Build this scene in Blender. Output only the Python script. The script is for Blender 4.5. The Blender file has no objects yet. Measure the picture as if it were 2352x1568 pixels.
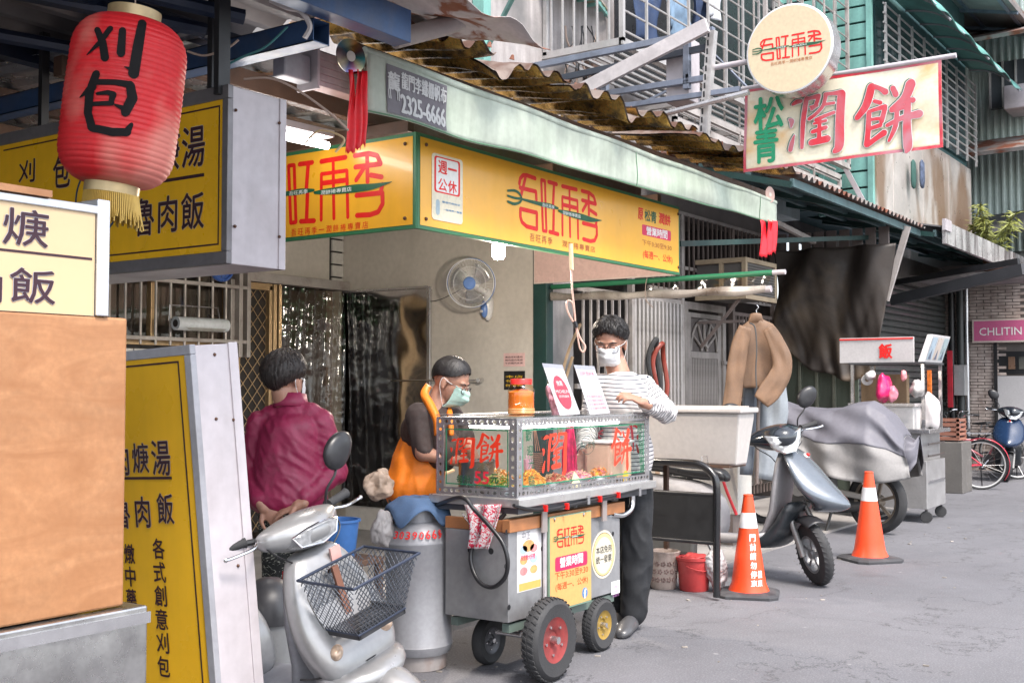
import bpy, bmesh, math, random
from mathutils import Vector, Matrix, noise
from math import sin, cos, pi, atan, atan2, sqrt, hypot
R = math.radians
S = bpy.context.scene
COL = S.collection
random.seed(7)
V = Vector
# ---------------------------------------------------------------- camera
HC = 1.36; FPX = 2638.0; CX, CY = 1176.0, 784.0
YAW = R(34.7); PITCH = atan(106/2638)
CAM = V((0, 0, HC))
FW = V((cos(YAW), sin(YAW), 0)); RT = V((sin(YAW), -cos(YAW), 0))
FW3 = FW*cos(PITCH) + V((0, 0, sin(PITCH))); UP3 = FW*(-sin(PITCH)) + V((0, 0, cos(PITCH)))
cd = bpy.data.cameras.new('camera'); cam = bpy.data.objects.new('camera', cd); COL.objects.link(cam)
cd.sensor_width = 36; cd.lens = FPX/2352*36; cd.clip_end = 400; cd.clip_start = .05
cam.location = CAM; cam.rotation_euler = (pi/2+PITCH, 0, YAW-pi/2)
S.camera = cam
# ---------------------------------------------------------------- light
w = bpy.data.worlds.new('World'); S.world = w; w.use_nodes = True
nt = w.node_tree; nt.nodes.clear()
sky = nt.nodes.new('ShaderNodeTexSky'); sky.sky_type = 'NISHITA'; sky.sun_disc = False
SUN_EL, SUN_AZ = R(58), R(205)
sky.sun_elevation = SUN_EL; sky.sun_rotation = SUN_AZ; sky.dust_density = 2.0; sky.air_density = 1.0; sky.ozone_density = 1.0
bg = nt.nodes.new('ShaderNodeBackground'); bg.inputs[1].default_value = .15
wo = nt.nodes.new('ShaderNodeOutputWorld')
hs = nt.nodes.new('ShaderNodeHueSaturation'); hs.inputs['Saturation'].default_value = .42; nt.links.new(sky.outputs[0], hs.inputs['Color']); nt.links.new(hs.outputs[0], bg.inputs[0]); nt.links.new(bg.outputs[0], wo.inputs[0])
sd = bpy.data.lights.new('sun', 'SUN'); sd.energy = 1.5; sd.angle = R(14); sd.color = (1, .92, .84)
so = bpy.data.objects.new('sun', sd); COL.objects.link(so)
# direction the light comes from (sky sun_rotation is measured from +Y towards +X)
sdir = V((sin(SUN_AZ)*cos(SUN_EL), cos(SUN_AZ)*cos(SUN_EL), sin(SUN_EL)))
so.rotation_euler = sdir.to_track_quat('Z', 'Y').to_euler(); so.location = (0, -5, 12)
S.view_settings.view_transform = 'Standard'; S.view_settings.look = 'None'
S.view_settings.exposure = 1.68; S.view_settings.gamma = 1; S.view_settings.use_curve_mapping = False
S.cycles.max_bounces = 7; S.cycles.transparent_max_bounces = 12; S.cycles.caustics_reflective = False
S.cycles.caustics_refractive = False; S.cycles.sample_clamp_indirect = 6
# ---------------------------------------------------------------- photo ray helpers (2352 x 1568 photo grid)
def ray(px, py): return FW3 + RT*((px-CX)/FPX) + UP3*((CY-py)/FPX)
def PYp(px, py, Y): d = ray(px, py); return CAM + d*(Y/d.y)
def PXp(px, py, X): d = ray(px, py); return CAM + d*(X/d.x)
def PZp(px, py, Z): d = ray(px, py); return CAM + d*((Z-HC)/d.z)
def PD(px, py, D): d = ray(px, py); return CAM + d*(D/d.dot(FW))
class Plane:
    def __init__(s, o, ux, uy=(0, 0, 1)):
        s.o = V(o); s.ux = V(ux).normalized(); s.uy = V(uy).normalized(); s.n = s.ux.cross(s.uy).normalized()
    def uv(s, px, py):
        d = ray(px, py); t = (s.o-CAM).dot(s.n)/d.dot(s.n); q = CAM + d*t - s.o
        return q.dot(s.ux), q.dot(s.uy)
    def w(s, u, v, l=0): return s.o + s.ux*u + s.uy*v + s.n*l
    def off(s, l): return Plane(s.o+s.n*l, s.ux, s.uy)
def YP(y): return Plane((0, y, 0), (1, 0, 0))
def XP(x): return Plane((x, 0, 0), (0, -1, 0))
# ---------------------------------------------------------------- mesh builder
ORG = {}
class MB:
    def __init__(s): s.v = []; s.f = []
    def add(s, vs, fs):
        n = len(s.v); s.v += [V(p) for p in vs]; s.f += [tuple(i+n for i in f) for f in fs]; return s
    def hexa(s, c):
        return s.add(c, [(0, 3, 2, 1), (4, 5, 6, 7), (0, 1, 5, 4), (1, 2, 6, 5), (2, 3, 7, 6), (3, 0, 4, 7)])
    def slab(s, P, u0, v0, u1, v1, l0, l1):
        if u0 > u1: u0, u1 = u1, u0
        if v0 > v1: v0, v1 = v1, v0
        return s.hexa([P.w(u0, v0, l0), P.w(u1, v0, l0), P.w(u1, v1, l0), P.w(u0, v1, l0),
                       P.w(u0, v0, l1), P.w(u1, v0, l1), P.w(u1, v1, l1), P.w(u0, v1, l1)])
    def box(s, x0, y0, z0, x1, y1, z1):
        return s.hexa([(x0, y0, z0), (x1, y0, z0), (x1, y1, z0), (x0, y1, z0), (x0, y0, z1), (x1, y0, z1), (x1, y1, z1), (x0, y1, z1)])
    def cbox(s, c, sx, sy, sz, rot=None):
        m = rot.to_3x3() if rot else Matrix.Identity(3); c = V(c)
        return s.hexa([c + m @ V((a*sx/2, b*sy/2, d*sz/2)) for d in (-1, 1) for a, b in ((-1, -1), (1, -1), (1, 1), (-1, 1))])
    def bar(s, p0, p1, w, h, up=(0, 0, 1)):
        p0, p1 = V(p0), V(p1); d = (p1-p0).normalized(); up = V(up)
        if abs(d.dot(up)) > .98: up = V((0, 1, 0)) if abs(d.y) < .9 else V((1, 0, 0))
        a = d.cross(up).normalized(); b = a.cross(d).normalized()
        c = []
        for p in (p0, p1):
            c += [p-a*w/2-b*h/2, p+a*w/2-b*h/2, p+a*w/2+b*h/2, p-a*w/2+b*h/2]
        return s.hexa(c)
    def tube(s, pts, r, n=8, cap=True, closed=False):
        pts = [V(p) for p in pts]; N = len(pts)
        rs = r if isinstance(r, (list, tuple)) else [r]*N
        t0 = (pts[1]-pts[0]).normalized(); a = t0.orthogonal().normalized(); base = len(s.v)
        for i, p in enumerate(pts):
            if closed: t = pts[(i+1) % N]-pts[i-1]
            else: t = pts[min(i+1, N-1)]-pts[max(i-1, 0)]
            if t.length < 1e-9: t = t0
            t = t.normalized(); a = (a - t*a.dot(t)); a = a.normalized() if a.length > 1e-6 else t.orthogonal().normalized()
            b = t.cross(a)
            for k in range(n):
                an = 2*pi*k/n; s.v.append(p + (a*cos(an)+b*sin(an))*rs[i])
        for i in range(N if closed else N-1):
            j = (i+1) % N
            for k in range(n):
                k2 = (k+1) % n
                s.f.append((base+i*n+k, base+i*n+k2, base+j*n+k2, base+j*n+k))
        if cap and not closed:
            s.f.append(tuple(base+k for k in range(n))[::-1]); s.f.append(tuple(base+(N-1)*n+k for k in range(n)))
        return s
    def cyl(s, p0, p1, r0, r1=None, n=16): return s.tube([p0, p1], [r0, r0 if r1 is None else r1], n)
    def lathe(s, prof, o=(0, 0, 0), axis=(0, 0, 1), n=24, wob=None, caps=True):
        ax = V(axis).normalized(); a = ax.orthogonal().normalized(); b = ax.cross(a); o = V(o); base = len(s.v); N = len(prof)
        for i, (r, z) in enumerate(prof):
            for k in range(n):
                an = 2*pi*k/n; rr = r*(1 if not wob else wob(i, an)); s.v.append(o + ax*z + (a*cos(an)+b*sin(an))*rr)
        for i in range(N-1):
            for k in range(n):
                k2 = (k+1) % n; s.f.append((base+i*n+k, base+i*n+k2, base+(i+1)*n+k2, base+(i+1)*n+k))
        if caps and prof[0][0] > 1e-4: s.f.append(tuple(base+k for k in range(n))[::-1])
        if caps and prof[-1][0] > 1e-4: s.f.append(tuple(base+(N-1)*n+k for k in range(n)))
        return s
    def ell(s, c, rad, rot=None, nu=20, nv=12):
        c = V(c); m = rot.to_3x3() if rot else Matrix.Identity(3); base = len(s.v)
        if not isinstance(rad, (list, tuple)): rad = (rad,)*3
        s.v.append(c + m @ V((0, 0, -rad[2])))
        for j in range(1, nv):
            th = -pi/2+pi*j/nv
            for k in range(nu):
                an = 2*pi*k/nu; s.v.append(c + m @ V((rad[0]*cos(th)*cos(an), rad[1]*cos(th)*sin(an), rad[2]*sin(th))))
        s.v.append(c + m @ V((0, 0, rad[2]))); top = len(s.v)-1
        for k in range(nu):
            k2 = (k+1) % nu
            s.f.append((base, base+1+k2, base+1+k))
            for j in range(nv-2):
                q = base+1+j*nu; s.f.append((q+k, q+k2, q+nu+k2, q+nu+k))
            q = base+1+(nv-2)*nu; s.f.append((q+k, q+k2, top))
        return s
    def prism(s, P, pts, l0, l1):
        n = len(pts); ar = sum(pts[i][0]*pts[(i+1) % n][1]-pts[(i+1) % n][0]*pts[i][1] for i in range(n))
        if ar < 0: pts = pts[::-1]
        b = len(s.v)
        for l in (l0, l1): s.v += [P.w(p[0], p[1], l) for p in pts]
        s.f.append(tuple(b+i for i in range(n))[::-1]); s.f.append(tuple(b+n+i for i in range(n)))
        for i in range(n):
            j = (i+1) % n; s.f.append((b+i, b+j, b+n+j, b+n+i))
        return s
    def grid(s, fn, nu, nv):
        b = len(s.v)
        for j in range(nv+1):
            for i in range(nu+1): s.v.append(V(fn(i/nu, j/nv)))
        for j in range(nv):
            for i in range(nu):
                q = b+j*(nu+1)+i; s.f.append((q, q+1, q+nu+2, q+nu+1))
        return s
    def loft(s, rings, cap=True, closed=True):
        b = len(s.v); n = len(rings[0])
        for r in rings: s.v += [V(p) for p in r]
        for i in range(len(rings)-1):
            for k in range(n if closed else n-1):
                k2 = (k+1) % n; s.f.append((b+i*n+k, b+i*n+k2, b+(i+1)*n+k2, b+(i+1)*n+k))
        if cap and closed:
            s.f.append(tuple(b+k for k in range(n))[::-1]); s.f.append(tuple(b+(len(rings)-1)*n+k for k in range(n)))
        return s
    def stroke(s, P, pts, lift, k=1.0, th=0.0):
        # a flat brush stroke: pts = (u, v, width); every stroke has its own lift
        pts = smooth_pts(pts); L = []; Rr = []; N = len(pts)
        for i, (u, v, wd) in enumerate(pts):
            a = pts[max(0, i-1)]; c = pts[min(N-1, i+1)]
            dx, dy = c[0]-a[0], c[1]-a[1]; d = hypot(dx, dy) or 1; nx, ny = -dy/d, dx/d; h = wd*k/2
            L.append((u+nx*h, v+ny*h)); Rr.append((u-nx*h, v-ny*h))
        def capp(q, p, wd):
            dx, dy = q[0]-p[0], q[1]-p[1]; a0 = atan2(dy, dx); h = wd*k/2
            return [(q[0]+cos(a0+t)*h*.9, q[1]+sin(a0+t)*h*.9) for t in (-1.1, -.55, 0, .55, 1.1)]
        b = len(s.v)
        for a, c in zip(L, Rr): s.v += [P.w(a[0], a[1], lift), P.w(c[0], c[1], lift)]
        for i in range(N-1): s.f.append((b+2*i, b+2*i+1, b+2*i+3, b+2*i+2))
        for e, f_, idx in ((pts[-1], pts[-2], N-1), (pts[0], pts[1], 0)):
            cp = capp(e, f_, e[2]); bb = len(s.v); s.v += [P.w(c[0], c[1], lift) for c in cp]
            if idx: s.f.append((b+2*idx+1,)+tuple(bb+i for i in range(5))+(b+2*idx,))
            else: s.f.append((b,)+tuple(bb+i for i in range(5))+(b+1,))
        return s
    def build(s, name, mat, parent=None, smooth=False, bevel=0, kind=None, label=None, solid=0, cat=None, group=None, subd=0):
        me = bpy.data.meshes.new(name)
        if parent is not None: o0 = ORG.get(parent.name, V((0, 0, 0)))
        else:
            xs = [p.x for p in s.v]; ys = [p.y for p in s.v]; zs = [p.z for p in s.v]
            o0 = V(((min(xs)+max(xs))/2, (min(ys)+max(ys))/2, min(zs))) if kind != 'structure' else V((0, 0, 0))
        me.from_pydata([tuple(p-o0) for p in s.v], [], s.f); me.validate(clean_customdata=False)
        ms = mat if isinstance(mat, (list, tuple)) else [mat]
        for m in ms: me.materials.append(m)
        if smooth:
            for p in me.polygons: p.use_smooth = True
            if smooth != 'all':
                try: me.set_sharp_from_angle(angle=R(40))
                except Exception: pass
        o = bpy.data.objects.new(name, me); COL.objects.link(o)
        ORG[o.name] = o0
        if parent is not None: o.parent = parent
        else: o.location = o0
        if solid:
            m = o.modifiers.new('thickness', 'SOLIDIFY'); m.thickness = solid; m.offset = 0
        if subd:
            m = o.modifiers.new('smooth', 'SUBSURF'); m.levels = m.render_levels = subd
        if bevel:
            m = o.modifiers.new('bevel', 'BEVEL'); m.width = bevel; m.segments = 2; m.limit_method = 'ANGLE'; m.angle_limit = R(35)
        if kind: o['kind'] = kind
        if label: o['label'] = label
        if cat: o['category'] = cat
        if group: o['group'] = group
        return o
def smooth_pts(pts):
    if len(pts) < 3: return pts
    out = []
    P = [pts[0]]+list(pts)+[pts[-1]]
    for i in range(1, len(P)-2):
        for k in range(4):
            t = k/4; a = []
            for c in range(3):
                p0, p1, p2, p3 = P[i-1][c], P[i][c], P[i+1][c], P[i+2][c]
                a.append(.5*(2*p1+(p2-p0)*t+(2*p0-5*p1+4*p2-p3)*t*t+(3*p1-p0-3*p2+p3)*t**3))
            out.append(tuple(a))
    out.append(tuple(pts[-1])); return out
def curve3(pts, n=6):
    P = [V(p) for p in pts]; P = [P[0]]+P+[P[-1]]; out = []
    for i in range(1, len(P)-2):
        for k in range(n):
            t = k/n; p0, p1, p2, p3 = P[i-1:i+3]
            out.append(.5*(2*p1+(p2-p0)*t+(2*p0-5*p1+4*p2-p3)*t*t+(3*p1-p0-3*p2+p3)*t**3))
    out.append(P[-1]); return out
def thing(name, label, cat, loc=(0, 0, 0), group=None):
    o = bpy.data.objects.new(name, None); COL.objects.link(o); o.location = loc; o.empty_display_size = .1
    ORG[o.name] = V(loc); o['label'] = label; o['category'] = cat
    if group: o['group'] = group
    return o
def dup(o, parent=None, loc=None, rotz=None, label=None):
    c = o.copy(); COL.objects.link(c)
    if parent is not None: c.parent = parent
    if loc is not None: c.location = loc
    if rotz is not None: c.rotation_euler.z = rotz
    if label: c['label'] = label
    for ch in list(o.children): dup(ch, c)
    return c
def clone(o, d):
    # another alike piece of the same part, shifted by d
    c = o.copy(); COL.objects.link(c); c.location = V(o.location)+V(d); return c
def series(mb, name, mat, parent, n, d, **k):
    o = mb.build(name, mat, parent, **k); d = V(d); base = V(o.location)
    for i in range(1, n):
        c = o.copy(); COL.objects.link(c); c.location = base+d*i
    return o
# ---------------------------------------------------------------- lettering
_gl = {}
def glyph(s, bold):
    k = (s, bold)
    if k not in _gl:
        c = bpy.data.curves.new('t', 'FONT'); c.body = s; c.resolution_u = 2; c.offset = bold
        o = bpy.data.objects.new('t', c); COL.objects.link(o)
        dg = bpy.context.evaluated_depsgraph_get(); m = bpy.data.meshes.new_from_object(o.evaluated_get(dg))
        vs = [(p.co.x, p.co.y) for p in m.vertices]; fs = [tuple(p.vertices) for p in m.polygons]
        bpy.data.objects.remove(o); bpy.data.curves.remove(c); bpy.data.meshes.remove(m)
        _gl[k] = (vs, fs)
    return _gl[k]
def put_text(mb, P, s, u0, v1, u1, v0, lift=.002, bold=.0, shear=0, wob=0):
    vs, fs = glyph(s, 0)
    x0 = min(v[0] for v in vs); x1 = max(v[0] for v in vs); y0 = min(v[1] for v in vs); y1 = max(v[1] for v in vs)
    if y1-y0 < .25: y0, y1 = y0-.3, y1+.3
    dl = bold*.85*abs(v1-v0)
    for j, (ox, oy) in enumerate(((0, 0),) if bold <= 0 else ((-1, 0), (1, 0), (0, 1), (0, -1))):
        out = []
        for x, y in vs:
            a = (x-x0)/(x1-x0); b = (y-y0)/(y1-y0)
            if wob:
                a += wob*noise.noise(V((x*2.3, y*2.3, len(s)))); b += wob*noise.noise(V((x*2.3+9, y*2.3, 3)))
            out.append(P.w(u0+(u1-u0)*(a+shear*(b-.5))+ox*dl, v0+(v1-v0)*b+oy*dl, lift+j*2e-5))
        mb.add(out, fs)
def text_px(mb, P, s, x0, y0, x1, y1, lift=.002, bold=.012, vertical=False, wob=0, sep=None, shear=0):
    # x0,y0 = top-left and x1,y1 = bottom-right of the writing in the photo
    a = P.uv(x0, y0); b = P.uv(x1, y1)
    if vertical:
        n = len(s); h = (a[1]-b[1])/n
        for i, ch in enumerate(s): put_text(mb, P, ch, a[0], a[1]-i*h-h*.06, b[0], a[1]-(i+1)*h+h*.06, lift, bold, wob=wob)
    elif sep:
        n = len(s); wd = (b[0]-a[0])/n
        for i, ch in enumerate(s):
            if ch != ' ': put_text(mb, P, ch, a[0]+i*wd+wd*sep, a[1], a[0]+(i+1)*wd-wd*sep, b[1], lift, bold, wob=wob)
    else: put_text(mb, P, s, a[0], a[1], b[0], b[1], lift, bold, wob=wob, shear=shear)
# ---------------------------------------------------------------- materials
_m = {}
def mat(name, col=(.5, .5, .5), rough=.5, metal=0, var=.12, vs=2.5, bump=0, bs=80, dirt=0, ds=1.2, dcol=(.05, .045, .04), coat=0,
        emis=0, streak=0, fine=.06, ecol=None, spec=.5, sub=0, wob=0, ws=2.):
    if name in _m: return _m[name]
    m = bpy.data.materials.new(name); _m[name] = m; m.use_nodes = True; t = m.node_tree; b = t.nodes['Principled BSDF']
    N = t.nodes.new; L = t.links.new
    b.inputs['Roughness'].default_value = rough; b.inputs['Metallic'].default_value = metal
    b.inputs['Specular IOR Level'].default_value = spec
    if coat: b.inputs['Coat Weight'].default_value = coat; b.inputs['Coat Roughness'].default_value = .08
    if sub: b.inputs['Subsurface Weight'].default_value = sub; b.inputs['Subsurface Radius'].default_value = (.02, .008, .005)
    if emis:
        b.inputs['Emission Color'].default_value = (*(ecol or col), 1); b.inputs['Emission Strength'].default_value = emis
    tc = N('ShaderNodeTexCoord'); pos = tc.outputs['Object']
    def nz(scale, det=4, vec=None, dis=0):
        n = N('ShaderNodeTexNoise'); n.inputs['Scale'].default_value = scale; n.inputs['Detail'].default_value = det
        n.inputs['Distortion'].default_value = dis; L(vec or pos, n.inputs['Vector']); return n.outputs['Fac']
    def rng(f, a, c, lo, hi):
        r = N('ShaderNodeMapRange'); r.inputs[1].default_value = a; r.inputs[2].default_value = c
        r.inputs[3].default_value = lo; r.inputs[4].default_value = hi; L(f, r.inputs[0]); return r.outputs[0]
    def mul(x, y):
        n = N('ShaderNodeMath'); n.operation = 'MULTIPLY'; L(x, n.inputs[0])
        if hasattr(y, 'type'): L(y, n.inputs[1])
        else: n.inputs[1].default_value = y
        return n.outputs[0]
    f = mul(rng(nz(vs), .3, .7, 1-var, 1+var), rng(nz(vs*17, 3), .3, .7, 1-fine, 1+fine))
    if streak:
        mp = N('ShaderNodeMapping'); mp.inputs['Scale'].default_value = (9, 9, .7); L(pos, mp.inputs[0])
        f = mul(f, rng(nz(1.5, 5, mp.outputs[0]), .35, .7, 1, 1-streak))
    mx = N('ShaderNodeVectorMath'); mx.operation = 'SCALE'; mx.inputs[0].default_value = col; L(f, mx.inputs['Scale']); out = mx.outputs[0]
    if dirt:
        d = N('ShaderNodeMix'); d.data_type = 'RGBA'; L(rng(nz(ds, 9, dis=.4), .48, .72, 0, dirt), d.inputs[0])
        L(out, d.inputs[6]); d.inputs[7].default_value = (*dcol, 1); out = d.outputs[2]
    L(out, b.inputs['Base Color'])
    L(rng(nz(vs*4, 5), .3, .7, max(.02, rough*.8), min(1, rough*1.2)), b.inputs['Roughness'])
    if bump or wob:
        bp = N('ShaderNodeBump'); bp.inputs['Strength'].default_value = bump or wob; bp.inputs['Distance'].default_value = .004 if bump else .05
        L(nz(bs if bump else ws, 4 if bump else 1), bp.inputs['Height']); L(bp.outputs[0], b.inputs['Normal'])
    m['_n'] = 1
    return m
def stripes(name, c1, c2, scale, axis=2, ratio=.5, rough=.7, **k):
    m = mat(name, c1, rough, **k); t = m.node_tree; b = t.nodes['Principled BSDF']; N = t.nodes.new; L = t.links.new
    tc = N('ShaderNodeTexCoord'); sp = N('ShaderNodeSeparateXYZ'); L(tc.outputs['Object'], sp.inputs[0])
    a = N('ShaderNodeMath'); a.operation = 'MULTIPLY'; a.inputs[1].default_value = scale; L(sp.outputs[axis], a.inputs[0])
    fr = N('ShaderNodeMath'); fr.operation = 'FRACT'; L(a.outputs[0], fr.inputs[0])
    lt = N('ShaderNodeMath'); lt.operation = 'LESS_THAN'; lt.inputs[1].default_value = ratio; L(fr.outputs[0], lt.inputs[0])
    mx = N('ShaderNodeMix'); mx.data_type = 'RGBA'; L(lt.outputs[0], mx.inputs[0])
    src = b.inputs['Base Color'].links[0].from_socket; L(src, mx.inputs[6]); mx.inputs[7].default_value = (*c2, 1)
    L(mx.outputs[2], b.inputs['Base Color']); return m
def blend2(name, c1, c2, scale, lo, hi, rough=.6, metal=0, dis=0, zs=1, **k):
    # two colours mixed by a noise of their own (rust on paint, patterned cloth)
    m = mat(name, c1, rough, metal, **k); t = m.node_tree; b = t.nodes['Principled BSDF']; N = t.nodes.new; L = t.links.new
    tc = N('ShaderNodeTexCoord'); mp = N('ShaderNodeMapping'); mp.inputs['Scale'].default_value = (1, 1, zs); L(tc.outputs['Object'], mp.inputs[0])
    n = N('ShaderNodeTexNoise'); n.inputs['Scale'].default_value = scale; n.inputs['Detail'].default_value = 7; n.inputs['Distortion'].default_value = dis
    L(mp.outputs[0], n.inputs['Vector'])
    r = N('ShaderNodeMapRange'); r.inputs[1].default_value = lo; r.inputs[2].default_value = hi; L(n.outputs['Fac'], r.inputs[0])
    mx = N('ShaderNodeMix'); mx.data_type = 'RGBA'; L(r.outputs[0], mx.inputs[0])
    L(b.inputs['Base Color'].links[0].from_socket, mx.inputs[6]); mx.inputs[7].default_value = (*c2, 1); L(mx.outputs[2], b.inputs['Base Color'])
    return m
def glassy(name, tint=(1, 1, 1), ior=1.35, rough=.03, base=.04, wob=0, sheet=False):
    if name in _m: return _m[name]
    m = bpy.data.materials.new(name); _m[name] = m; m.use_nodes = True; t = m.node_tree; t.nodes.clear(); N = t.nodes.new; L = t.links.new
    o = N('ShaderNodeOutputMaterial'); mx = N('ShaderNodeMixShader'); tr = N('ShaderNodeBsdfTransparent'); gl = N('ShaderNodeBsdfGlossy')
    tr.inputs[0].default_value = (*tint, 1); gl.inputs['Roughness'].default_value = rough
    if sheet:
        lw = N('ShaderNodeLayerWeight'); lw.inputs[0].default_value = .5; fr = N('ShaderNodeMath'); fr.operation = 'POWER'; fr.inputs[1].default_value = 3.2; L(lw.outputs['Facing'], fr.inputs[0])
    else:
        fr = N('ShaderNodeFresnel'); fr.inputs[0].default_value = ior
    ad = N('ShaderNodeMath'); ad.operation = 'ADD'; ad.inputs[1].default_value = base; ad.use_clamp = True
    if wob:
        tc = N('ShaderNodeTexCoord'); n = N('ShaderNodeTexNoise'); n.inputs['Scale'].default_value = 5; L(tc.outputs['Object'], n.inputs[0])
        bp = N('ShaderNodeBump'); bp.inputs['Strength'].default_value = wob; bp.inputs['Distance'].default_value = .05
        L(n.outputs['Fac'], bp.inputs['Height']); L(bp.outputs[0], gl.inputs['Normal']); L(bp.outputs[0], (lw if sheet else fr).inputs['Normal'])
    ge = N('ShaderNodeNewGeometry'); iv = N('ShaderNodeMath'); iv.operation = 'SUBTRACT'; iv.inputs[0].default_value = 1; L(ge.outputs['Backfacing'], iv.inputs[1])
    ml = N('ShaderNodeMath'); ml.operation = 'MULTIPLY'; iv.inputs[0].default_value = 1; L(fr.outputs[0], ad.inputs[0]); L(ad.outputs[0], ml.inputs[0]); L(iv.outputs[0], ml.inputs[1]) if not sheet else setattr(ml.inputs[1], 'default_value', 1); L(ml.outputs[0], mx.inputs[0]); L(tr.outputs[0], mx.inputs[1]); L(gl.outputs[0], mx.inputs[2]); L(mx.outputs[0], o.inputs[0])
    return m
# palette
GAL = mat('galvanised_steel', (.48, .48, .5), .38, .75, var=.2, vs=3, dirt=.35, ds=2.5, dcol=(.16, .13, .12))
STEEL = mat('stainless_steel', (.62, .61, .62), .25, .9, var=.1, bump=0)
BRUSH = mat('worn_steel_sheet', (.5, .5, .51), .42, .7, var=.14, vs=4, dirt=.25, ds=3, wob=.35, ws=3)
GREYMET = mat('grey_painted_metal', (.36, .36, .39), .5, .2, dirt=.3, ds=3)
WHITEMET = mat('off_white_metal', (.52, .48, .505), .4, .05, var=.06, vs=1.2, dirt=.3, ds=3.5, dcol=(.25, .2, .2), streak=.1)
BLACK = mat('black_paint', (.018, .018, .02), .4, var=.3)
RUBBER = mat('tyre_rubber', (.035, .035, .037), .78, var=.2, bump=.3, bs=150)
BLKPL = mat('black_plastic', (.02, .02, .023), .38, var=.2, dirt=.2, ds=6, dcol=(.12, .12, .12))
CHROME = mat('chrome', (.75, .75, .76), .14, 1, var=.05)
GLASS = glassy('pane_glass', (.97, .99, .98), 1.4, .02, .03)
CLEAR = glassy('clear_plastic_sheet', (.82, .79, .74), 1.35, .10, .05, wob=.5, sheet=True)
MAROON = mat('dark_lettering_ink', (.035, .008, .018), .5, var=.1)
RED = mat('red_lettering_paint', (.72, .012, .01), .5, var=.06)
LGREEN = mat('green_lettering_paint', (.012, .10, .045), .5, var=.06)
YEL = mat('yellow_sign_acrylic', (.90, .50, .02), .3, var=.07, vs=1.2, fine=.02, streak=.08, dirt=.12, ds=3, dcol=(.4, .2, .03), coat=.15)
YEL2 = mat('yellow_sign_print', (.86, .43, .03), .33, var=.06, vs=1, fine=.02, streak=.05, dirt=.10, ds=2.5, dcol=(.5, .25, .05), coat=.2)
CREAM = mat('cream_sign_acrylic', (.62, .45, .26), .35, var=.04, vs=1, fine=.02, coat=.15)
GREENEDGE = mat('green_sign_edge', (.035, .16, .07), .45, var=.1)
# ================================================================ SETTING: ground
def asphalt():
    m = mat('asphalt', (.135, .135, .15), .82, var=.14, vs=.5, bump=.5, bs=170, dirt=.2, ds=.7, dcol=(.06, .058, .06), fine=.05)
    t = m.node_tree; b = t.nodes['Principled BSDF']; N = t.nodes.new; L = t.links.new
    tc = N('ShaderNodeTexCoord')
    def layer(scale, lo, hi, col, det=2, amount=1):
        n = N('ShaderNodeTexNoise'); n.inputs['Scale'].default_value = scale; n.inputs['Detail'].default_value = det; L(tc.outputs['Object'], n.inputs[0])
        r = N('ShaderNodeMapRange'); r.inputs[1].default_value = lo; r.inputs[2].default_value = hi; r.inputs[4].default_value = amount; L(n.outputs['Fac'], r.inputs[0])
        x = N('ShaderNodeMix'); x.data_type = 'RGBA'; L(r.outputs[0], x.inputs[0]); L(b.inputs['Base Color'].links[0].from_socket, x.inputs[6])
        x.inputs[7].default_value = (*col, 1); L(x.outputs[2], b.inputs['Base Color'])
    layer(95, .50, .72, (.27, .27, .28), 3, .55); layer(120, .52, .70, (.06, .06, .065), 3, .45)      # pale stone chips
    layer(7, .70, .76, (.42, .40, .40), 8, .6)        # paint and plaster crumbs
    layer(1.1, .56, .85, (.17, .165, .17), 5, .15)     # worn lighter patches
    layer(1.7, .64, .76, (.05, .05, .052), 5, .35)    # oil stains
    n = N('ShaderNodeTexNoise'); n.inputs['Scale'].default_value = .55; n.inputs['Detail'].default_value = 9; n.inputs['Roughness'].default_value = .62; L(tc.outputs['Object'], n.inputs[0])
    a = N('ShaderNodeMath'); a.operation = 'SUBTRACT'; a.inputs[1].default_value = .5; L(n.outputs['Fac'], a.inputs[0]); b2 = N('ShaderNodeMath'); b2.operation = 'ABSOLUTE'; L(a.outputs[0], b2.inputs[0])
    r = N('ShaderNodeMapRange'); r.inputs[1].default_value = .0; r.inputs[2].default_value = .0035; r.inputs[3].default_value = .75; r.inputs[4].default_value = 0; L(b2.outputs[0], r.inputs[0])
    x = N('ShaderNodeMix'); x.data_type = 'RGBA'; L(r.outputs[0], x.inputs[0]); L(b.inputs['Base Color'].links[0].from_socket, x.inputs[6]); x.inputs[7].default_value = (.035, .035, .035, 1); L(x.outputs[2], b.inputs['Base Color'])
    return m
ASPH = asphalt()
mb = MB(); mb.grid(lambda a, b: (-60+160*a, -80+160*b, 0), 8, 8); mb.build('ground', ASPH, kind='structure')
CONC = mat('floor_concrete', (.30, .28, .265), .75, var=.18, vs=2, bump=.2, bs=60, dirt=.5, ds=1.6)
mb = MB(); rn = random.Random(12)
for k in range(130):
    x = rn.uniform(3, 14); y = rn.uniform(-.5, 3.9) if rn.random() < .5 else rn.uniform(2.4, 3.9); s_ = rn.choice((.004, .006, .008, .014)); a = rn.uniform(0, 3.1)
    mb.cbox((x, y, s_*.2+.001), s_*2, s_, s_*.4, Matrix.Rotation(a, 4, 'Z'))
mb.build('ground_litter', mat('pale_crumbs', (.30, .27, .24), .9, var=.6, vs=9), kind='stuff', label='tiny crumbs and grit scattered on the asphalt', cat='litter')
mb = MB(); mb.box(-4, 3.98, -.2, 9, 7.62, .03); mb.build('arcade_floor', CONC, kind='structure')
mb = MB(); mb.box(5.9, 3.72, -.2, 13.6, 5.45, .02); mb.build('house_forecourt', CONC, kind='structure')
WHTILE = mat('white_glazed_tile', (.62, .60, .57), .2, var=.06, dirt=.2, ds=5)
GROUT = mat('dark_grout', (.03, .028, .028), .8)
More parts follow.
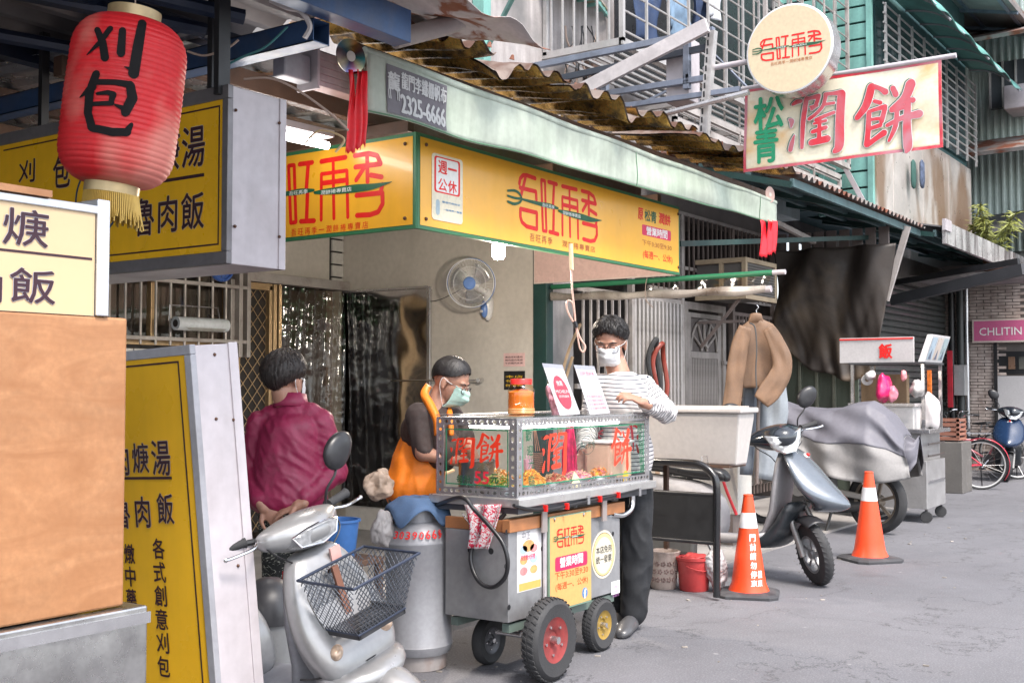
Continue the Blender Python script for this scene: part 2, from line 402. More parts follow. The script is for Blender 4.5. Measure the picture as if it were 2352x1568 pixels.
PLASTER = mat('beige_plaster', (.58, .535, .48), .7, var=.05, vs=1.2, bump=.15, bs=50, dirt=.22, ds=1.5, dcol=(.22, .18, .15))
DARKIN = mat('shade_dark_interior', (.035, .028, .025), .7, var=.3)  # near-black base colour stands in for the deep indoor shade
DTILE = mat('brown_interior_tile', (.26, .20, .17), .35, var=.15)
GOLDAL = mat('bronze_aluminium', (.52, .36, .20), .35, .7, var=.1)
STONEW = blend2('weathered_concrete', (.42, .39, .385), (.17, .165, .165), 1.6, .47, .66, .85, var=.16, vs=3, bump=.4, bs=25, streak=.35, dirt=.35, ds=2.2, dcol=(.16, .12, .10))
IRON = mat('grimy_white_iron', (.42, .385, .365), .5, .25, var=.15, vs=4, dirt=.5, ds=6, dcol=(.12, .08, .06))
IRON2 = mat('brown_painted_iron', (.20, .16, .145), .5, .2, var=.2, dirt=.4, ds=5)
DGREEN = mat('dark_green_steel', (.018, .055, .05), .45, .1, var=.2, dirt=.3, ds=4)
TEAL = mat('teal_paint', (.22, .48, .43), .5, .05, var=.12, vs=2, dirt=.4, ds=3, dcol=(.06, .12, .11), streak=.25)
TEALL = mat('pale_green_sheet', (.56, .66, .62), .5, .1, var=.12, vs=1, dirt=.4, ds=1.2, dcol=(.18, .20, .18), streak=.3)
BLUEST = mat('blue_painted_steel', (.045, .095, .21), .38, .15, var=.2, vs=3, dirt=.5, ds=5, dcol=(.13, .13, .15))
DKBLUE = mat('dark_blue_steel', (.012, .022, .05), .4, .1, var=.3, dirt=.3, ds=4)
WOODD = mat('dark_brown_timber', (.085, .045, .028), .6, var=.3, vs=6, bump=.2, bs=40)
CEILM = mat('grey_roof_sheet', (.16, .145, .15), .5, .3, var=.25, vs=1.5, dirt=.6, ds=2)
GALV2 = mat('shiny_corrugated_zinc', (.62, .63, .66), .3, .85, var=.15, dirt=.25, ds=3)
def corr(mb, o, du, dv, waves, amp, trap=1.0, nv=1, jit=0):
    o, du, dv = V(o), V(du), V(dv); n = du.cross(dv).normalized(); nu = waves*8
    def fn(a, b):
        s_ = max(-1, min(1, sin(2*pi*waves*a)*trap)); j = jit*noise.noise(V((a*waves*.8, b*3, o.x))) if jit else 0
        return o+du*a+dv*b+n*(amp*s_+j)
    return mb.grid(fn, nu, nv)
# ================================================================ the stall building (walls, door, window)
SH = thing('shop_building', 'beige plastered shop recess behind the stall with sliding lattice door and barred window', 'shop building', (7.5, 7.62, 0))
Pb = YP(7.62); Pw = YP(7.5)
def wall(name, mt, x0, y0, z0, x1, y1, z1, parent=SH): return MB().box(x0, y0, z0, x1, y1, z1).build(name, mt, parent)
wall('wall', PLASTER, 6.74, 7.62, 2.30, 7.955, 7.75, 3.3)
wall('wall', PLASTER, 5.1, 7.62, 2.62, 6.74, 7.75, 3.3)
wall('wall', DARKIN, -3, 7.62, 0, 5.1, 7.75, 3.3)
wall('wall', GROUT, 5.1, 7.63, 0, 6.74, 7.75, 1.70)
wall('partition_wall', PLASTER, 8.14, 5.42, 0, 8.26, 7.75, 3.3)
wall('inner_wall', DTILE, 4.9, 9.3, 0, 8.4, 9.4, 3.0)
wall('inner_wall', DTILE, 8.05, 7.75, 0, 8.14, 9.3, 3.0)
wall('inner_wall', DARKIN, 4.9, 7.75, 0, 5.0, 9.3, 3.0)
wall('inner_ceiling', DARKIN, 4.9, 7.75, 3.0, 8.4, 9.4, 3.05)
wall('inner_floor', DTILE, 4.9, 7.63, 0, 8.4, 9.4, .03)
mb = MB()
for k in range(7):
    mb.box(4.95+k*.5, 9.28, .03, 4.96+k*.5, 9.3, 3)
for k in range(7): mb.box(4.95, 9.28, .4*k+.1, 8.1, 9.3, .4*k+.11)
mb.build('tile_joints', GROUT, SH)
# white tiles under the window and in the strip beside the door
t0 = MB().box(5.115, 7.606, .22, 5.315, 7.63, .325).build('tile', WHTILE, SH, bevel=.002)
for r in range(13):
    for c in range(9):
        x = c*.212-(r % 2)*.1
        if (r, c) != (0, 0) and x > -.02 and x < 1.45: clone(t0, (x, 0, r*.112))
wall('tile_strip_back', GROUT, 7.955, 7.63, 2.29, 8.14, 7.75, 3.3)
t0 = MB().box(7.985, 7.606, 2.30, 8.135, 7.63, 2.405).build('tile', WHTILE, SH, bevel=.002)
for k in range(1, 8): clone(t0, (0, 0, k*.121))
# door frame, lattice leaf, posts
dr = MB()
for x in (6.76, 7.13): dr.box(x, 7.55, 0, x+.035, 7.63, 2.26)
dr.box(6.76, 7.55, 2.22, 7.165, 7.63, 2.28)
door = dr.build('door', GOLDAL, SH, bevel=.003)
fr = MB(); fr.box(7.18, 7.55, 0, 7.22, 7.64, 2.28); fr.box(7.235, 7.54, 0, 7.27, 7.63, 2.28); fr.build('door_frame', GOLDAL, SH, bevel=.003)
fr = MB(); fr.box(6.7, 7.52, 2.285, 8.14, 7.62, 2.37); fr.box(6.66, 7.52, 0, 6.75, 7.62, 2.285); fr.build('door_frame', IRON, SH, bevel=.004)
lat = MB()
def lattice(lat, P, u0, u1, v0, v1, du, dv, r=.0035, l=0):
    n = int((v1-v0)/dv)+2; m_ = int((u1-u0)/du)+2
    for k in range(-m_-n, n+m_):
        for sgn in (1, -1):
            pts = []; N = 6*n
            # wavy rods clipped to the leaf
            seg = []
            for i in range(0, N+1):
                v = v0+(v1-v0)*i/N; ph = (v-v0)/dv+k; u = (u0+u1)/2+sgn*du*ph/1.0
                if u0 <= u <= u1: seg.append(P.w(u, v, l+.004*sgn))
            if len(seg) > 1: lat.tube([seg[0], seg[-1]], r, 4, cap=False)
lattice(lat, YP(7.58), 6.795, 7.13, .1, 2.22, .11, .13)
lat.build('lattice', GOLDAL, door)
MB().box(6.795, 7.60, .1, 7.13, 7.605, 2.22).build('screen', mat('dark_mesh_screen', (.025, .02, .018), .6), door)
# clear strip curtain
def pvc(a, b):
    x = 7.28+a*.82; amp = .03*(.25+b); return (x+.01*sin(b*5+a*9), 7.56+amp*sin(a*22+b*2.2)+.015*sin(a*47+b*6), 2.27-2.15*b)
MB().grid(pvc, 90, 24).build('curtain', CLEAR, SH, smooth='all')
# steel sheet cladding on the partition
SPEC = mat('wavy_mirror_steel', (.60, .585, .58), .09, 1, var=.06, wob=.55, ws=1.7)
Px = XP(8.14)
MB().slab(Px, -7.60, .25, -6.56, 2.26, 0, .02).build('steel_sheet', SPEC, SH)
MB().slab(Px, -6.56, .25, -6.52, 2.275, 0, .03).build('sheet_edge', STEEL, SH, bevel=.003)
MB().slab(Px, -7.60, 2.262, -6.56, 2.285, 0, .026).build('sheet_edge', STEEL, SH, bevel=.003)
# window with glass and curtain, and its grille
wall('window_back', mat('dim_brown_room', (.09, .06, .045), .7, var=.4, vs=6), 5.1, 7.9, 1.6, 6.74, 7.95, 3)
win = MB()
for x in (5.1, 5.9, 6.68): win.box(x, 7.60, 1.72, x+.06, 7.66, 2.62)
for z in (1.70, 2.58): win.box(5.1, 7.60, z, 6.74, 7.66, z+.05)
win = win.build('window', GOLDAL, SH, bevel=.003)
MB().box(5.16, 7.625, 1.75, 5.9, 7.63, 2.58).build('pane', GLASS, win)
MB().box(5.96, 7.635, 1.75, 6.68, 7.64, 2.58).build('pane', GLASS, win)
gr = MB()
for z in (1.735, 2.20, 2.62): gr.box(5.05, 7.465, z, 6.82, 7.495, z+.03)
for x in (6.70, 6.79): gr.box(x, 7.46, 1.62, x+.04, 7.52, 3.0)
gr = gr.build('window_grille', IRON, SH, bevel=.003)
series(MB().cyl((5.28, 7.48, 1.70), (5.28, 7.48, 2.75), .011, n=8), 'bar', IRON, gr, 10, (.143, 0, 0), smooth=True)
# green corner post
mb = MB(); mb.box(8.135, 5.28, 0, 8.17, 5.415, 3.2); mb.box(8.172, 5.33, 0, 8.32, 5.36, 3.2)
t = mb.build('steel_post', DGREEN, label='dark green steel corner post at the right edge of the beige partition', cat='post', bevel=.003)
# stall roof: zinc sheets on brown rafters
RF = thing('stall_roof', 'low stall roof of shiny zinc sheets on brown timber rafters above the sign box', 'roof', (5.5, 5.8, 2.9))
mb = MB(); corr(mb, (3.3, 4.15, 2.98), (4.9, 0, 0), (0, 3.5, .12), 24, .012, 1.3); mb.build('roof_sheet', GALV2, RF, solid=.002)
for y, z in ((4.35, 2.86), (4.95, 2.88), (5.9, 2.92), (6.8, 2.94)):
    MB().box(3.3, y, z, 8.1, y+.07, z+.10).build('rafter', WOODD, RF, bevel=.004)
for x in (4.9, 6.4, 7.9): MB().box(x, 4.1, 2.79, x+.06, 7.5, 2.857).build('rafter', WOODD, RF, bevel=.004)
# ================================================================ market hall at the left
HL = thing('market_hall', 'dark covered hall at the left with blue steel beams under a grey sheet roof', 'hall', (2, 5, 0))
mb = MB(); corr(mb, (-2.5, 1.9, 3.12), (0, 5.6, 0), (6.4, 0, .0), 26, .02, 1.4); mb.build('roof_sheet', CEILM, HL, solid=.002)
wall('back_wall', DARKIN, -3, 7.4, 0, 4.9, 7.5, 3.1, HL)  # the hall's shade is put into this wall's dark colour
def seg(a, b, w_, h_, mt, name='beam', par=None): return MB().bar(a, b, w_, h_).build(name, mt, par, bevel=.003)
pe = PYp(925, 66, 3.35)
MB().box(-1.5, 3.30, pe.z-.075, pe.x, 3.40, pe.z+.075).build('beam', BLUEST, HL, bevel=.003)
# square tube whose open end faces the street
bt = MB(); q = PXp(738, 74, 3.55); x0, z0 = q.x, q.z; y1_ = q.y
for (a, b, c, d) in ((-.05, -.05, .05, -.045), (-.05, .045, .05, .05), (-.05, -.05, -.045, .05), (.045, -.05, .05, .05)):
    bt.box(x0+a, y1_, z0+b, x0+c, 7.3, z0+d)
bt.build('beam', BLUEST, HL)
for (a, b) in (((-20, -30), (470, 70)), ((-20, 78), (520, 175)), ((300, -20), (560, 40))):
    pa, pb = PZp(a[0], a[1], 3.0), PZp(b[0], b[1], 2.96); d = (pb-pa)
    MB().tube([pa-d*.2, pb], .035, 8).build('pipe', DKBLUE, HL, smooth=True)
for y in (4.2, 5.2, 6.2): MB().box(-2.5, y, 2.98, 3.8, y+.08, 3.06).build('beam', DKBLUE, HL)
for x in (1.2, 2.4): MB().box(x, 1.9, 3.06, x+.06, 7.4, 3.1).build('beam', DKBLUE, HL)
q = PYp(516, 120, 3.6); MB().box(q.x-.03, 3.60, 2.55, q.x+.03, 3.63, 3.1).build('strap', BLACK, HL)
# ---- rusty roof edge of the hall above the blue beam
RUSTP = blend2('rusty_white_sheet', (.55, .50, .49), (.22, .07, .03), 3.2, .52, .60, .7, .1, dis=1.2, var=.15, dirt=.3, ds=4)
mb = MB(); a = PYp(700, -40, 3.6); 
corr(mb, (2.6, 3.05, 3.06), (2.15, 0, 0), (0, .9, .25), 5, .018, 1.2, nv=8, jit=.05); mb.build('roof_sheet', RUSTP, HL, solid=.003, smooth='all')
# far-left interior glints, put in as small coloured boxes
for px, py, c in ((18, 218, (.5, .16, .08)), (135, 240, (.5, .05, .02)), (150, 262, (.25, .3, .3))):
    q = PYp(px, py, 7.2); MB().cbox(q, .12, .04, .1).build('notice', mat('notice_%d' % px, c, .6), HL)
# ================================================================ SIGNS
def Zm(x0, y0, x1, iw):
    k = (x1-x0)/iw
    return lambda zx, zy: ((x0+zx*k)*.91875, (y0+zy*k)*.91875)
Z2 = Zm(1250, 410, 1700, 2352); Z6 = Zm(1850, 170, 2380, 2352); Z7 = Zm(150, 0, 480, 958)
def trace(P, Z, strokes, wk):
    out = []
    for s_ in strokes:
        l = []
        for (x, y, w_) in s_:
            u, v = P.uv(*Z(x, y)); l.append((u, v, w_*wk))
        out.append(l)
    return out
def unit(strokes):
    us = [p[0] for s_ in strokes for p in s_]; vs = [p[1] for s_ in strokes for p in s_]
    u0, v0 = min(us), min(vs); W = max(us)-u0; Hh = max(vs)-v0
    return [[((p[0]-u0)/W, (p[1]-v0)/W, p[2]/W) for p in s_] for s_ in strokes], Hh/W
def straight(pts, n=1):
    # keep corners of the logo crisp: split into single segments
    return [[pts[i], pts[i+1]] for i in range(len(pts)-1)]
def Ls(*pts, w=42, close=False):
    p = [(x, y, w) for x, y in pts]
    if close: p.append(p[0])
    return straight(p)
LOGO_R = []
for L_ in [
    Ls((250, 260), (262, 190), (300, 148), (350, 150), (460, 190)), Ls((330, 180), (275, 405)), Ls((258, 310), (468, 362), (474, 470)),
    Ls((265, 585), (480, 638), (480, 852), (345, 815), (285, 760), (265, 690), close=True),
    Ls((537, 208), (585, 222), (605, 880), (560, 872), close=True, w=36), Ls((630, 235), (740, 267)), Ls((705, 262), (690, 560)), Ls((702, 560), (695, 895)), Ls((645, 885), (760, 918)),
    Ls((810, 290), (1000, 337)), Ls((905, 320), (915, 950), w=34), Ls((815, 930), (813, 430), (1010, 480), (1020, 975), w=34), Ls((820, 532), (1012, 580)),
    Ls((1065, 352), (1165, 378), (1225, 430), (1250, 525), (1070, 473)), Ls((1155, 380), (1160, 665)), Ls((1140, 500), (1078, 612)), Ls((1180, 605), (1258, 660)),
    Ls((1080, 772), (1262, 818), (1265, 930), (1235, 1000), (1180, 1008), (1085, 980)), Ls((1262, 735), (1250, 810))]:
    LOGO_R += L_
LOGO_G = [[(95, 350, 22), (190, 350, 26), (250, 390, 26), (280, 450, 22)], [(95, 415, 22), (190, 445, 24), (278, 455, 24)],
          [(95, 490, 22), (180, 522, 28), (255, 500, 26), (280, 455, 22)],
          [(280, 460, 20), (500, 518, 38), (640, 548, 50), (755, 580, 22)], [(762, 610, 24), (860, 640, 50), (1050, 690, 66), (1200, 730, 48), (1325, 738, 5)]]
P4 = YP(4.03); wk = .00066
lr = trace(P4, Z2, LOGO_R, wk); lg = trace(P4, Z2, LOGO_G, wk)
LUN, LASP = unit(lr+lg); nR = len(lr); lu0 = min(p[0] for s_ in lr+lg for p in s_); LV0 = min(p[1] for s_ in lr+lg for p in s_); LW = max(p[0] for s_ in lr+lg for p in s_)-lu0
def put_logo(P, u0, v0, W, parent, k=1.0, small=True, sub=None):
    a = MB(); b = MB(); c = MB()
    for i, s_ in enumerate(LUN):
        t_ = [(u0+p[0]*W, v0+p[1]*W, p[2]*W) for p in s_]
        (a if i < nR else b).stroke(P, t_, .0015+.00003*(i % 7) if i < nR else .0026+.00003*i, k)
    a.build('logo_mark', RED, parent); b.build('logo_cutlery', LGREEN, parent)
    vw = W
    for s_, q0, q1 in (('吾旺再季', (545, 528), (705, 575)), ('潤餅捲專賣店', (812, 634), (1048, 690))):
        a_ = P4.uv(*Z2(*q0)); b_ = P4.uv(*Z2(*q1)); m_ = (a_[1]+b_[1])/2; k_ = W/LW; hh = .0125*k_
        put_text(c, P, s_, u0+(a_[0]-lu0)*k_, v0+(m_-LV0)*k_+hh, u0+(b_[0]-lu0)*k_, v0+(m_-LV0)*k_-hh, .0042)
    c.build('logo_lettering', mat('white_print', (.8, .8, .78), .5), parent)
SCREWM = mat('rusty_screw', (.12, .06, .04), .5, .5)
def sign_panel(name, P, u0, v0, u1, v1, face, label, edge=GREENEDGE, b=.022, th=.03):
    t = thing(name, label, 'sign', P.w((u0+u1)/2, v0, -th/2))
    MB().slab(P, u0, v0, u1, v1, -th, -.002).build('sign_backing', edge, t, bevel=.002)
    MB().slab(P, u0+b, v0+b, u1-b, v1-b, -.0015, .0005).build('sign_face', face, t)
    return t
u0, v1 = P4.uv(960, 303); u1, v0 = P4.uv(1562, 632); SX = u0; SV0, SV1 = v0, v1
FS = sign_panel('shop_sign', P4, u0, v0, u1, v1, YEL2, 'long yellow sign with green edge, red line logo and opening hours at its right end')
ul, vl = P4.uv(*Z2(85, 738)); lu0 = min(p[0] for s_ in lr+lg for p in s_); lv0 = min(p[1] for s_ in lr+lg for p in s_)
LW = max(p[0] for s_ in lr+lg for p in s_)-lu0
put_logo(P4, lu0, lv0, LW, FS)
BRN = mat('brown_print', (.42, .12, .03), .5)
mb = MB()
text_px(mb, P4, '吾旺再季', *Z2(380, 905), *Z2(690, 1062), sep=.1); text_px(mb, P4, '潤餅捲專賣店', *Z2(805, 995), *Z2(1245, 1160), sep=.08)
mb.build('lettering', BRN, FS)
mb = MB(); text_px(mb, P4, '原', *Z2(1802, 568), *Z2(1868, 735), bold=.03); mb.build('lettering', RED, FS); mb = MB(); text_px(mb, P4, '潤餅', *Z2(2068, 632), *Z2(2228, 815), bold=.03, sep=.04); mb.build('lettering', RED, FS); mb = MB()
text_px(mb, P4, '(每週一、公休)', *Z2(1865, 1120), *Z2(2250, 1315), bold=.01)
mb.build('lettering', RED, FS)
mb = MB(); text_px(mb, P4, '松青', *Z2(1885, 590), *Z2(2045, 780), bold=.03, sep=.04); mb.build('lettering', LGREEN, FS)
MAG = mat('crimson_print', (.62, .02, .09), .45)
def plate(P, Z, x0, y0, x1, y1, m, parent, name='plate', l=.0015, r=.18):
    a = P.uv(*Z(x0, y0)); b = P.uv(*Z(x1, y1)); h = a[1]-b[1]; rr = h*r; pts = []
    for cx_, cy_, a0 in ((b[0]-rr, a[1]-rr, 0), (a[0]+rr, a[1]-rr, 90), (a[0]+rr, b[1]+rr, 180), (b[0]-rr, b[1]+rr, 270)):
        for k in range(4): an = R(a0+30*k); pts.append((cx_+rr*cos(an), cy_+rr*sin(an)))
    return MB().prism(P, pts, .0006, l).build(name, m, parent)
plate(P4, Z2, 1855, 785, 2232, 1010, MAG, FS)
WHP = mat('white_print', (.8, .8, .78), .5)
mb = MB(); text_px(mb, P4, '營業時間', *Z2(1905, 810), *Z2(2185, 985), .003, bold=.02, sep=.04); mb.build('lettering', WHP, FS)
mb = MB(); text_px(mb, P4, '下午3:30至9:30', *Z2(1855, 980), *Z2(2240, 1140), bold=.005); mb.build('lettering', BRN, FS)
# small notice stuck on the sign
ST = Zm(700, 0, 1500, 2091)
t = thing('closing_day_notice', 'white rounded notice with red characters stuck on the left end of the long yellow sign', 'notice', P4.w(*P4.uv(*ST(1085, 1460)), .002))
plate(P4, ST, 990, 995, 1190, 1470, mat('pale_notice_card', (.72, .66, .5), .3), t, 'card', .004, .06)
plate(P4, ST, 1005, 1015, 1172, 1290, RED, t, 'red_border', .0048, .08)
plate(P4, ST, 1016, 1027, 1160, 1278, WHP, t, 'white_panel', .0054, .07)
mb = MB(); text_px(mb, P4, '週一', *ST(1026, 1045), *ST(1152, 1160), .0062, bold=.03, sep=.05); text_px(mb, P4, '公休', *ST(1026, 1162), *ST(1152, 1270), .0062, bold=.03, sep=.05); mb.build('lettering', RED, t)
mb = MB(); text_px(mb, P4, '嚴選吃飽放空', *ST(1055, 1312), *ST(1172, 1350), .005); text_px(mb, P4, '一路清爽一整夏', *ST(1062, 1362), *ST(1185, 1400), .005); mb.build('lettering', mat('blue_print', (.05, .22, .45), .5), t)
plate(P4, ST, 1015, 1300, 1040, 1408, mat('bottle_print', (.35, .45, .5), .4), t, 'bottle_picture', .005, .2)
# left return panel of the sign
PL = XP(SX-.012)
a = PL.uv(655, 355); b = PL.uv(953, 527); y_in = -5.4
LS = sign_panel('side_sign', PL, y_in, SV0, -4.035, SV1, YEL2, 'yellow sign panel with large red line logo, partly hidden behind the white lightbox side')
Z3 = Zm(700, 360, 1050, 2111)
ur, vr = PL.uv(*Z3(1690, 550)); vb = PL.uv(*Z3(1250, 1080))[1]; vt = PL.uv(*Z3(1400, 125))[1]
LH = (vt-vb)/LASP
put_logo(PL, ur-LH, vb, LH, LS, k=1.0)
mb = MB(); text_px(mb, PL, '吾旺再季一潤餅捲專賣店', *Z3(155, 1290), *Z3(1345, 1215), sep=.1)
a = PL.uv(*Z3(160, 1290)); b = PL.uv(*Z3(1345, 1215)); mb = MB(); n = 11; wd = (b[0]-a[0])/n
for i, ch in enumerate('吾旺再季一潤餅捲專賣店'): put_text(mb, PL, ch, a[0]+i*wd+wd*.12, a[1], a[0]+(i+1)*wd-wd*.12, a[1]-wd*.72, .002)
mb.build('lettering', RED, LS)
for P_, us in ((P4, (SX+.07, SX+3.2)), (PL, (-4.11,))):
    for u in us:
        for v in (SV0+.06, SV1-.06):
            MB().ell(P_.w(u, v, .003), (.011, .011, .011), nu=10, nv=6).build('screw', SCREWM, FS if P_ is P4 else LS, smooth=True)
# right return panel seen from inside
PR = XP(8.12)
RS = sign_panel('inner_side_panel', PR, -5.40, SV0, -4.045, SV1, mat('pink_white_fluted_panel', (.66, .46, .42), .25, var=.04, bump=.3, bs=4), 'plain pale pink back panel behind the right end of the long yellow sign', edge=mat('pale_edge', (.6, .5, .45), .5), b=.01)
# fluorescent tube under the roof
LIT = mat('lit_tube', (1, .98, .95), emis=9, ecol=(1, .97, .93))
a, b = PZp(560, 292, 2.74), PZp(752, 335, 2.74)
t = thing('tube_light', 'lit white fluorescent tube under the stall roof, left of the yellow side sign', 'lamp', (a+b)/2)
MB().bar(a+V((0, 0, .06)), b+V((0, 0, .06)), .12, .04).build('housing', WHITEMET, t, bevel=.004)
MB().cyl(a, b, .022).build('tube', LIT, t, smooth=True)
# ================================================================ round lightbox sign and banner
PR8 = XP(8.05); rc = PR8.uv(1812, 112); RAD = .335
t = thing('round_sign', 'round cream lightbox with red line logo on a pipe high above the street', 'sign', PR8.w(rc[0], rc[1]-RAD, -.08))
n_ = PR8.n; c0 = PR8.w(*rc)
MB().lathe([(RAD*.97, -.17), (RAD, -.165), (RAD, -.004), (RAD*.985, 0)], c0, n_, 64).build('rim', STEEL, t, smooth=True)
MB().lathe([(RAD*.985, .0005), (RAD*.96, .004), (RAD*.955, .0045)], c0, n_, 64).build('edge_ring', mat('white_trim', (.75, .75, .75), .35), t, smooth=True)
MB().lathe([(RAD*.955, 0.001), (RAD*.95, .0055)], c0, n_, 64).build('sign_face', mat('cream_round_face', (.66, .54, .36), .35, var=.03), t)
lw = .56; put_logo(PR8.off(.0055), rc[0]-lw*.5, rc[1]-lw*LASP/2+.015, lw, t)
mb = MB(); put_text(mb, PR8, '吾旺再季一潤餅捲專賣店', rc[0]-.14, rc[1]-lw*LASP/2-.002, rc[0]+.18, rc[1]-lw*LASP/2-.028, .0075); mb.build('lettering', BRN, t)
a = PR8.w(rc[0]-RAD+.03, rc[1]-.02, -.085); MB().cyl(a, a+V((0, .42, 0)), .022).build('pipe', WHITEMET, t, smooth=True)
PBN = XP(8.32)
tl = PBN.uv(1712, 207); br = PBN.uv(2166, 366)
bu0, bv1 = tl[0], tl[1]; bu1, bv0 = br[0], PBN.uv(1702, 397)[1]
BAN = blend2('yellowed_banner_cloth', (.82, .75, .58), (.70, .36, .07), 1.9, .52, .78, .55, .0, dis=.6, zs=1.6, var=.05, sub=0)
BRED = blend2('faded_red_paint', (.60, .03, .05), (.52, .20, .24), 2.2, .42, .6, .5, dis=.8, var=.05)
t = thing('cloth_banner', 'yellowed cloth banner with red edge and two big red characters on a white pole', 'banner', PBN.w((bu0+bu1)/2, bv0, 0))
def bf(l):
    def fn(a, b): return PBN.w(bu0+(bu1-bu0)*a-(.02*(1-a)*(1-b)), bv0+(bv1-bv0)*b+.02*(1-b)*a, l+.006*sin(a*11+b*3)+.005*sin(b*7+a*4))
    return fn
MB().grid(bf(0), 40, 16).build('cloth', BAN, t, smooth='all', solid=.002)
bw = .022
def edge(a0, b0, a1, b1): return lambda a, b: bf(.0025)(a0+(a1-a0)*a, b0+(b1-b0)*b)
e = MB(); fx = bw/(bu1-bu0); fy = bw/(bv1-bv0)
for q in ((0, 0, 1, fy), (0, 1-fy, 1, 1), (0, fy, fx, 1-fy), (1-fx, fy, 1, 1-fy)): e.grid(edge(*q), 24, 6)
e.build('red_edge', BRED, t, smooth='all')
BR = [[(595, 415, 34), (640, 385, 56), (690, 375, 46)], [(560, 580, 34), (585, 600, 62), (578, 665, 22)], [(615, 750, 14), (590, 830, 52), (570, 915, 58)],
      [(750, 345, 60), (712, 600, 62), (698, 890, 44)], [(760, 350, 44), (885, 318, 56)], [(885, 320, 52), (850, 420, 48), (800, 470, 30)], [(790, 440, 30), (870, 425, 34)],
      [(775, 575, 44), (860, 510, 44), (935, 420, 44), (965, 300, 52)], [(955, 300, 46), (1040, 290, 44), (1130, 280, 66)],
      [(1138, 290, 96), (1118, 600, 104), (1112, 860, 108), (1062, 930, 60)], [(960, 410, 36), (1055, 395, 34)], [(850, 585, 44), (950, 540, 44), (1055, 500, 40)],
      [(830, 625, 30), (965, 590, 36)], [(815, 715, 50), (965, 665, 50)], [(800, 835, 76), (985, 790, 84)], [(895, 560, 46), (888, 810, 56)],
      [(1470, 215, 92), (1410, 420, 92), (1310, 560, 64)], [(1500, 215, 56), (1560, 235, 52), (1625, 275, 74)], [(1500, 375, 44), (1570, 395, 48)], [(1440, 490, 40), (1620, 435, 56)],
      [(1442, 500, 58), (1432, 700, 62), (1415, 860, 66)], [(1620, 450, 56), (1580, 600, 58)], [(1455, 580, 36), (1575, 565, 40)], [(1450, 680, 44), (1570, 640, 52)],
      [(1425, 860, 60), (1530, 780, 62), (1610, 725, 76)],
      [(1705, 230, 60), (1740, 305, 66)], [(1905, 180, 112), (1840, 340, 96), (1690, 470, 60)], [(1885, 355, 40), (1930, 365, 66)], [(1690, 480, 52), (1880, 425, 56)],
      [(1640, 645, 44), (1800, 565, 60), (2000, 515, 92)], [(1752, 470, 50), (1735, 650, 58), (1662, 815, 34)], [(1872, 380, 70), (1862, 650, 90), (1872, 870, 100), (1855, 935, 44)]]
btr = trace(PBN, Z6, BR, .00063); BUN, BASP = unit(btr)
sh = MB(); wh = MB(); rd = MB()
for i, s_ in enumerate(btr):
    sh.stroke(PBN, [(p[0]-.010, p[1]+.006, p[2]+.008) for p in s_], .0165+i*.00003); wh.stroke(PBN, [(p[0], p[1], p[2]+.009) for p in s_], .019+i*.00003); rd.stroke(PBN, s_, .0215+i*.00003)
sh.build('letter_shadow', mat('grey_green_print', (.10, .17, .14), .6), t); wh.build('letter_outline', WHP, t); rd.build('lettering', BRED, t)
mb = MB(); text_px(mb, PBN, '松', *Z6(165, 350), *Z6(490, 655), .016, bold=.03, wob=.02); mb.build('lettering', mat('green_brush_print', (.015, .30, .14), .6), t); mb = MB(); text_px(mb, PBN, '青', *Z6(165, 690), *Z6(430, 1035), .016, bold=.03, wob=.02); mb.build('lettering', mat('green_brush_print', (.015, .30, .14), .6), t)
pz = bv1+.012; y_a = -bu0; y_b = -PBN.uv(2196, 133)[0]
MB().tube([(8.325, 5.5, pz+.01), (8.325, y_a, pz), (8.325, y_b, pz)], .018, 12).build('pole', WHITEMET, t, smooth=True)
# ================================================================ awning with its valance
AW = thing('green_awning', 'faded pale green cloth awning rolled over the stall front with a sewn phone-number patch', 'awning', (6.5, 3.8, 2.75))
PA = YP(3.8); at0, av1 = PA.uv(835, 113); at1, avr = PA.uv(1778, 462); _, vb0 = PA.uv(845, 262); _, vb1 = PA.uv(1780, 517)
CLOTH = mat('pale_green_awning_cloth', (.42, .475, .405), .65, var=.14, vs=1.6, dirt=.3, ds=1.5, dcol=(.22, .32, .22), streak=.2, bump=.1, bs=400)
def vf(a, b):
    u = at0+(at1-at0)*a; top = av1+(avr-av1)*a; bot = vb0+(vb1-vb0)*a+.006*sin(a*9)*a
    bot += .004*sin(a*31)*(1-b)
    v = bot+(top-bot)*b
    return PA.w(u, v, .010*sin(a*26+b*2.5)*(1-b)+.022*noise.noise(V((a*9, b*1.5, 0)))*(1-b*.6)+.02)
MB().grid(vf, 120, 10).build('valance', CLOTH, AW, smooth='all', solid=.003)
MB().tube([PA.w(at0+(at1-at0)*k/30, av1+(avr-av1)*k/30-.012+.004*sin(k), .006) for k in range(31)], .024, 10).build('front_bar', CLOTH, AW, smooth=True)
mb = MB(); mb.grid(lambda a, b: (at0+(at1-at0)*a, 3.78+.55*b, av1+(avr-av1)*a-.02+.10*b-.04*sin(pi*b)), 20, 6); mb.build('top_cloth', CLOTH, AW, smooth='all', solid=.003)
hem = MB(); hem.tube([V(vf(k/60, .02))+V((0, -.004, 0)) for k in range(61)], .004, 6); hem.build('hem', mat('green_hem', (.10, .22, .13), .6), AW, smooth=True)
for a_ in (.52, .93): MB().tube([V(vf(a_, b/10))+V((0, -.005, 0)) for b in range(11)], .003, 5).build('seam', mat('green_hem'), AW)
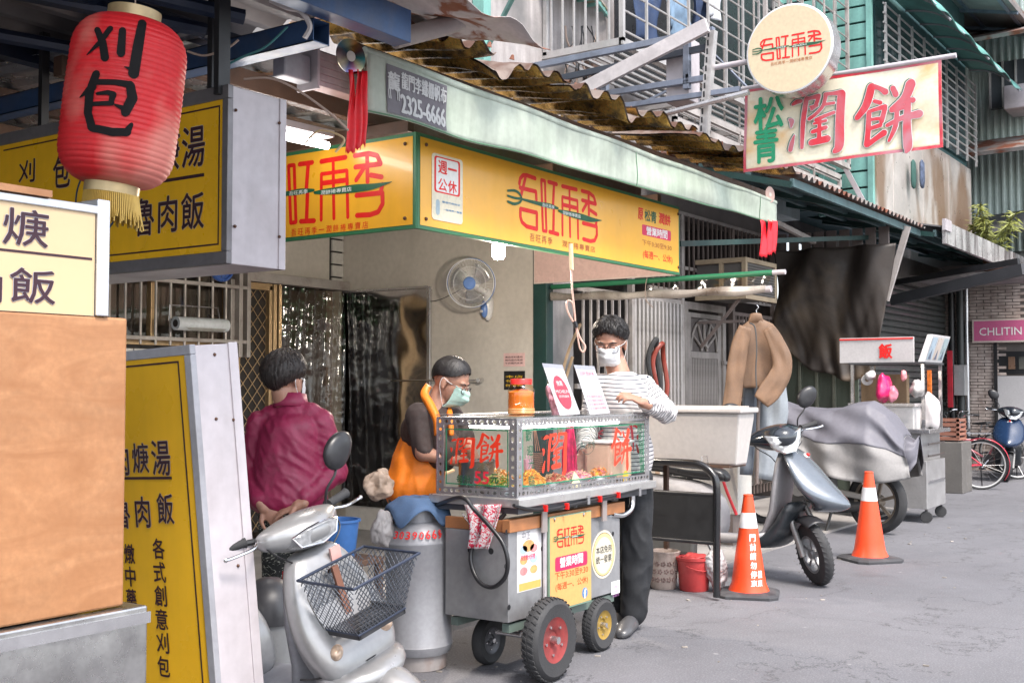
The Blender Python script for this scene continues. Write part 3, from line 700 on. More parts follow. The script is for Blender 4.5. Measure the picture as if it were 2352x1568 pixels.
# patch
def pf(u_, v_, l): 
    a_ = u_; p = V(vf(a_, v_)); return p+V((0, -l, 0))
pa0, pa1 = .045, .0; Zp = Zm(700, 0, 1500, 2091)
ua = PA.uv(*Zp(662, 600))[0]; ub = PA.uv(*Zp(1070, 700))[0]; fa = (ua-at0)/(at1-at0); fb = (ub-at0)/(at1-at0)
MB().grid(lambda a, b: pf(fa+(fb-fa)*a, .06+.80*b, .007), 16, 8).build('patch', mat('grey_patch_cloth', (.16, .15, .17), .7), AW, smooth='all')
class Bent(Plane):
    def w(s, u, v, l=0): return pf(fa+(fb-fa)*u, .06+.80*v, .008+l)
PT = Bent((0, 0, 0), (1, 0, 0)); mb = MB()
put_text(mb, PT, '龍門李鐵棚帆布', .22, .93, .98, .58, .003, .02); put_text(mb, PT, '2325-6666', .20, .46, .97, .06, .003, .03)
put_text(mb, PT, '龍', .02, .86, .19, .5, .003, .03)
for r_ in (.075, .05): mb.stroke(PT, [(.1-r_, .3, .014), (.1-r_, .5, .014), (.1, .5+r_*2, .014), (.1+r_, .5, .014), (.1+r_, .3, .014)], .003)
mb.build('lettering', mat('pale_print', (.55, .56, .56), .6), AW)
# ---- compact discs with red ribbons
def disc_ribbon(px, py, y, rad, rx0, rx1, ry0, ry1, label, flat=False):
    c = PYp(px, py, y); t = thing('compact_disc', label, 'disc charm', c)
    cdm = mat('disc_rainbow', (.5, .5, .52), .12, 1, var=.1)
    if 'rb' not in cdm:
        cdm['rb'] = 1; tt = cdm.node_tree; g = tt.nodes.new('ShaderNodeTexGradient'); g.gradient_type = 'RADIAL'
        tc = tt.nodes.new('ShaderNodeTexCoord'); mp = tt.nodes.new('ShaderNodeMapping'); mp.inputs['Rotation'].default_value = (pi/2, 0, 0); tt.links.new(tc.outputs['Object'], mp.inputs[0]); tt.links.new(mp.outputs[0], g.inputs[0])
        cr = tt.nodes.new('ShaderNodeValToRGB'); e_ = cr.color_ramp.elements; cols = [(.3, .25, .3), (.1, .25, .35), (.35, .45, .3), (.55, .3, .1), (.2, .1, .12), (.05, .3, .35), (.5, .5, .3), (.3, .12, .2), (.1, .1, .2), (.6, .55, .4), (.3, .25, .3)]
        e_[0].color = (*cols[0], 1); e_[1].color = (*cols[-1], 1)
        for i, c_ in enumerate(cols[1:-1]): q = e_.new((i+1)/10); q.color = (*c_, 1)
        tt.links.new(g.outputs[1], cr.inputs[0]); tt.links.new(cr.outputs[0], tt.nodes['Principled BSDF'].inputs['Base Color'])
    MB().lathe([(.02, 0), (rad, 0), (rad, .004), (.02, .004)], c, (-.2, -1, 0), 40).build('disc', cdm if not flat else mat('dull_pink_disc', (.5, .33, .28), .4), t)
    MB().lathe([(.0, -.0), (rad*.3, .001), (rad*.3, .006), (0, .007)], c, (-.2, -1, 0), 16).build('hub', mat('pale_hub', (.55, .5, .45), .5), t)
    rb = MB(); P = YP(y-.02)
    for i, (a, b, o) in enumerate(((rx0, rx0*.55+rx1*.45, 0), (rx0*.62+rx1*.38, rx0*.25+rx1*.75, .008), (rx0*.35+rx1*.65, rx1, .014))):
        p0, p1 = P.uv(a, ry0), P.uv(b, ry1); sp = (i-.8)*.012
        def fn(u, v):
            uu = p0[0]+(p1[0]-p0[0])*u+sp*v+.004*sin(v*9+i); vv = p0[1]+(p1[1]-p0[1]+.018*i)*v - (.014*abs(((u*3) % 1)-.5)*2 if v > .99 else 0)
            return P.w(uu, vv, o+.012*sin(u*5+v*4+i))
        rb.grid(fn, 12, 14)
    rb.build('ribbon', mat('red_satin', (.75, .012, .025), .45, var=.08, sub=.0), t, smooth='all', solid=.0015)
disc_ribbon(805, 130, 3.74, .085, 800, 834, 160, 350, 'rainbow compact disc with long red ribbon at the left end of the awning')
disc_ribbon(1768, 447, 3.78, .07, 1746, 1780, 505, 590, 'dull disc with short red ribbon at the right end of the awning', True)
# lamp bracket box at the awning's left end
a = PYp(712, 158, 3.95); b = PYp(840, 210, 3.95)
t = thing('bracket_box', 'ribbed metal awning housing with dented grey end plate behind the compact disc', 'housing', a)
MB().bar(a, (b.x, a.y, a.z-.0), .09, .17).build('housing', mat('pinkish_metal', (.42, .33, .34), .4, .3, dirt=.4, ds=6), t, bevel=.003)
for k in range(4): MB().box(a.x+.0, a.y-.052, a.z-.06+k*.035, b.x, a.y-.046, a.z-.05+k*.035).build('rib', mat('pinkish_metal'), t)
MB().box(a.x-.02, a.y-.07, a.z-.11, a.x-.002, a.y+.07, a.z+.11).build('end_plate', WHITEMET, t, bevel=.003)
MB().box(a.x-.2, a.y-.03, a.z-.08, a.x-.02, a.y+.05, a.z+.05).build('end_cap', GREYMET, t, bevel=.01)
# ---- corrugated roof sheets with gold foil underside
FOIL = blend2('gold_foil_underside', (.78, .44, .12), (.16, .11, .07), 5, .50, .64, .28, .7, dis=.8, var=.3, vs=8, wob=.4, ws=9)
RT_ = blend2('old_roof_sheet', (.20, .16, .14), (.10, .05, .035), 4, .45, .6, .6, .3, var=.3, vs=5)
t = thing('corrugated_roof', 'row of old corrugated roof sheets with curled edges and gold foil undersides above the green awning', 'roof', (7, 4, 3.1))
xs = [4.25, 5.05, 5.85, 6.7, 7.6, 8.6, 9.6]
for i in range(6):
    x0, x1 = xs[i]+.02, xs[i+1]+.06; z = PYp(0, 0, 1).z*0
    zt = 3.20+.012*i
    cur = [0, 1, .7, 0, .3, .1][i]
    def fn(a, b):
        x = x0+(x1-x0)*a; wv = .026*max(-1, min(1, 1.3*sin(2*pi*a*4+i)))
        y = 3.64+.75*b+.02*noise.noise(V((a*5, i, 0))); e_ = (1-b)**3
        zz = zt+.10*b+wv+.03*noise.noise(V((a*4, b*2, i*3)))*(1.2-b)
        zz -= e_*cur*.13*max(0, sin(a*5.2+i*1.3)) ; zz += .02*(a-.5)
        return (x, y, zz)
    MB().grid(fn, 48, 14).build('roof_sheet', RT_, t, smooth='all')
    MB().grid(lambda a, b: V(fn(a, b))+V((0, .01, -.007)), 48, 14).build('foil_lining', FOIL, t, smooth='all')
MB().box(4.3, 3.95, 3.06, 9.7, 4.0, 3.12).build('batten', WOODD, t); MB().box(4.3, 4.3, 3.10, 9.7, 4.36, 3.16).build('batten', WOODD, t)
mb = MB(); rnd = random.Random(3)
for k in range(22):
    x = 4.4+k*.24; mb.lathe([(.016, 0), (.012, .01), (.008, .025), (.0, .03)], (x, 3.70+rnd.random()*.05, 3.235+rnd.random()*.02), (0, -.3, 1), 8)
mb.build('roof_caps', mat('rust_cap', (.16, .06, .035), .8, var=.4), t, smooth=True)
MB().box(4.2, 4.08, 2.9, 9.6, 4.12, 3.06).build('fascia', WOODD, t)
# grey pipe at the hall roof
a, b = PYp(890, 115, 3.5), PYp(1095, 32, 3.5)
MB().tube([PD(905, 92, 5.4), PD(1020, 60, 5.55), PD(1092, 38, 5.7)], [.045, .05, .04], 12).build('drain_pipe', mat('grimy_pipe', (.42, .38, .36), .6, dirt=.5, ds=4), label='short grimy grey drain pipe poking out under the rusty roof sheet', cat='pipe', smooth=True)
# ================================================================ red lantern
def lantern():
    top = PD(307, 50, 3.6); bot = PD(258, 425, 3.6); ax = (top-bot).normalized(); Lh = (top-bot).length
    t = thing('paper_lantern', 'large red ribbed paper lantern with black brush characters and gold fringe', 'lantern', bot)
    tocam = (CAM-bot); tocam.z = 0; nrm = (tocam-ax*tocam.dot(ax)).normalized(); ux = nrm.cross(ax)*-1
    if ux.dot(RT) < 0: ux = -ux
    RW = .176
    def rad(h):  # h 0..1
        e_ = min(h, 1-h)/.22
        base = RW*(1 if e_ >= 1 else (.46+.54*sqrt(max(0, 1-(1-e_)**2.2))))
        base *= 1+.04*(.5-abs(h-.5))
        return base
    prof = []; n = 30
    for i in range(n*6+1):
        h = i/(n*6); ph = (i % 6)/6; r = rad(h)*(1-.018+.018*abs(sin(pi*ph))**.7); prof.append((r, h*Lh))
    LP = mat('lantern_red_paper', (.62, .016, .022), .55, var=.12, vs=4, sub=.0)
    tt = LP.node_tree; bs_ = tt.nodes['Principled BSDF']; tc = tt.nodes.new('ShaderNodeTexCoord'); nn = tt.nodes.new('ShaderNodeTexNoise'); nn.inputs['Scale'].default_value = 3.2; nn.inputs['Detail'].default_value = 3
    tt.links.new(tc.outputs['Object'], nn.inputs[0]); r_ = tt.nodes.new('ShaderNodeMapRange'); r_.inputs[1].default_value = .46; r_.inputs[2].default_value = .62; tt.links.new(nn.outputs['Fac'], r_.inputs[0])
    mx = tt.nodes.new('ShaderNodeMix'); mx.data_type = 'RGBA'; tt.links.new(r_.outputs[0], mx.inputs[0]); tt.links.new(bs_.inputs['Base Color'].links[0].from_socket, mx.inputs[6]); mx.inputs[7].default_value = (.66, .20, .16, 1)
    tt.links.new(mx.outputs[2], bs_.inputs['Base Color'])
    MB().lathe(prof, bot, ax, 56).build('paper_body', LP, t, smooth='all')
    BR_ = mat('aged_brass_paper', (.50, .38, .20), .35, .3, dirt=.3, ds=9)
    MB().lathe([(.078, Lh-.002), (.082, Lh), (.082, Lh+.035), (.07, Lh+.035), (.07, Lh)], bot, ax, 40).build('top_ring', BR_, t, smooth=True)
    MB().lathe([(.084, -.03), (.084, .004), (.07, .004), (.07, -.03)], bot, ax, 40).build('bottom_ring', BR_, t, smooth=True)
    fr_ = MB(); rn = random.Random(5)
    for k in range(90):
        an = 2*pi*k/90; d = ux*cos(an)+nrm*sin(an); p = bot+d*.08-ax*.02
        fr_.tube([p, p+d*.008-V((0, 0, .06)), p+d*(.01+rn.random()*.012)-V((rn.random()*.006, 0, .085+rn.random()*.03))], .0028, 4)
    fr_.build('fringe', mat('gold_fringe', (.48, .31, .07), .5, .3), t)
    ST_ = [[(275, 320, 40), (315, 420, 52), (330, 525, 56)], [(368, 315, 40), (300, 410, 38), (205, 495, 8)], [(452, 325, 48), (440, 490, 58)],
           [(592, 250, 58), (560, 430, 70), (528, 625, 74)], [(535, 600, 44), (465, 580, 6)], [(270, 630, 52), (235, 730, 60), (155, 790, 6)],
           [(260, 690, 42), (400, 690, 40), (505, 700, 50)], [(505, 700, 60), (520, 790, 70), (470, 895, 62)], [(275, 770, 20), (350, 762, 34), (390, 775, 44)], [(385, 780, 44), (370, 835, 34)], [(470, 870, 44), (400, 845, 16)], [(250, 840, 30), (380, 835, 34)],
           [(225, 745, 60), (212, 900, 54), (240, 1005, 54), (380, 1032, 58), (480, 1028, 56), (515, 970, 26)]]
    kpx = 3.6/FPX
    cpx = Z7(470, 700); c3 = PD(cpx[0], cpx[1], 3.6)
    class LanP(Plane):
        def w(s, u, v, l=0):
            h = v; r = rad(max(.02, min(.98, h/Lh)))+.0012+l; uu = max(-r*.98, min(r*.98, u)); return bot+ax*h+ux*uu+nrm*sqrt(max(0, r*r-uu*uu))
    LPn = LanP((0, 0, 0), (1, 0, 0)); ink = MB()
    for i, s_ in enumerate(ST_):
        l = []
        for x, y, w_ in s_:
            px, py = Z7(x, y); p = PD(px, py, 3.6); q = p-bot
            l.append((q.dot(ux), q.dot(ax), w_*.3445*.91875*kpx))
        l2 = []
        for j in range(len(l)-1):
            for k in range(4): t_ = k/4; l2.append(tuple(l[j][c]*(1-t_)+l[j+1][c]*t_ for c in range(3)))
        l2.append(l[-1]); ink.stroke(LPn, l2, .0008+.00006*i)
    ink.build('lettering', mat('black_ink', (.012, .011, .012), .75, var=.1, spec=.15), t)
    MB().tube([bot+ax*(Lh+.03), PD(312, -30, 3.6), PD(313, -90, 3.62)], .0025, 5).build('cord', mat('string', (.4, .3, .25), .8), t)
lantern()
# ================================================================ big yellow hanging lightbox
XB = PXp(528, 400, 3.14).x; PBX = XP(XB)
q0 = PBX.uv(528, 200); q1 = PBX.uv(528, 598); yb = -q0[0]; zt, zb = q0[1], q1[1]; yl = 5.25
t = thing('hanging_lightbox', 'deep yellow lightbox sign hanging from the hall roof with a plain white side', 'sign', (XB+.15, (yb+yl)/2, zb))
TH = PYp(655, 400, yb).x-XB
MB().box(XB+.004, yb+.002, zb-.012, XB+TH, yl, zt+.01).build('box_body', WHITEMET, t, bevel=.004)
f_ = MB(); GF = mat('grey_sign_frame', (.20, .19, .20), .4, .4, dirt=.3, ds=5)
for u_a, v_a, u_b, v_b in ((-yl, zt-.045, -yb-.0, zt+.012), (-yl, zb-.012, -yb-.0, zb+.04), (-yb-.035, zb+.04, -yb, zt-.045), (-yl, zb+.04, -yl+.04, zt-.045)): f_.slab(PBX, u_a, v_a, u_b, v_b, -.02, .008)
f_.build('frame', GF, t, bevel=.003)
MB().slab(PBX, -yl+.03, zb+.03, -yb-.03, zt-.04, -.02, .001).build('sign_face', YEL, t)
MB().box(XB+TH-.035, yb-.004, zb-.012, XB+TH+.002, yb+.03, zt+.01).build('side_trim', WHITEMET, t, bevel=.002)
ZA = Zm(0, 0, 860, 2107)
ln = MB()
ua, va = PBX.uv(*ZA(1350, 645)); ub, vb_ = PBX.uv(*ZA(1340, 1500)); uc = -yl+.08
for (a, b, c, d) in ((uc, va-.007, ua, va), (uc, vb_, ua, vb_+.007), (ua-.007, vb_+.007, ua, va-.007)): ln.slab(PBX, a, b, c, d, .0012, .0022)
a = PBX.uv(*ZA(840, 1145)); b = PBX.uv(*ZA(1252, 1072)); ln.slab(PBX, a[0], a[1], b[0], a[1]+.014, .0012, .0022)
ln.build('border_line', MAROON, t)
def outlined(P, items, parent, wob=.015, out=.03, ink=.015, olc=None, inkm=None):
    for s_, x0, y0, x1, y1, Z in items:
        a = MB(); b = MB()
        text_px(a, P, s_, *Z(x0, y0), *Z(x1, y1), .0022, out, wob=wob); text_px(b, P, s_, *Z(x0, y0), *Z(x1, y1), .0030, ink, wob=wob)
        a.build('letter_outline', olc or mat('pale_halo', (.55, .50, .45), .5), parent); b.build('lettering', inkm or MAROON, parent)
outlined(PBX, [('湯', 1120, 790, 1255, 1010, ZA), ('焿', 965, 830, 1100, 1035, ZA), ('飯', 1115, 1190, 1250, 1395, ZA), ('肉', 975, 1210, 1085, 1415, ZA), ('魯', 830, 1225, 945, 1435, ZA),
              ('包', 330, 965, 430, 1140, ZA), ('刈', 120, 990, 215, 1110, ZA)], t)
lg_ = MB(); c = PBX.uv(*ZA(600, 1220))
for k in range(24): pass
lg_.stroke(PBX, [(c[0]+.16*cos(R(a)), c[1]+.16*sin(R(a)), .012) for a in range(0, 361, 20)], .0025); lg_.build('circle_mark', mat('navy_print', (.02, .05, .12), .5), t)
for px, py in ((588, 276), (697, 308), (586, 566), (697, 592)):
    q = PYp(px*.91875, py*.91875, yb); MB().ell((q.x, yb-.004, q.z), .007, nu=8, nv=5).build('screw', SCREWM, t, smooth=True)
for yy in (yb+.25, yl-.2): MB().box(XB+.12, yy, zt, XB+.16, yy+.03, 3.1).build('hanger', BLACK, t)
# ================================================================ left stall: cream lightbox, wooden board, steel base
YF = 2.6; PF = YP(YF)
t = thing('wooden_board', 'upright orange-brown varnished plywood board at the left edge', 'board', (1.5, YF, .75))
WOODO = blend2('orange_plywood', (.40, .195, .09), (.31, .135, .055), 3, .35, .7, .42, dis=2.2, zs=3.2, var=.2, vs=3, fine=.12, bump=.08, bs=60, dirt=.15, ds=5, dcol=(.2, .08, .03))
ux, vt_ = PF.uv(293, 731); _, vbm = PF.uv(293, 1388)
MB().slab(PF, -.2, vbm, ux, vt_, -.03, 0).build('panel', WOODO, t, bevel=.006)
t = thing('stall_counter', 'scuffed steel counter base under the plywood board', 'counter', (1.4, YF, 0))
ub, _ = PF.uv(322, 1500)
MB().box(-.2, YF-.03, .0, ub, YF+.55, vbm-.004).build('body', mat('scuffed_stainless', (.50, .49, .48), .28, .95, var=.12, vs=5, dirt=.2, ds=4, wob=.5, ws=4), t, bevel=.006)
MB().box(-.2, YF-.036, vbm-.05, ub+.005, YF-.031, vbm-.02).build('seam', STEEL, t)
MB().box(-.2, YF+.05, vbm, ux-.1, YF+.5, vt_-.03).build('cabinet', mat('grey_cabinet', (.2, .19, .2), .5), t)
t = thing('cream_lightbox', 'cream lightbox sign with black brush characters standing above the plywood board', 'sign', (1.2, YF, 1.5))
a = PF.uv(0, 433); b = PF.uv(218, 728); PF2 = PF.off(.0)
u_r = PF.uv(222, 600)[0]
MB().slab(PF, -.1, b[1]+.002, u_r, PF.uv(222, 473)[1]-.004, -.12, -.004).build('box_body', GREYMET, t)
MB().slab(PF, -.1, b[1]+.003, u_r-.006, PF.uv(222, 473)[1]-.02, -.006, .0).build('sign_face', CREAM, t)
MB().slab(PF, -.1, PF.uv(222, 473)[1]-.022, u_r+.02, PF.uv(222, 473)[1], -.12, .006).build('frame', GALV2, t, bevel=.003)
MB().slab(PF, u_r-.004, b[1]+.003, PF.uv(248, 600)[0], PF.uv(222, 473)[1]+.018, -.12, .008).build('frame', GALV2, t, bevel=.003)
MB().slab(PF, -.1, PF.uv(222, 473)[1]+.001, PF.uv(110, 430)[0], PF.uv(222, 473)[1]+.018, -.1, .02).build('wood_strip', WOODO, t)
outlined(PF, [('焿', 20, 1265, 290, 1520, ZA)], t, olc=mat('blue_grey_halo', (.42, .42, .5), .5))
ZB = Zm(0, 600, 700, 1829)
outlined(PF, [('飯', 65, 175, 355, 420, ZB), ('肉', -150, 200, 5, 410, ZB)], t, olc=mat('blue_grey_halo'))
a = PF.uv(*ZB(-60, 100)); c = PF.uv(*ZB(600, 132)); MB().slab(PF, a[0], c[1], c[0], c[1]+.006, .0005, .0015).build('border_line', MAROON, t)
# standing yellow lightbox, leaning inwards
LN = R(4.5); XS = 2.5; base = PXp(445, 1568, XS)
PSt = Plane(PXp(437, 793, XS), (0, -cos(0), 0), (0, sin(R(1.5)), cos(R(1.5))))
t = thing('standing_lightbox', 'tall yellow lightbox sign standing on the ground, white side turned to the street', 'sign', (XS+.1, 3.0, 0))
# local frame: face plane x = XS, the box leans so that its top is further inwards
o_ = PXp(436, 793, XS); upv = (V((0, 0, 1))+V((0, .05, 0))+V((-.07, 0, 0))).normalized(); uxv = V((.0, -1, 0)); uxv = (uxv-upv*uxv.dot(upv)).normalized()
PSt = Plane(o_, uxv, upv); wS = .195; hS = -o_.z/upv.z
MB().slab(PSt, -1.0, hS, -.0, 0, -wS, -.006).build('box_body', WHITEMET, t, bevel=.004)
f_ = MB()
for q in ((-1.0, -.03, .004, .003), (-.03, hS, .004, -.03), (-1.0, hS, -.97, -.03)): f_.slab(PSt, *q, -.02, .004)
f_.build('frame', GREYMET, t, bevel=.003)
MB().slab(PSt, -.97, hS+.02, -.03, -.03, -.02, -.001).build('sign_face', YEL, t)
f_ = MB(); f_.slab(PSt, -.0, hS, .006, .004, -wS-.004, -wS+.035); f_.build('side_trim', WHITEMET, t, bevel=.002)
ln = MB(); a = PSt.uv(*ZB(1168, 800)); ln.slab(PSt, a[0]-.006, hS+.05, a[0], a[1], .0003, .0012); ln.slab(PSt, -.94, a[1], a[0], a[1]+.006, .0003, .0012)
a = PSt.uv(395, 1100); ln.slab(PSt, -.9, a[1], a[0], a[1]+.009, .0003, .0012); ln.build('border_line', MAROON, t)
I = lambda x, y: (x, y)
outlined(PSt, [('湯', 347, 1012, 395, 1090, I), ('焿', 303, 1018, 345, 1085, I), ('肉', 262, 1022, 299, 1090, I), ('飯', 360, 1132, 402, 1202, I), ('肉', 310, 1140, 348, 1210, I), ('魯', 262, 1140, 302, 1212, I)], t)
mb = MB()
def column(mb, s_, p0, p1, wd):
    a, b = PSt.uv(*p0), PSt.uv(*p1); h = (a[1]-b[1])/len(s_)
    for i, ch in enumerate(s_): u = a[0]+(b[0]-a[0])*(i+.5)/len(s_); put_text(mb, PSt, ch, u-wd/2, a[1]-i*h-h*.07, u+wd/2, a[1]-(i+1)*h+h*.07, .002, .02, wob=.015)
column(mb, '各式創意刈包', (364, 1232), (378, 1556), .062); mb.build('lettering', MAROON, t); mb = MB(); column(mb, '燉中藥', (297, 1245), (304, 1400), .055)
mb.build('lettering', MAROON, t)
for u_, v_ in ((-.085, -.25), (-.16, -.26), (-.1, -.035), (-.13, -.75)):
    p = PSt.w(0.001, v_, u_); MB().ell(p, .006, nu=8, nv=5).build('screw', SCREWM, t, smooth=True)
# ================================================================ old house to the right of the stall
HS = thing('old_house', 'weathered grey concrete house with barred ground floor gate behind the cart', 'house', (11, 5.5, 0))
def hb(name, m, *b, par=HS, **k): return MB().box(*b).build(name, m, par, **k)
hb('upper_wall', STONEW, 2.6, 5.5, 3.42, 14.0, 5.7, 11)
hb('pillar', STONEW, 8.33, 5.46, 0, 8.86, 5.75, 3.42)
hb('lintel', mat('grimy_lintel', (.18, .16, .15), .8, dirt=.5), 8.86, 5.5, 3.22, 13.7, 5.7, 3.42)
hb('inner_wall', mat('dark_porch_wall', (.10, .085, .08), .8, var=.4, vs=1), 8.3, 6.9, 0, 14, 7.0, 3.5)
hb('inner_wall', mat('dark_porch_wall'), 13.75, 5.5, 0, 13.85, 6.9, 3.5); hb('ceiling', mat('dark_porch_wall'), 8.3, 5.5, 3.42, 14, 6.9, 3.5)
g = thing('iron_grille', 'pale iron bar grille beside the grey concrete pillar behind the cart', 'grille', (9.9, 5.46, .2)); IG = g
for z in (2.24, .5, 1.35): MB().box(8.9, 5.44, z, 11.03, 5.475, z+.045).build('rail', IRON, g, bevel=.002)
series(MB().box(9.0, 5.435, .25, 9.018, 5.455, 2.24), 'bar', IRON, g, 7, (.135, 0, 0))
series(MB().box(9.95, 5.42, .25, 9.985, 5.445, 2.24), 'bar', mat('pale_iron', (.50, .47, .45), .5, .2, dirt=.4, ds=5), g, 13, (.084, 0, 0))
for x in (9.9, 11.0): MB().box(x, 5.42, .1, x+.05, 5.48, 3.2).build('post', IRON, g, bevel=.003)
g = thing('upper_grille', 'row of tall thin iron bars above the gate door', 'grille', (11.5, 5.46, 2.35))
for z in (2.36, 2.62, 3.2): MB().box(10.3, 5.44, z, 13.5, 5.47, z+.035).build('rail', IRON, g)
series(MB().box(10.36, 5.43, 2.38, 10.378, 5.447, 3.2), 'bar', IRON2, g, 26, (.118, 0, 0))
# gate door with the fan arch
g = thing('gate_door', 'grey iron gate door with a half-round sunburst arch over vertical slats', 'door', (11.55, 5.46, .02))
GM = mat('worn_grey_gate_paint', (.30, .27, .25), .55, .15, dirt=.5, ds=4, streak=.3)
for b in ((11.06, 5.42, .05, 11.14, 5.48, 2.28), (12.02, 5.42, .05, 12.10, 5.48, 2.28), (11.14, 5.42, 2.2, 12.02, 5.48, 2.28)): MB().box(*b).build('frame', GM, g, bevel=.003)
for b in ((11.15, 5.44, .08, 11.24, 5.475, 2.17), (11.93, 5.44, .08, 12.01, 5.475, 2.17), (11.24, 5.44, 2.12, 11.93, 5.475, 2.17), (11.24, 5.44, 1.68, 11.93, 5.475, 1.75), (11.24, 5.44, .08, 11.93, 5.475, .16)): MB().box(*b).build('leaf_rail', GM, g, bevel=.003)
series(MB().box(11.25, 5.445, .16, 11.275, 5.465, 1.68), 'slat', GM, g, 17, (.040, 0, 0))
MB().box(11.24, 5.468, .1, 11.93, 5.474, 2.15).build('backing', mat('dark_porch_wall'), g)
c = V((11.585, 5.45, 1.76)); rr = .33
MB().tube([c+V((rr*cos(R(a)), 0, rr*1.05*sin(R(a)))) for a in range(0, 181, 10)], .014, 6).build('arch', GM, g, smooth=True)
for a in (30, 60, 90, 120, 150): MB().tube([c+V((.06*cos(R(a)), 0, .06*sin(R(a)))), c+V((rr*cos(R(a)), 0, rr*1.05*sin(R(a))))], [.018, .012], 6).build('spoke', GM, g, smooth=True)
MB().tube([c+V((.07*cos(R(a)), 0, .07*sin(R(a)))) for a in range(0, 181, 20)], .016, 6).build('hub', GM, g, smooth=True)
MB().box(12.0, 5.40, 1.62, 12.25, 5.43, 1.66).build('latch', GM, g)
# shared right hand dark grilles
g = thing('brown_grille', 'dark brown iron grille behind the hanging raincoat', 'grille', (12.8, 5.46, .1))
for x in (12.3, 13.55): MB().box(x, 5.42, 0, x+.06, 5.48, 3.2).build('post', IRON2, g, bevel=.003)
series(MB().box(12.42, 5.44, .1, 12.44, 5.46, 2.2), 'bar', IRON2, g, 11, (.10, 0, 0))
for z in (.2, 1.2, 2.2): MB().box(12.3, 5.45, z, 13.6, 5.475, z+.04).build('rail', IRON2, g)
# window air conditioner box in its wooden frame
q = PYp(1735, 662, 4.9)
t = thing('window_aircon', 'boxy window air conditioner with pale wooden frame and louvred front above the raincoat', 'air conditioner', (q.x, 5.1, 2.3))
x0 = PYp(1683, 660, 5.0).x; x1 = 12.2; y0 = 4.85; z0 = 2.30; z1 = 2.74
WFR = mat('pale_wood_frame', (.46, .36, .24), .6, dirt=.3, ds=5)
MB().box(x0+.05, y0+.02, z0+.02, x1-.02, 5.44, z1-.02).build('body', mat('dim_grey_case', (.16, .15, .14), .5, .2, dirt=.3), t)
for b in ((x0, y0, z0, x0+.05, 5.44, z0+.05), (x0, y0, z1-.05, x0+.05, 5.44, z1), (x0, y0, z0+.05, x0+.05, y0+.05, z1-.05), (x0, 5.12, z0+.05, x0+.05, 5.16, z1-.05),
          (x0+.05, y0, z0, x1, y0+.03, z0+.05), (x0+.05, y0, z1-.05, x1, y0+.03, z1), (x1-.05, y0, z0+.05, x1, y0+.03, z1-.05)): MB().box(*b).build('frame', WFR, t, bevel=.003)
series(MB().box(x0+.055, y0+.004, z0+.06, x1-.05, y0+.02, z0+.075), 'louvre', mat('dim_grey_case'), t, 11, (0, 0, .03))
MB().box(x0+.05, y0+.05, z0-.25, x0+.08, 5.44, z0-.22).build('bracket', IRON2, t); MB().bar((x0+.06, y0+.1, z0), (x0+.06, 5.4, z0-.5), .03, .03).build('bracket', IRON2, t)
# rolled side curtain on a green rod
t = thing('rolled_curtain', 'rolled clear plastic side curtain under a green rod, hung across the right of the stall', 'curtain', (8.3, 4.4, 2.05))
XR = 8.30; a, b = PXp(1224, 662, XR), PXp(1775, 626, XR); c, d = PXp(1228, 682, XR), PXp(1760, 664, XR)
MB().tube([a, b], .022, 10).build('rod', mat('green_rod', (.02, .17, .08), .5, dirt=.3), t, smooth=True)
MB().tube([b+V((0, -.0, 0)), b+V((0, -.1, 0))], .02, 10).build('rod_end', WHITEMET, t, smooth=True)
CR = blend2('dirty_plastic_roll', (.50, .46, .42), (.14, .11, .09), 1.8, .42, .62, .3, dis=.5, var=.1, vs=6, coat=.3)
n = 26; MB().tube([c+(d-c)*(k/n)+V((0, 0, -.012*sin(pi*k/n)+.005*sin(k))) for k in range(n+1)], [.034+.006*sin(k*.9) for k in range(n+1)], 12).build('roll', CR, t, smooth=True)
MB().tube([d+V((0, .01, 0)), d+V((0, -.04, 0))], .026, 12).build('core', WHITEMET, t, smooth=True)
MB().grid(lambda u, v: a+(b-a)*u+((c+(d-c)*u)-(a+(b-a)*u))*v+V((-.004+.012*sin(u*60)*v, 0, 0)), 60, 4).build('sheet', CLEAR, t, smooth='all')
ty = MB(); p = a+(b-a)*.52; ty.tube(curve3([p+V((-.03, 0, .05)), p+V((-.07, 0, -.05)), p+V((-.06, 0, -.16)), p+V((0.0, -.03, -.22))]), .004, 5); ty.build('tie', mat('string'), t)
# ---------------- white loop cable with dangling loops
t0 = PXp(1312, 590, 7.2)
cabm = mat('pinkish_cable', (.62, .40, .33), .5)
pts = [PD(x, y, 7.0) for x, y in ((1312, 600), (1314, 660), (1318, 700), (1322, 745))]
t = thing('lamp_cord', 'pale pink lamp cord tied into loops hanging between the two sellers', 'cord', pts[-1])
MB().tube(curve3(pts), .006, 6).build('cord', cabm, t, smooth=True)
MB().tube(curve3([PD(x, y, 7.0) for x, y in ((1320, 745), (1306, 720), (1301, 700), (1306, 690), (1316, 700), (1322, 745))]), .006, 6).build('loop', cabm, t, smooth=True)
MB().tube(curve3([PD(x, y, 7.0) for x, y in ((1322, 745), (1332, 775), (1344, 795), (1340, 808), (1332, 800), (1326, 770), (1322, 745))]), .006, 6).build('loop', cabm, t, smooth=True)
MB().tube([PD(1319, 738, 6.995), PD(1324, 752, 6.995)], .014, 6).build('tie', BLACK, t)
MB().tube([PD(1311, 560, 7), PD(1313, 620, 7)], .014, 8).build('switch', mat('warm_plastic', (.7, .55, .35), .5), t)
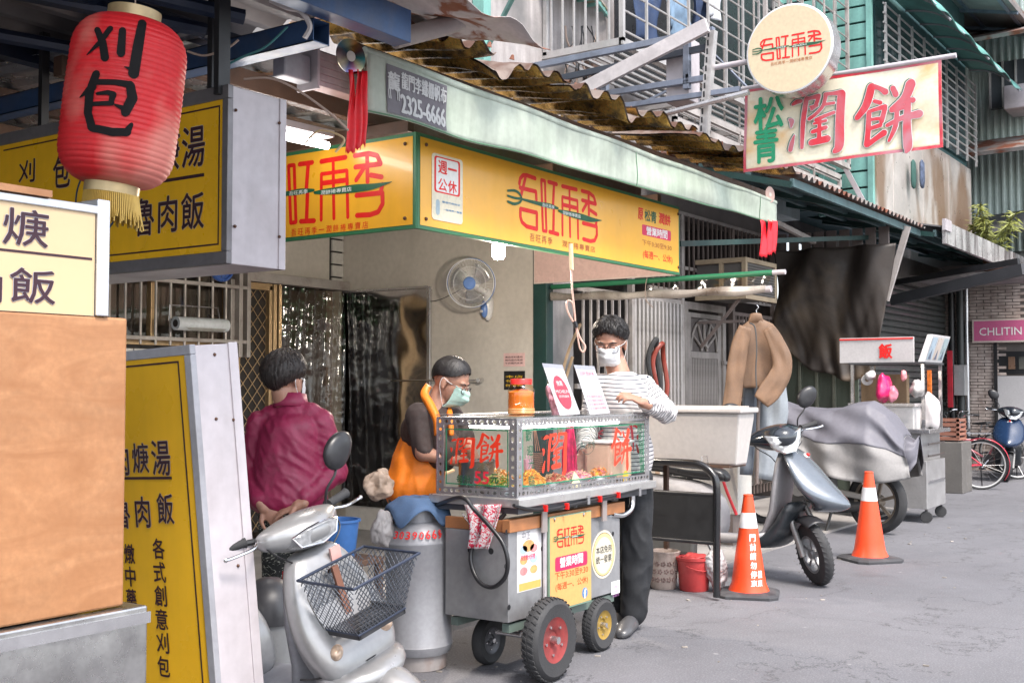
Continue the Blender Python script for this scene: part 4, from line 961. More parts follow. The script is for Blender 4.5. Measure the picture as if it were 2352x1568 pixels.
for (x0_, y0_, x1_, y1_, lab) in ((1308, 755, 1292, 900, 'thin tan bamboo pole leaning by the grey pillar'), (1300, 830, 1290, 985, 'crooked brown stick leaning beside the bamboo pole')):
    MB().tube(curve3([PYp(x0_+25 if lab[0] == 't' else x0_+15, y0_-10, 5.0), PYp(x0_-5, y0_+60, 5.0), PYp(x1_-6, y1_, 5.0), PYp(x1_-3, 1000, 5.0)]), .014, 6).build('stick', mat('tan_stick', (.34, .24, .15), .7, var=.3, vs=9), label=lab, cat='stick', smooth=True)
# inner tubes on the gate
for px, py, rx, rz, m, lab in ((1503, 855, .10, .33, RUBBER, 'black bicycle inner tube hanging on the grille'), (1516, 858, .13, .30, mat('red_brown_rubber', (.24, .035, .02), .4), 'red-brown rubber hose loop hanging on the grille')):
    c = PYp(px, py, 5.36); MB().tube([c+V((rx*cos(a_)*1.0, .02*sin(a_*3), rz*sin(a_)+.02*sin(2*a_))) for a_ in [2*pi*k/40 for k in range(40)]], .026, 8, closed=True).build('rubber_loop', m, label=lab, cat='tube loop', smooth=True)
# ---------------- second floor: cages, frames
def cage(name, label, x0, x1, y0, y1, z0, z1, rows, dxpost, sidebars=6, floor=True, m=IRON):
    g = thing(name, label, 'window cage', ((x0+x1)/2, y1, z0))
    for x in (x0, x1):
        for y in (y0, y1-.03): MB().box(x-.02, y-.02, z0, x+.02, y+.02, z1).build('post', m, g)
    n = int((x1-x0)/dxpost)
    series(MB().box(x0+dxpost-.012, y0-.02, z0, x0+dxpost+.012, y0+.0, z1), 'upright', m, g, max(1, n-1), (dxpost, 0, 0))
    series(MB().tube([(x0, y0, z0+.1), (x1, y0, z0+.1)], .010, 6), 'bar', m, g, rows, (0, 0, (z1-z0-.1)/rows), smooth=True)
    for z in (z0, z1): MB().box(x0-.02, y0-.02, z-.03, x1+.02, y0+.02, z+.03).build('rail', m, g); MB().box(x0-.02, y0, z-.03, x0+.02, y1, z+.03).build('rail', m, g)
    if sidebars: series(MB().box(x0-.008, y0+.12, z0, x0+.008, y0+.135, z1), 'side_bar', m, g, sidebars, (0, (y1-y0-.1)/sidebars, 0))
    if floor:
        k = int((y1-y0)/.11); series(MB().box(x0, y0+.05, z0-.02, x1, y0+.075, z0+.0), 'floor_slat', m, g, k, (0, .11, 0))
    return g
PALE = mat('pale_aluminium_bar', (.52, .50, .49), .38, .5, dirt=.3, ds=5)
q = PYp(1429, 95, 4.7); cz = q.z
cage('window_cage', 'big aluminium bar cage with hanging jeans on the second floor above the awning', q.x, 14.0-.2, 4.7, 5.5, cz, cz+2.2, 12, .42, 6, m=PALE)
hb('dark_window', mat('dark_window_void', (.02, .02, .024), .3), 9.7, 5.49, cz+.0, 13.9, 5.5, cz+2.2)
DEN = mat('navy_cloth', (.035, .06, .13), .8, var=.35, vs=7, bump=.2, bs=200)
DEN2 = mat('faded_blue_cloth', (.20, .30, .42), .8, var=.35, vs=7)
def hung(px0, px1, y0, y1, Y, m, name, label, cat, ph=0, solid=.006):
    a, b = PYp(px0, y0, Y), PYp(px1, y1, Y)
    def fn(u, v): return (a.x+(b.x-a.x)*(u*(1-.12*v*sin(ph+v*3))+.04*v), Y+.035*sin(u*13+ph+v*2)+.02*sin(v*6+u*5), a.z+(b.z-a.z)*v*(1-.04*sin(u*7+ph)))
    return MB().grid(fn, 20, 14).build(name, m, label=label, cat=cat, smooth='all', solid=solid)
hung(1462, 1520, -60, 118, 5.1, DEN, 'trousers', 'navy trousers hanging leftmost inside the aluminium cage', 'trousers')
hung(1530, 1580, -60, 92, 5.0, DEN2, 'shirt', 'faded light blue shirt hanging in the aluminium cage', 'shirt', 2)
hung(1590, 1620, -60, 70, 5.1, DEN, 'jacket', 'dark navy jacket hanging rightmost inside the aluminium cage', 'jacket', 4)
hung(1625, 1655, -60, 52, 5.0, mat('white_cloth', (.6, .62, .66), .8), 'towel', 'white and blue towel hanging beside the navy jacket in the cage', 'towel', 5)
# second, right-hand cage behind the round sign
cage('window_cage', 'lower grimy iron cage behind the round cream sign', 11.2, 13.8, 4.55, 5.5, 4.05, 6.2, 11, .35, 5, m=IRON)
cage('plant_shelf', 'rusty slatted shelf frame under the aluminium cage', 9.2, 13.6, 4.6, 5.5, 3.75, 3.9, 1, .7, 3, m=IRON)
# teal lattice canopy with plywood
t = thing('teal_canopy', 'small canopy of teal bars and weathered plywood at the top, seen from below', 'canopy', (9, 4.8, 4.9))
zc = 4.95; c0_ = PZp(1135, -18, zc); 
def PZl(px, py): return PZp(px, py, zc)
A, B, C_, D_ = PZl(1120, -40), PZl(1245, 62), PZl(1398, 33), PZl(1330, -60)
mb = MB(); mb.add([A+V((0, 0, .03)), B+V((0, 0, .03)), C_+V((0, 0, .03)), D_+V((0, 0, .03)), A+V((0, 0, .045)), B+V((0, 0, .045)), C_+V((0, 0, .045)), D_+V((0, 0, .045))], [(0, 3, 2, 1), (4, 5, 6, 7), (0, 1, 5, 4), (1, 2, 6, 5), (2, 3, 7, 6), (3, 0, 4, 7)])
mb.build('plywood', blend2('stained_plywood', (.48, .36, .22), (.55, .50, .45), 2, .4, .7, .7, dirt=.4), t)
for k in range(8): f_ = k/7; MB().bar(A+(B-A)*f_, D_+(C_-D_)*f_, .022, .03).build('bar', TEAL, t)
for k in range(4): f_ = k/3; MB().bar(A+(D_-A)*f_-V((0, 0, .03)), B+(C_-B)*f_-V((0, 0, .03)), .022, .03).build('bar', TEAL, t)
p = PYp(1110, 0, 5.42); mb = MB(); mb.box(p.x-.05, 5.38, 3.3, p.x+.05, 5.49, 7); mb.build('post', TEAL, t)
MB().bar(PYp(1118, 112, 5.3), PYp(1178, -5, 4.9), .03, .03).build('brace', TEAL, t)
# steel frame of an old awning (perpendicular to the street)
t = thing('awning_skeleton', 'bare skeleton of grey angle iron with a slotted post, jutting out above the awning', 'framework', (8.1, 4.6, 3.3))
X8 = 8.1
def xb(a, b, w_, h_, m, nm='bar', x=X8): return MB().bar(PXp(*a, x), PXp(*b, x), w_, h_).build(nm, m, t, bevel=.002)
AN = mat('blue_grey_angle_iron', (.24, .27, .34), .45, .5, dirt=.4, ds=5)
xb((1205, 157), (1640, 70), .05, .05, AN); xb((1250, 188), (1640, 106), .04, .05, mat('dark_angle_iron', (.06, .07, .09), .5, .4)); xb((1350, 222), (1620, 180), .05, .045, AN); xb((1408, 247), (1700, 205), .04, .04, AN)
PL8 = XP(8.06); a, b = PL8.uv(1632, 70), PL8.uv(1612, 325)
sp = MB()
sp.bar(PL8.w(*a), PL8.w(*b), .006, .06, up=(0, 1, 0)); sp.bar(PL8.w(a[0]+.03, a[1], -.03), PL8.w(b[0]+.03, b[1], -.03), .06, .006, up=(0, 1, 0)); sp.build('slotted_post', PALE, t)
sl = MB()
for k in range(13): c = a[0]+(b[0]-a[0])*(k+.5)/13, a[1]+(b[1]-a[1])*(k+.5)/13; sl.slab(PL8, c[0]-.008, c[1]-.028, c[0]+.008, c[1]+.018, .0304, .0312)
o_sl = sl.build('slots', BLACK, t)
xb((1320, 215), (1625, 58), .04, .11, mat('white_channel', (.62, .58, .58), .4, .3, dirt=.25, ds=6), 'channel', 7.95)
for x_, y0_, y1_ in ((1388, 205, 165), (1578, 140, 205), (1390, 165, 235), (1578, 82, 195)): xb((x_, y0_), (x_, y1_), .05, .05, AN, 'strut')
MB().cyl(PXp(1525, 262, 8.0), PXp(1720, 212, 8.0), .022).build('pipe', GALV2, t, smooth=True)
for (a_, b_) in (((1450, 250), (1590, 180)), ((1430, 215), (1345, 265)), ((1640, 125), (1720, 205))): MB().bar(PYp(*a_, 5.0), PYp(*b_, 4.4), .02, .02).build('brace', AN, t)
# round sign's mount plate
MB().slab(XP(8.05), -4.15, 3.62, -3.95, 4.12, -.3, -.1).build('mount_box', WHITEMET, label='white steel mounting box that carries the pipe of the round sign', cat='mounting box', bevel=.006)
# wall clutter behind
t = thing('wall_cables', 'tangle of black and white cables running down the concrete wall beside the teal post', 'cables', PYp(1330, 200, 5.4)); rn = random.Random(11)
for k in range(9):
    x = 1300+k*9; pts = [PYp(x+rn.uniform(-18, 18), yy, 5.42-.02*(k % 3)) for yy in range(60, 300, 34)]
    MB().tube(curve3(pts, 4), .006+.004*(k % 3 == 0), 5).build('cable', BLACK if k % 3 else mat('string'), t, smooth=True)
MB().box(PYp(1358, 0, 5.4).x, 5.38, 3.4, PYp(1376, 0, 5.4).x, 5.48, 4.4).build('conduit', mat('rust_brown', (.10, .06, .045), .7), t)
hb('ledge', mat('pale_blue_sheet', (.45, .55, .56), .5, dirt=.3, streak=.2), 10.6, 5.1, 3.42, 13.6, 5.5, 3.66)
# ================================================================ lean-to eave further right
def eave(label, x0, x1, y0, z0, y1, z1, fascia, m, waves, px_=None):
    t = thing('lean_to_roof', label, 'roof', ((x0+x1)/2, y0, z0))
    mb = MB(); corr(mb, (x0, y0, z0+.05), (x1-x0, 0, 0), (0, y1-y0, z1-z0), waves, .022, 1.2); mb.build('roof_sheet', m, t, solid=.003)
    MB().box(x0, y0+.06, z0-fascia+.02, x1, y0+.10, z0+.02).build('edge_channel', mat('teal_grey_channel', (.10, .17, .18), .5, .2, dirt=.4, ds=4), t, bevel=.003)
    for f_ in (.3, .6, .9): MB().box(x0, y0+(y1-y0)*f_, z0+(z1-z0)*f_-.05, x1, y0+(y1-y0)*f_+.05, z0+(z1-z0)*f_+.015).build('purlin', mat('teal_grey_channel'), t)
    for k in range(4): x = x0+(x1-x0)*k/3; MB().bar((x, y0+.08, z0-.04), (x, y1, z1-.06), .05, .06).build('rafter', DGREEN, t)
    return t
RST = blend2('rust_edged_sheet', (.22, .20, .19), (.16, .05, .025), 3, .45, .6, .7, .1, var=.3)
eave('dark lean-to roof with rusty corrugated edge and teal beams above the black tarp', 10.3, 14.6, 3.86, 3.30, 5.5, 3.72, .08, RST, 30)
t2 = eave('far lean-to roof with shiny metal fascia at the right edge', 14.7, 21.5, 3.7, 3.30, 5.2, 3.6, .08, mat('dark_sheet', (.05, .05, .055), .6), 40)
FAS = blend2('shiny_streaked_fascia', (.60, .57, .56), (.20, .17, .17), 5, .45, .6, .3, .5, zs=.2, var=.2)
a = MB(); a.box(14.7, 3.64, 3.14, 21.5, 3.69, 3.42); a.build('fascia', FAS, t2, bevel=.004)
MB().box(14.6, 3.62, 3.3, 14.9, 3.66, 3.44).build('fascia_end', WHITEMET, t2)
MB().bar(PXp(2050, 690, 16), PXp(2352, 618, 15.3), .10, .14).build('strut', mat('dark_sheet'), t2)
MB().bar(PXp(2050, 650, 16.6), PXp(2340, 600, 16), .06, .08).build('strut', BLACK, t2)
MB().bar(PXp(2085, 520, 13.9), PXp(2035, 690, 13.9), .05, .07).build('drain_pipe', mat('grimy_pipe'), t2)
for z in (0,): MB().bar(PYp(1560, 560, 4.6), PYp(2010, 545, 4.3), .04, .05).build('cross_bar', DGREEN, t2)
MB().bar(PYp(1720, 480, 4.6), PYp(1870, 555, 4.6), .05, .05).build('white_pipe', mat('grimy_pipe'), t2)
# second strip of corrugated fascia over the tarp
t = thing('corrugated_valance', 'short row of dull corrugated strips above the black tarp', 'valance', (13.75, 4.6, 3.1))
XT = 13.75; a = PXp(1785, 560, XT); b = PXp(2050, 540, XT); n = 9
for k in range(n):
    y0_ = a.y+(b.y-a.y)*k/n; y1_ = a.y+(b.y-a.y)*(k+.75)/n
    MB().box(XT-.02, y1_, 3.07, XT+.02, y0_, 3.28).build('strip', mat('dull_pink_grey', (.24, .20, .19), .5, .2, dirt=.4), t, bevel=.004)
MB().box(XT-.03, b.y, 3.02, XT+.04, a.y, 3.07).build('rail', IRON2, t)
# tarp
XT = 13.62
TARP = blend2('black_brown_tarp', (.04, .031, .026), (.20, .145, .095), .9, .46, .66, .65, dis=.4, var=.2, vs=2, bump=.4, bs=22)
def tarp(u, v):
    yl_ = PXp(1785, 600, XT).y; yr = PXp(2058, 600, XT).y
    top = 3.06-.02*sin(u*9)**2; bot = 1.85-.38*min(1, u*1.5)-.05*sin(u*4)
    if u > .75: bot += .15*(u-.75)/.25*0
    y = yl_+(yr-yl_)*(u*(1-.16*v)+.0*v)
    fold = .09*noise.noise(V((u*5+v*1.5, v*1.2, 0)))+.06*sin((u-.5)*14*(1.15-v)+3*v*v)+.05*noise.noise(V((u*11-v*4, v*2, 5)))*v
    return (XT-.05+fold, y, top+(bot-top)*v+.03*sin(u*14)*v)
MB().grid(tarp, 70, 40).build('hanging_tarp', TARP, label='large black-brown plastic tarp hanging in folds under the lean-to roof', cat='tarp', smooth='all', solid=.003)
# dark green corrugated wing wall
t = thing('sheet_wall', 'dull dark green ribbed sheet wall below the black tarp', 'wall', (13.72, 5, 0))
GS = mat('dull_green_sheet', (.09, .11, .085), .55, .15, var=.15, dirt=.4, ds=2, streak=.3)
MB().box(13.74, 4.45, 0, 13.78, 5.5, 2.2).build('sheet', GS, t)
series(MB().box(13.70, 4.50, 0, 13.745, 4.54, 2.2), 'rib', mat('pale_rib', (.17, .18, .14), .5, .2, dirt=.5, ds=4), t, 5, (0, .215, 0), bevel=.006)
# roller shutter
t = thing('roller_shutter', 'grey green roller shutter behind the far food cart', 'shutter', (17, 5.0, 0))
SHM = mat('shutter_slat_metal', (.13, .14, .135), .35, .5, dirt=.3, ds=3, var=.15)
sl = MB()
prof = [(0, .0), (.02, .012), (.03, .045), (.02, .078), (0, .09)]
for i in range(4):
    pass
def slat(z):
    m_ = MB(); L_ = [(14.0, 5.0-p[0], z+p[1]) for p in prof]; R_ = [(19.98, 5.0-p[0], z+p[1]) for p in prof]
    m_.loft([L_, R_], cap=False, closed=False); return m_
series(slat(0.02), 'slat', SHM, t, 31, (0, 0, .093), smooth=False)
MB().box(14, 5.02, 0, 20, 5.06, 3.3).build('backing', BLACK, t); MB().box(14.0, 4.9, 2.92, 20, 5.1, 3.3).build('housing', mat('dim_grey_case'), t)
MB().box(14.9, 4.88, 0, 14.98, 4.99, 2.9).build('guide', mat('pale_rib'), t)
# ================================================================ brick building closing the street
XBW = 20.0; PBW = XP(XBW)
t = thing('brick_building', 'white-brick building with pink shop sign closing the street at the right', 'building', (XBW, 3, 0))
MB().box(XBW+.02, -1.5, 0, XBW+.3, 5.4, 3.4).build('wall', mat('brick_mortar', (.16, .14, .13), .85), t)
BK = MB(); rn = random.Random(2)
for r in range(62):
    for c in range(8):
        y = 5.15-c*.225-(r % 2)*.11
        if y-.21 < 3.6: continue
        if y < 4.2 and r < 40: continue
        BK.box(XBW-.012+rn.uniform(-.004, .003), y-.213, r*.052+.004, XBW+.02, y, r*.052+.046)
BK.build('bricks', blend2('pale_glazed_brick', (.52, .44, .40), (.33, .26, .23), 6, .4, .7, .35, var=.2, vs=9), t, kind='stuff')
MB().box(XBW-.05, 4.17, 0, XBW+.02, 4.22, 2.2).build('door_jamb', BLACK, t)
MB().box(XBW-.02, 2.2, 0, XBW+.0, 4.17, 1.55).build('shutter', mat('pale_grey_shutter', (.48, .47, .48), .5, .1, var=.05), t)
MB().box(XBW-.01, 2.2, 1.58, XBW+.01, 4.17, 1.95).build('transom', BLACK, t)
for k in range(5): MB().box(XBW-.03, 3.9-k*.16, 1.66, XBW-.012, 4.0-k*.16, 1.86).build('transom_pane', mat('dim_pane_%d' % (k % 2), ((.20, .12, .08), (.10, .10, .09))[k % 2], .3), t)
for y, r, m in ((4.86, .05, BLACK), (4.72, .06, mat('dark_pipe', (.04, .045, .045), .4)), (4.62, .03, GALV2)): MB().cyl((XBW-.1, y, 0), (XBW-.1, y, 3.2), r).build('pipe', m, t, smooth=True)
c = PBW.uv(2237, 735); d = PBW.uv(2237, 788)
PK = thing('pink_sign', 'pink shop sign with white capital letters and pale frame on the brick building', 'sign', PBW.w(c[0]+.5, d[1], .1))
MB().slab(PBW, c[0], d[1], c[0]+1.6, c[1], .03, .14).build('frame', mat('pale_edge'), PK, bevel=.004)
MB().slab(PBW, c[0]+.03, d[1]+.03, c[0]+1.57, c[1]-.03, .1, .143).build('sign_face', mat('pink_sign_face', (.58, .13, .27), .35, var=.05), PK)
mb = MB(); a = PBW.uv(2254, 754); b = PBW.uv(2351, 769); put_text(mb, PBW.off(.145), 'CHLITIN', a[0], a[1], b[0], b[1], .002, .01); mb.build('lettering', WHP, PK)
mb = MB(); 
t = thing('green_sheet_building', 'pale green corrugated sheet building with eaves high at the right edge', 'building', (21, 3, 3.4))
def vcorr(mb, x, ya, yb, za, zb, waves, amp): return corr(mb, (x, ya, za), (0, yb-ya, 0), (0, 0, zb-za), waves, amp, 1.6)
mb = MB(); vcorr(mb, 20.2, 5.0, 1.2, 3.6, 9.5, 34, .02); mb.build('sheet_wall', TEALL, t)
MB().box(20.3, .9, 3.4, 24, 6, 12).build('core', mat('dull_core', (.3, .32, .31), .8), t)
def slope_roof(px0, py0, px1, py1, x, dep, par, m, nm='roof'):
    a, b = PXp(px0, py0, x), PXp(px1, py1, x)
    mb = MB(); mb.add([a, b, b+V((-dep, -.1, -dep*.35)), a+V((-dep, 0, -dep*.35))], [(0, 1, 2, 3)]); return mb.build(nm, m, par, solid=.06)
slope_roof(2215, 85, 2460, 40, 20.1, 1.5, t, RST); slope_roof(2235, 330, 2460, 300, 20.1, 1.2, t, RST, 'roof'); slope_roof(2230, 505, 2460, 470, 20.1, 1.4, t, mat('dark_sheet'), 'roof')
w0 = PXp(2275, 150, 20.1); w1 = PXp(2420, 235, 20.1)
wi = MB().box(20.0, w1.y, w1.z, 20.12, w0.y, w0.z).build('window', mat('dim_window', (.07, .08, .09), .2), t)
for k in range(7): MB().box(19.95, w0.y-.03-k*.2, w1.z, 19.99, w0.y-k*.2, w0.z).build('bar', PALE, wi)
ac = MB().box(19.4, PXp(2400, 0, 19.8).y, PXp(2300, 265, 19.8).z, 20.1, PXp(2312, 0, 19.8).y, PXp(2300, 212, 19.8).z).build('window_aircon', WHITEMET, label='white window air conditioner on the green sheet building', cat='air conditioner', bevel=.02)
# ---- teal bay
X14 = 14.0; YB_ = 4.3
t = thing('teal_bay', 'teal slatted upper bay with barred window, teal hood and shiny metal skirt', 'building', (16, 4.5, 3.5))
MB().box(X14+.06, YB_+.05, 3.6, 18.9, 5.6, 9).build('core', mat('dim_teal_core', (.06, .13, .13), .7), t)
P14 = XP(X14)
slat_o = MB().slab(P14, -5.48, 3.62, -4.36, 3.80, 0, .03).build('slat', TEAL, t, bevel=.004)
for k in range(1, 15): clone(slat_o, (0, 0, k*.205))
for y in (4.3, 4.92, 5.45): MB().box(X14-.05, y, 3.5, X14+.02, y+.07, 6.8).build('post', TEAL, t, bevel=.004)
MB().bar((X14-.08, 4.9, 4.6), (X14-.08, 4.4, 3.6), .02, .06).build('white_brace', WHITEMET, t)
zw0, zw1 = 4.90, 6.1
MB().box(X14+.1, YB_-.0, zw0, 18.8, YB_+.045, zw1).build('dark_window', mat('teal_dark_pane', (.03, .06, .065), .15), t)
series(MB().box(X14+.1, YB_-.14, zw0-.1, X14+.13, YB_-.11, zw1), 'upright', PALE, t, 9, (.58, 0, 0))
series(MB().tube([(X14+.05, YB_-.12, zw0), (18.85, YB_-.12, zw0)], .013, 6), 'bar', PALE, t, 11, (0, 0, .118), smooth=True)
SK = blend2('rust_stained_shiny_sheet', (.66, .60, .56), (.34, .22, .15), 1.4, .47, .62, .33, .55, dis=.5, zs=.45, var=.15, vs=1.5)
for k in range(7):
    x = X14+.02+k*.69; MB().box(x, YB_-.02-.004*(k % 2), 3.5, x+.70, YB_+.03, zw0-.12).build('skirt_sheet', SK, t)
hd = MB(); hd.grid(lambda a, b: (X14-.1+5.3*a, YB_+.02-.75*b, 6.42-.10*b-.35*b*b*b-.04*sin(a*30)*b), 40, 8); hd.build('hood', mat('teal_translucent', (.16, .42, .38), .35, dirt=.3, ds=2), t, smooth='all', solid=.01)
for k in range(8): MB().tube([(X14+.1+k*.7, YB_+.02-.75*b/6, 6.40-.10*b/6-.35*(b/6)**3) for b in range(7)], .015, 5).build('hood_rib', GREYMET, t)
# roofs above and behind the teal bay
t = thing('upper_lean_to', 'grey panelled lean-to ceiling with rusty edge over the teal hood', 'roof', (17, 3.6, 7))
A, B = PYp(2080, -10, 3.6), PYp(2215, 120, 3.6)
mb = MB(); mb.add([(15.2, 3.55, 7.1), (21, 3.45, 7.1), (21, 5.5, 7.6), (15.2, 5.5, 7.6)], [(0, 1, 2, 3)]); mb.build('roof_sheet', mat('grey_panel_ceiling', (.30, .27, .27), .6, dirt=.4), t, solid=.05)
for y in (3.6, 4.2, 4.8): MB().box(15.2, y, 7.05+.25*(y-3.5), 21, y+.05, 7.12+.25*(y-3.5)).build('purlin', AN, t)
for k in range(6): x = 15.3+k*1.1; MB().bar((x, 3.5, 7.06), (x, 5.4, 7.5), .05, .05).build('rafter', AN, t)
MB().box(15.2, 3.5, 7.12, 21, 3.54, 7.2).build('rust_edge', RST, t)
t = thing('upper_building', 'grey apartment wall with barred windows behind the lean-to at the top right', 'building', (20, 5.5, 6))
MB().box(13.9, 5.62, 3.4, 26, 5.9, 16).build('wall', STONEW, t)
MB().box(24.2, -6, 3.4, 24.6, 6, 16).build('wall', STONEW, t)
series(MB().box(19.9, 3.45, 8.0, 19.93, 3.48, 9.6), 'bar', PALE, t, 9, (.0, -.14, 0))
# hanging mitts
for k, (px, m, lab) in enumerate(((2098, mat('dark_green_cloth', (.03, .09, .075), .8), 'dark green oven mitt hanging on the metal skirt of the teal bay'), (2118, mat('floral_navy', (.06, .08, .13), .8, var=.6, vs=20), 'navy floral mitt hanging beside the dark green one'))):
    c = PYp(px, 395, 4.2); MB().loft([[(c.x+r_*cos(a_)*1, 4.2+.3*r_*sin(a_), c.z+dz) for a_ in [2*pi*i/12 for i in range(12)]] for r_, dz in ((.03, .16), (.085, .12), (.09, 0), (.095, -.12), (.07, -.2), (.03, -.22))]).build('oven_mitt', m, label=lab, cat='mitt', smooth=True)
# bamboo plant on a ledge
c = PXp(2285, 590, 18.2); t = thing('bamboo_plant', 'small yellow-green bamboo plant on the ledge above the far lean-to roof', 'plant', c)
rn = random.Random(4); lv = MB(); stm = MB()
for k in range(9):
    a_ = rn.uniform(0, 6.28); top = c+V((.25*cos(a_), .30*sin(a_), .45+rn.random()*.35)); base_ = c+V((.05*cos(a_), .05*sin(a_), 0)); mid = (base_+top)/2+V((0, 0, .1)); cv = curve3([base_, mid, top]); stm.tube(cv, .006, 4)
    for q in cv[3:]:
        for j in range(5):
            d = V((rn.uniform(-1, 1), rn.uniform(-1, 1), rn.uniform(-.6, .5))).normalized(); s_ = d.orthogonal().normalized()*.014; L_ = .13+rn.random()*.08
            lv.add([q, q+d*L_*.5+s_, q+d*L_-V((0, 0, .03)), q+d*L_*.5-s_], [(0, 1, 2, 3)])
stm.build('stem', mat('stem_green', (.12, .14, .05), .6), t); lv.build('leaves', mat('bamboo_leaf', (.22, .24, .06), .5, var=.4, vs=9), t, kind='stuff')
MB().lathe([(.14, -.02), (.17, .0), (.16, -.25), (.12, -.28)][::-1], c+V((0, 0, .02)), (0, 0, 1), 20).build('pot', mat('clay', (.25, .12, .07), .8), t, smooth=True)
MB().box(17.6, c.y-.6, c.z-.32, 19.4, c.y+1.2, c.z-.27).build('ledge', STONEW, label='concrete ledge under the bamboo plant', cat='ledge')
# ================================================================ FOOD CART
def perfo(mb, P, u0, v0, u1, v1, pitch, r, l=0, slot=1.0):
    # perforated steel strip: real holes
    du, dv = u1-u0, v1-v0; horiz = abs(du) > abs(dv); n = max(1, int(abs(du if horiz else dv)/pitch)); r2 = r*slot
    for i in range(n):
        if horiz: a0, a1, b0, b1 = u0+du*i/n, u0+du*(i+1)/n, v0, v1
        else: a0, a1, b0, b1 = u0, u1, v0+dv*i/n, v0+dv*(i+1)/n
        cx_, cy_ = (a0+a1)/2, (b0+b1)/2; sc = (1.5 if i % 2 else .8)
        rx, ry = (r*sc, r2) if horiz else (r2, r*sc)
        out = [(a1, cy_), (a1, b1), (cx_, b1), (a0, b1), (a0, cy_), (a0, b0), (cx_, b0), (a1, b0)]
        inn = [(cx_+rx*cos(k*pi/4), cy_+ry*sin(k*pi/4)) for k in range(8)]
        mb.add([P.w(*p, l) for p in out]+[P.w(*p, l) for p in inn], [(k, (k+1) % 8, 8+(k+1) % 8, 8+k) for k in range(8)])
YC = 3.03; PC = YP(YC); xc = PYp(1187, 1050, YC).x; xr = PYp(1489, 1030, YC).x; YBk = 3.50
zt = PYp(1187, 962, YC).z; zb = PYp(1187, 1143, YC).z
CT = thing('food_cart', 'steel street food cart with a glass display case, posters, one big and one small wheel', 'food cart', ((xc+xr)/2, (YC+YBk)/2, 0))
PLc = XP(xc)
ANG = mat('perforated_angle_steel', (.40, .38, .39), .32, .75, var=.15, dirt=.2, ds=6)
W_ = .042
case = MB()
for P, a, b in ((PC, xc, xr), (PLc, -YBk, -YC)):
    perfo(case, P, a, zt-W_*.8, b, zt, .034, .0095, .002); perfo(case, P, a, zb, b, zb+W_*.8, .034, .0095, .002)
    perfo(case, P, a, zb+W_*.8, a+W_, zt-W_*.8, .038, .0095, .002, .9); perfo(case, P, b-W_, zb+W_*.8, b, zt-W_*.8, .038, .0095, .002, .9)
case.build('perforated_frame', ANG, CT, solid=.0025)
fr = MB()
for x, y in ((xc, YC), (xr, YC), (xc, YBk), (xr, YBk)): fr.cbox((x, y, (zt+zb)/2), .008, .008, zt-zb)
for y in (YC, YBk): fr.box(xc, y-.004, zt-.004, xr, y+.004, zt+.004); fr.box(xc, y-.004, zb-.004, xr, y+.004, zb+.004)
for x in (xc, xr): fr.box(x-.004, YC, zt-.004, x+.004, YBk, zt+.004); fr.box(x-.004, YC, zb-.004, x+.004, YBk, zb+.004)
fr.build('case_frame', STEEL, CT)
MB().box(xc-.004, YC-.006, zt+.004, xr+.004, YBk+.004, zt+.012).build('case_top', glassy('case_top_glass', (.92, .93, .92), 1.45, .1, .15), CT)
MB().box(xc-.004, YC+.33, zt+.012, xr+.004, YBk+.004, zt+.016).build('case_shelf', STEEL, CT)
for nm, b in (('front_pane', (xc+.01, YC+.006, zb+.01, xr-.01, YC+.010, zt-.01)), ('side_pane', (xc+.006, YC+.012, zb+.01, xc+.010, YBk-.01, zt-.01)), ('end_pane', (xr-.010, YC+.012, zb+.01, xr-.006, YBk-.01, zt-.01))):
    MB().box(*b).build(nm, GLASS, CT)
gl = MB(); gb = .0028
for P, a, b in ((PC.off(-.003), xc+W_+.008, xr-W_-.008), (PLc.off(-.003), -YBk+W_+.008, -YC-W_-.008)):
    lo, hi = zb+W_+.004, zt-W_-.01
    for q in ((a, lo, b, lo+gb*2), (a, hi-gb*2, b, hi), (a, lo+gb*2, a+gb*2, hi-gb*2), (b-gb*2, lo+gb*2, b, hi-gb*2)): gl.slab(P, *q, 0, .001)
gl.build('green_line', mat('glass_green_paint', (.01, .22, .11), .4), CT)
Z4 = Zm(1080, 1030, 1340, 1941); Z5 = Zm(1300, 1050, 1630, 2352)
ORED = mat('orange_red_paint', (.85, .045, .015), .4, var=.05, sub=0)
def brush_at(P, idx, u0, v1, u1, v0, parent, m, lift=.0015, mirror=False):
    us = [p[0] for i in idx for p in BUN[i]]; vs = [p[1] for i in idx for p in BUN[i]]; a0, a1, b0, b1 = min(us), max(us), min(vs), max(vs)
    mb = MB(); ku = (u1-u0)/(a1-a0); kv = (v1-v0)/(b1-b0)
    for j, i in enumerate(idx):
        s_ = [(u0+(p[0]-a0)*ku, v0+(p[1]-b0)*kv, p[2]*(abs(ku)+kv)/2) for p in BUN[i]]; mb.stroke(P, s_, lift+j*.00003)
    return mb.build('lettering', m, parent)
A1 = list(range(16)); A2 = list(range(16, len(BUN)))
for P, Z, idx, b in ((PLc, Z4, A1, (350, 480, 780, 1030)), (PLc, Z4, A2, (840, 410, 1310, 1040)), (PC, Z5, A1, (400, 260, 815, 950)), (PC, Z5, A2, (1630, 175, 1970, 880))):
    a, c = P.uv(*Z(b[0], b[1])), P.uv(*Z(b[2], b[3])); brush_at(P, idx, a[0], a[1], c[0], c[1], CT, ORED)
PE = Plane((xr-.004, 0, 0), (0, 1, 0))
hz = zt-zb; brush_at(PE, A1, YBk-.21, zt-.06, YBk-.06, zb+.14, CT, ORED, .001) if 0 else None
brush_at(PE, A2, YC+.24, zt-.06, YC+.42, zb+.13, CT, mat('deep_red_paint', (.70, .01, .03), .4), .001); brush_at(PE, A1, YC+.06, zt-.06, YC+.2, zb+.13, CT, mat('deep_red_paint'), .001)
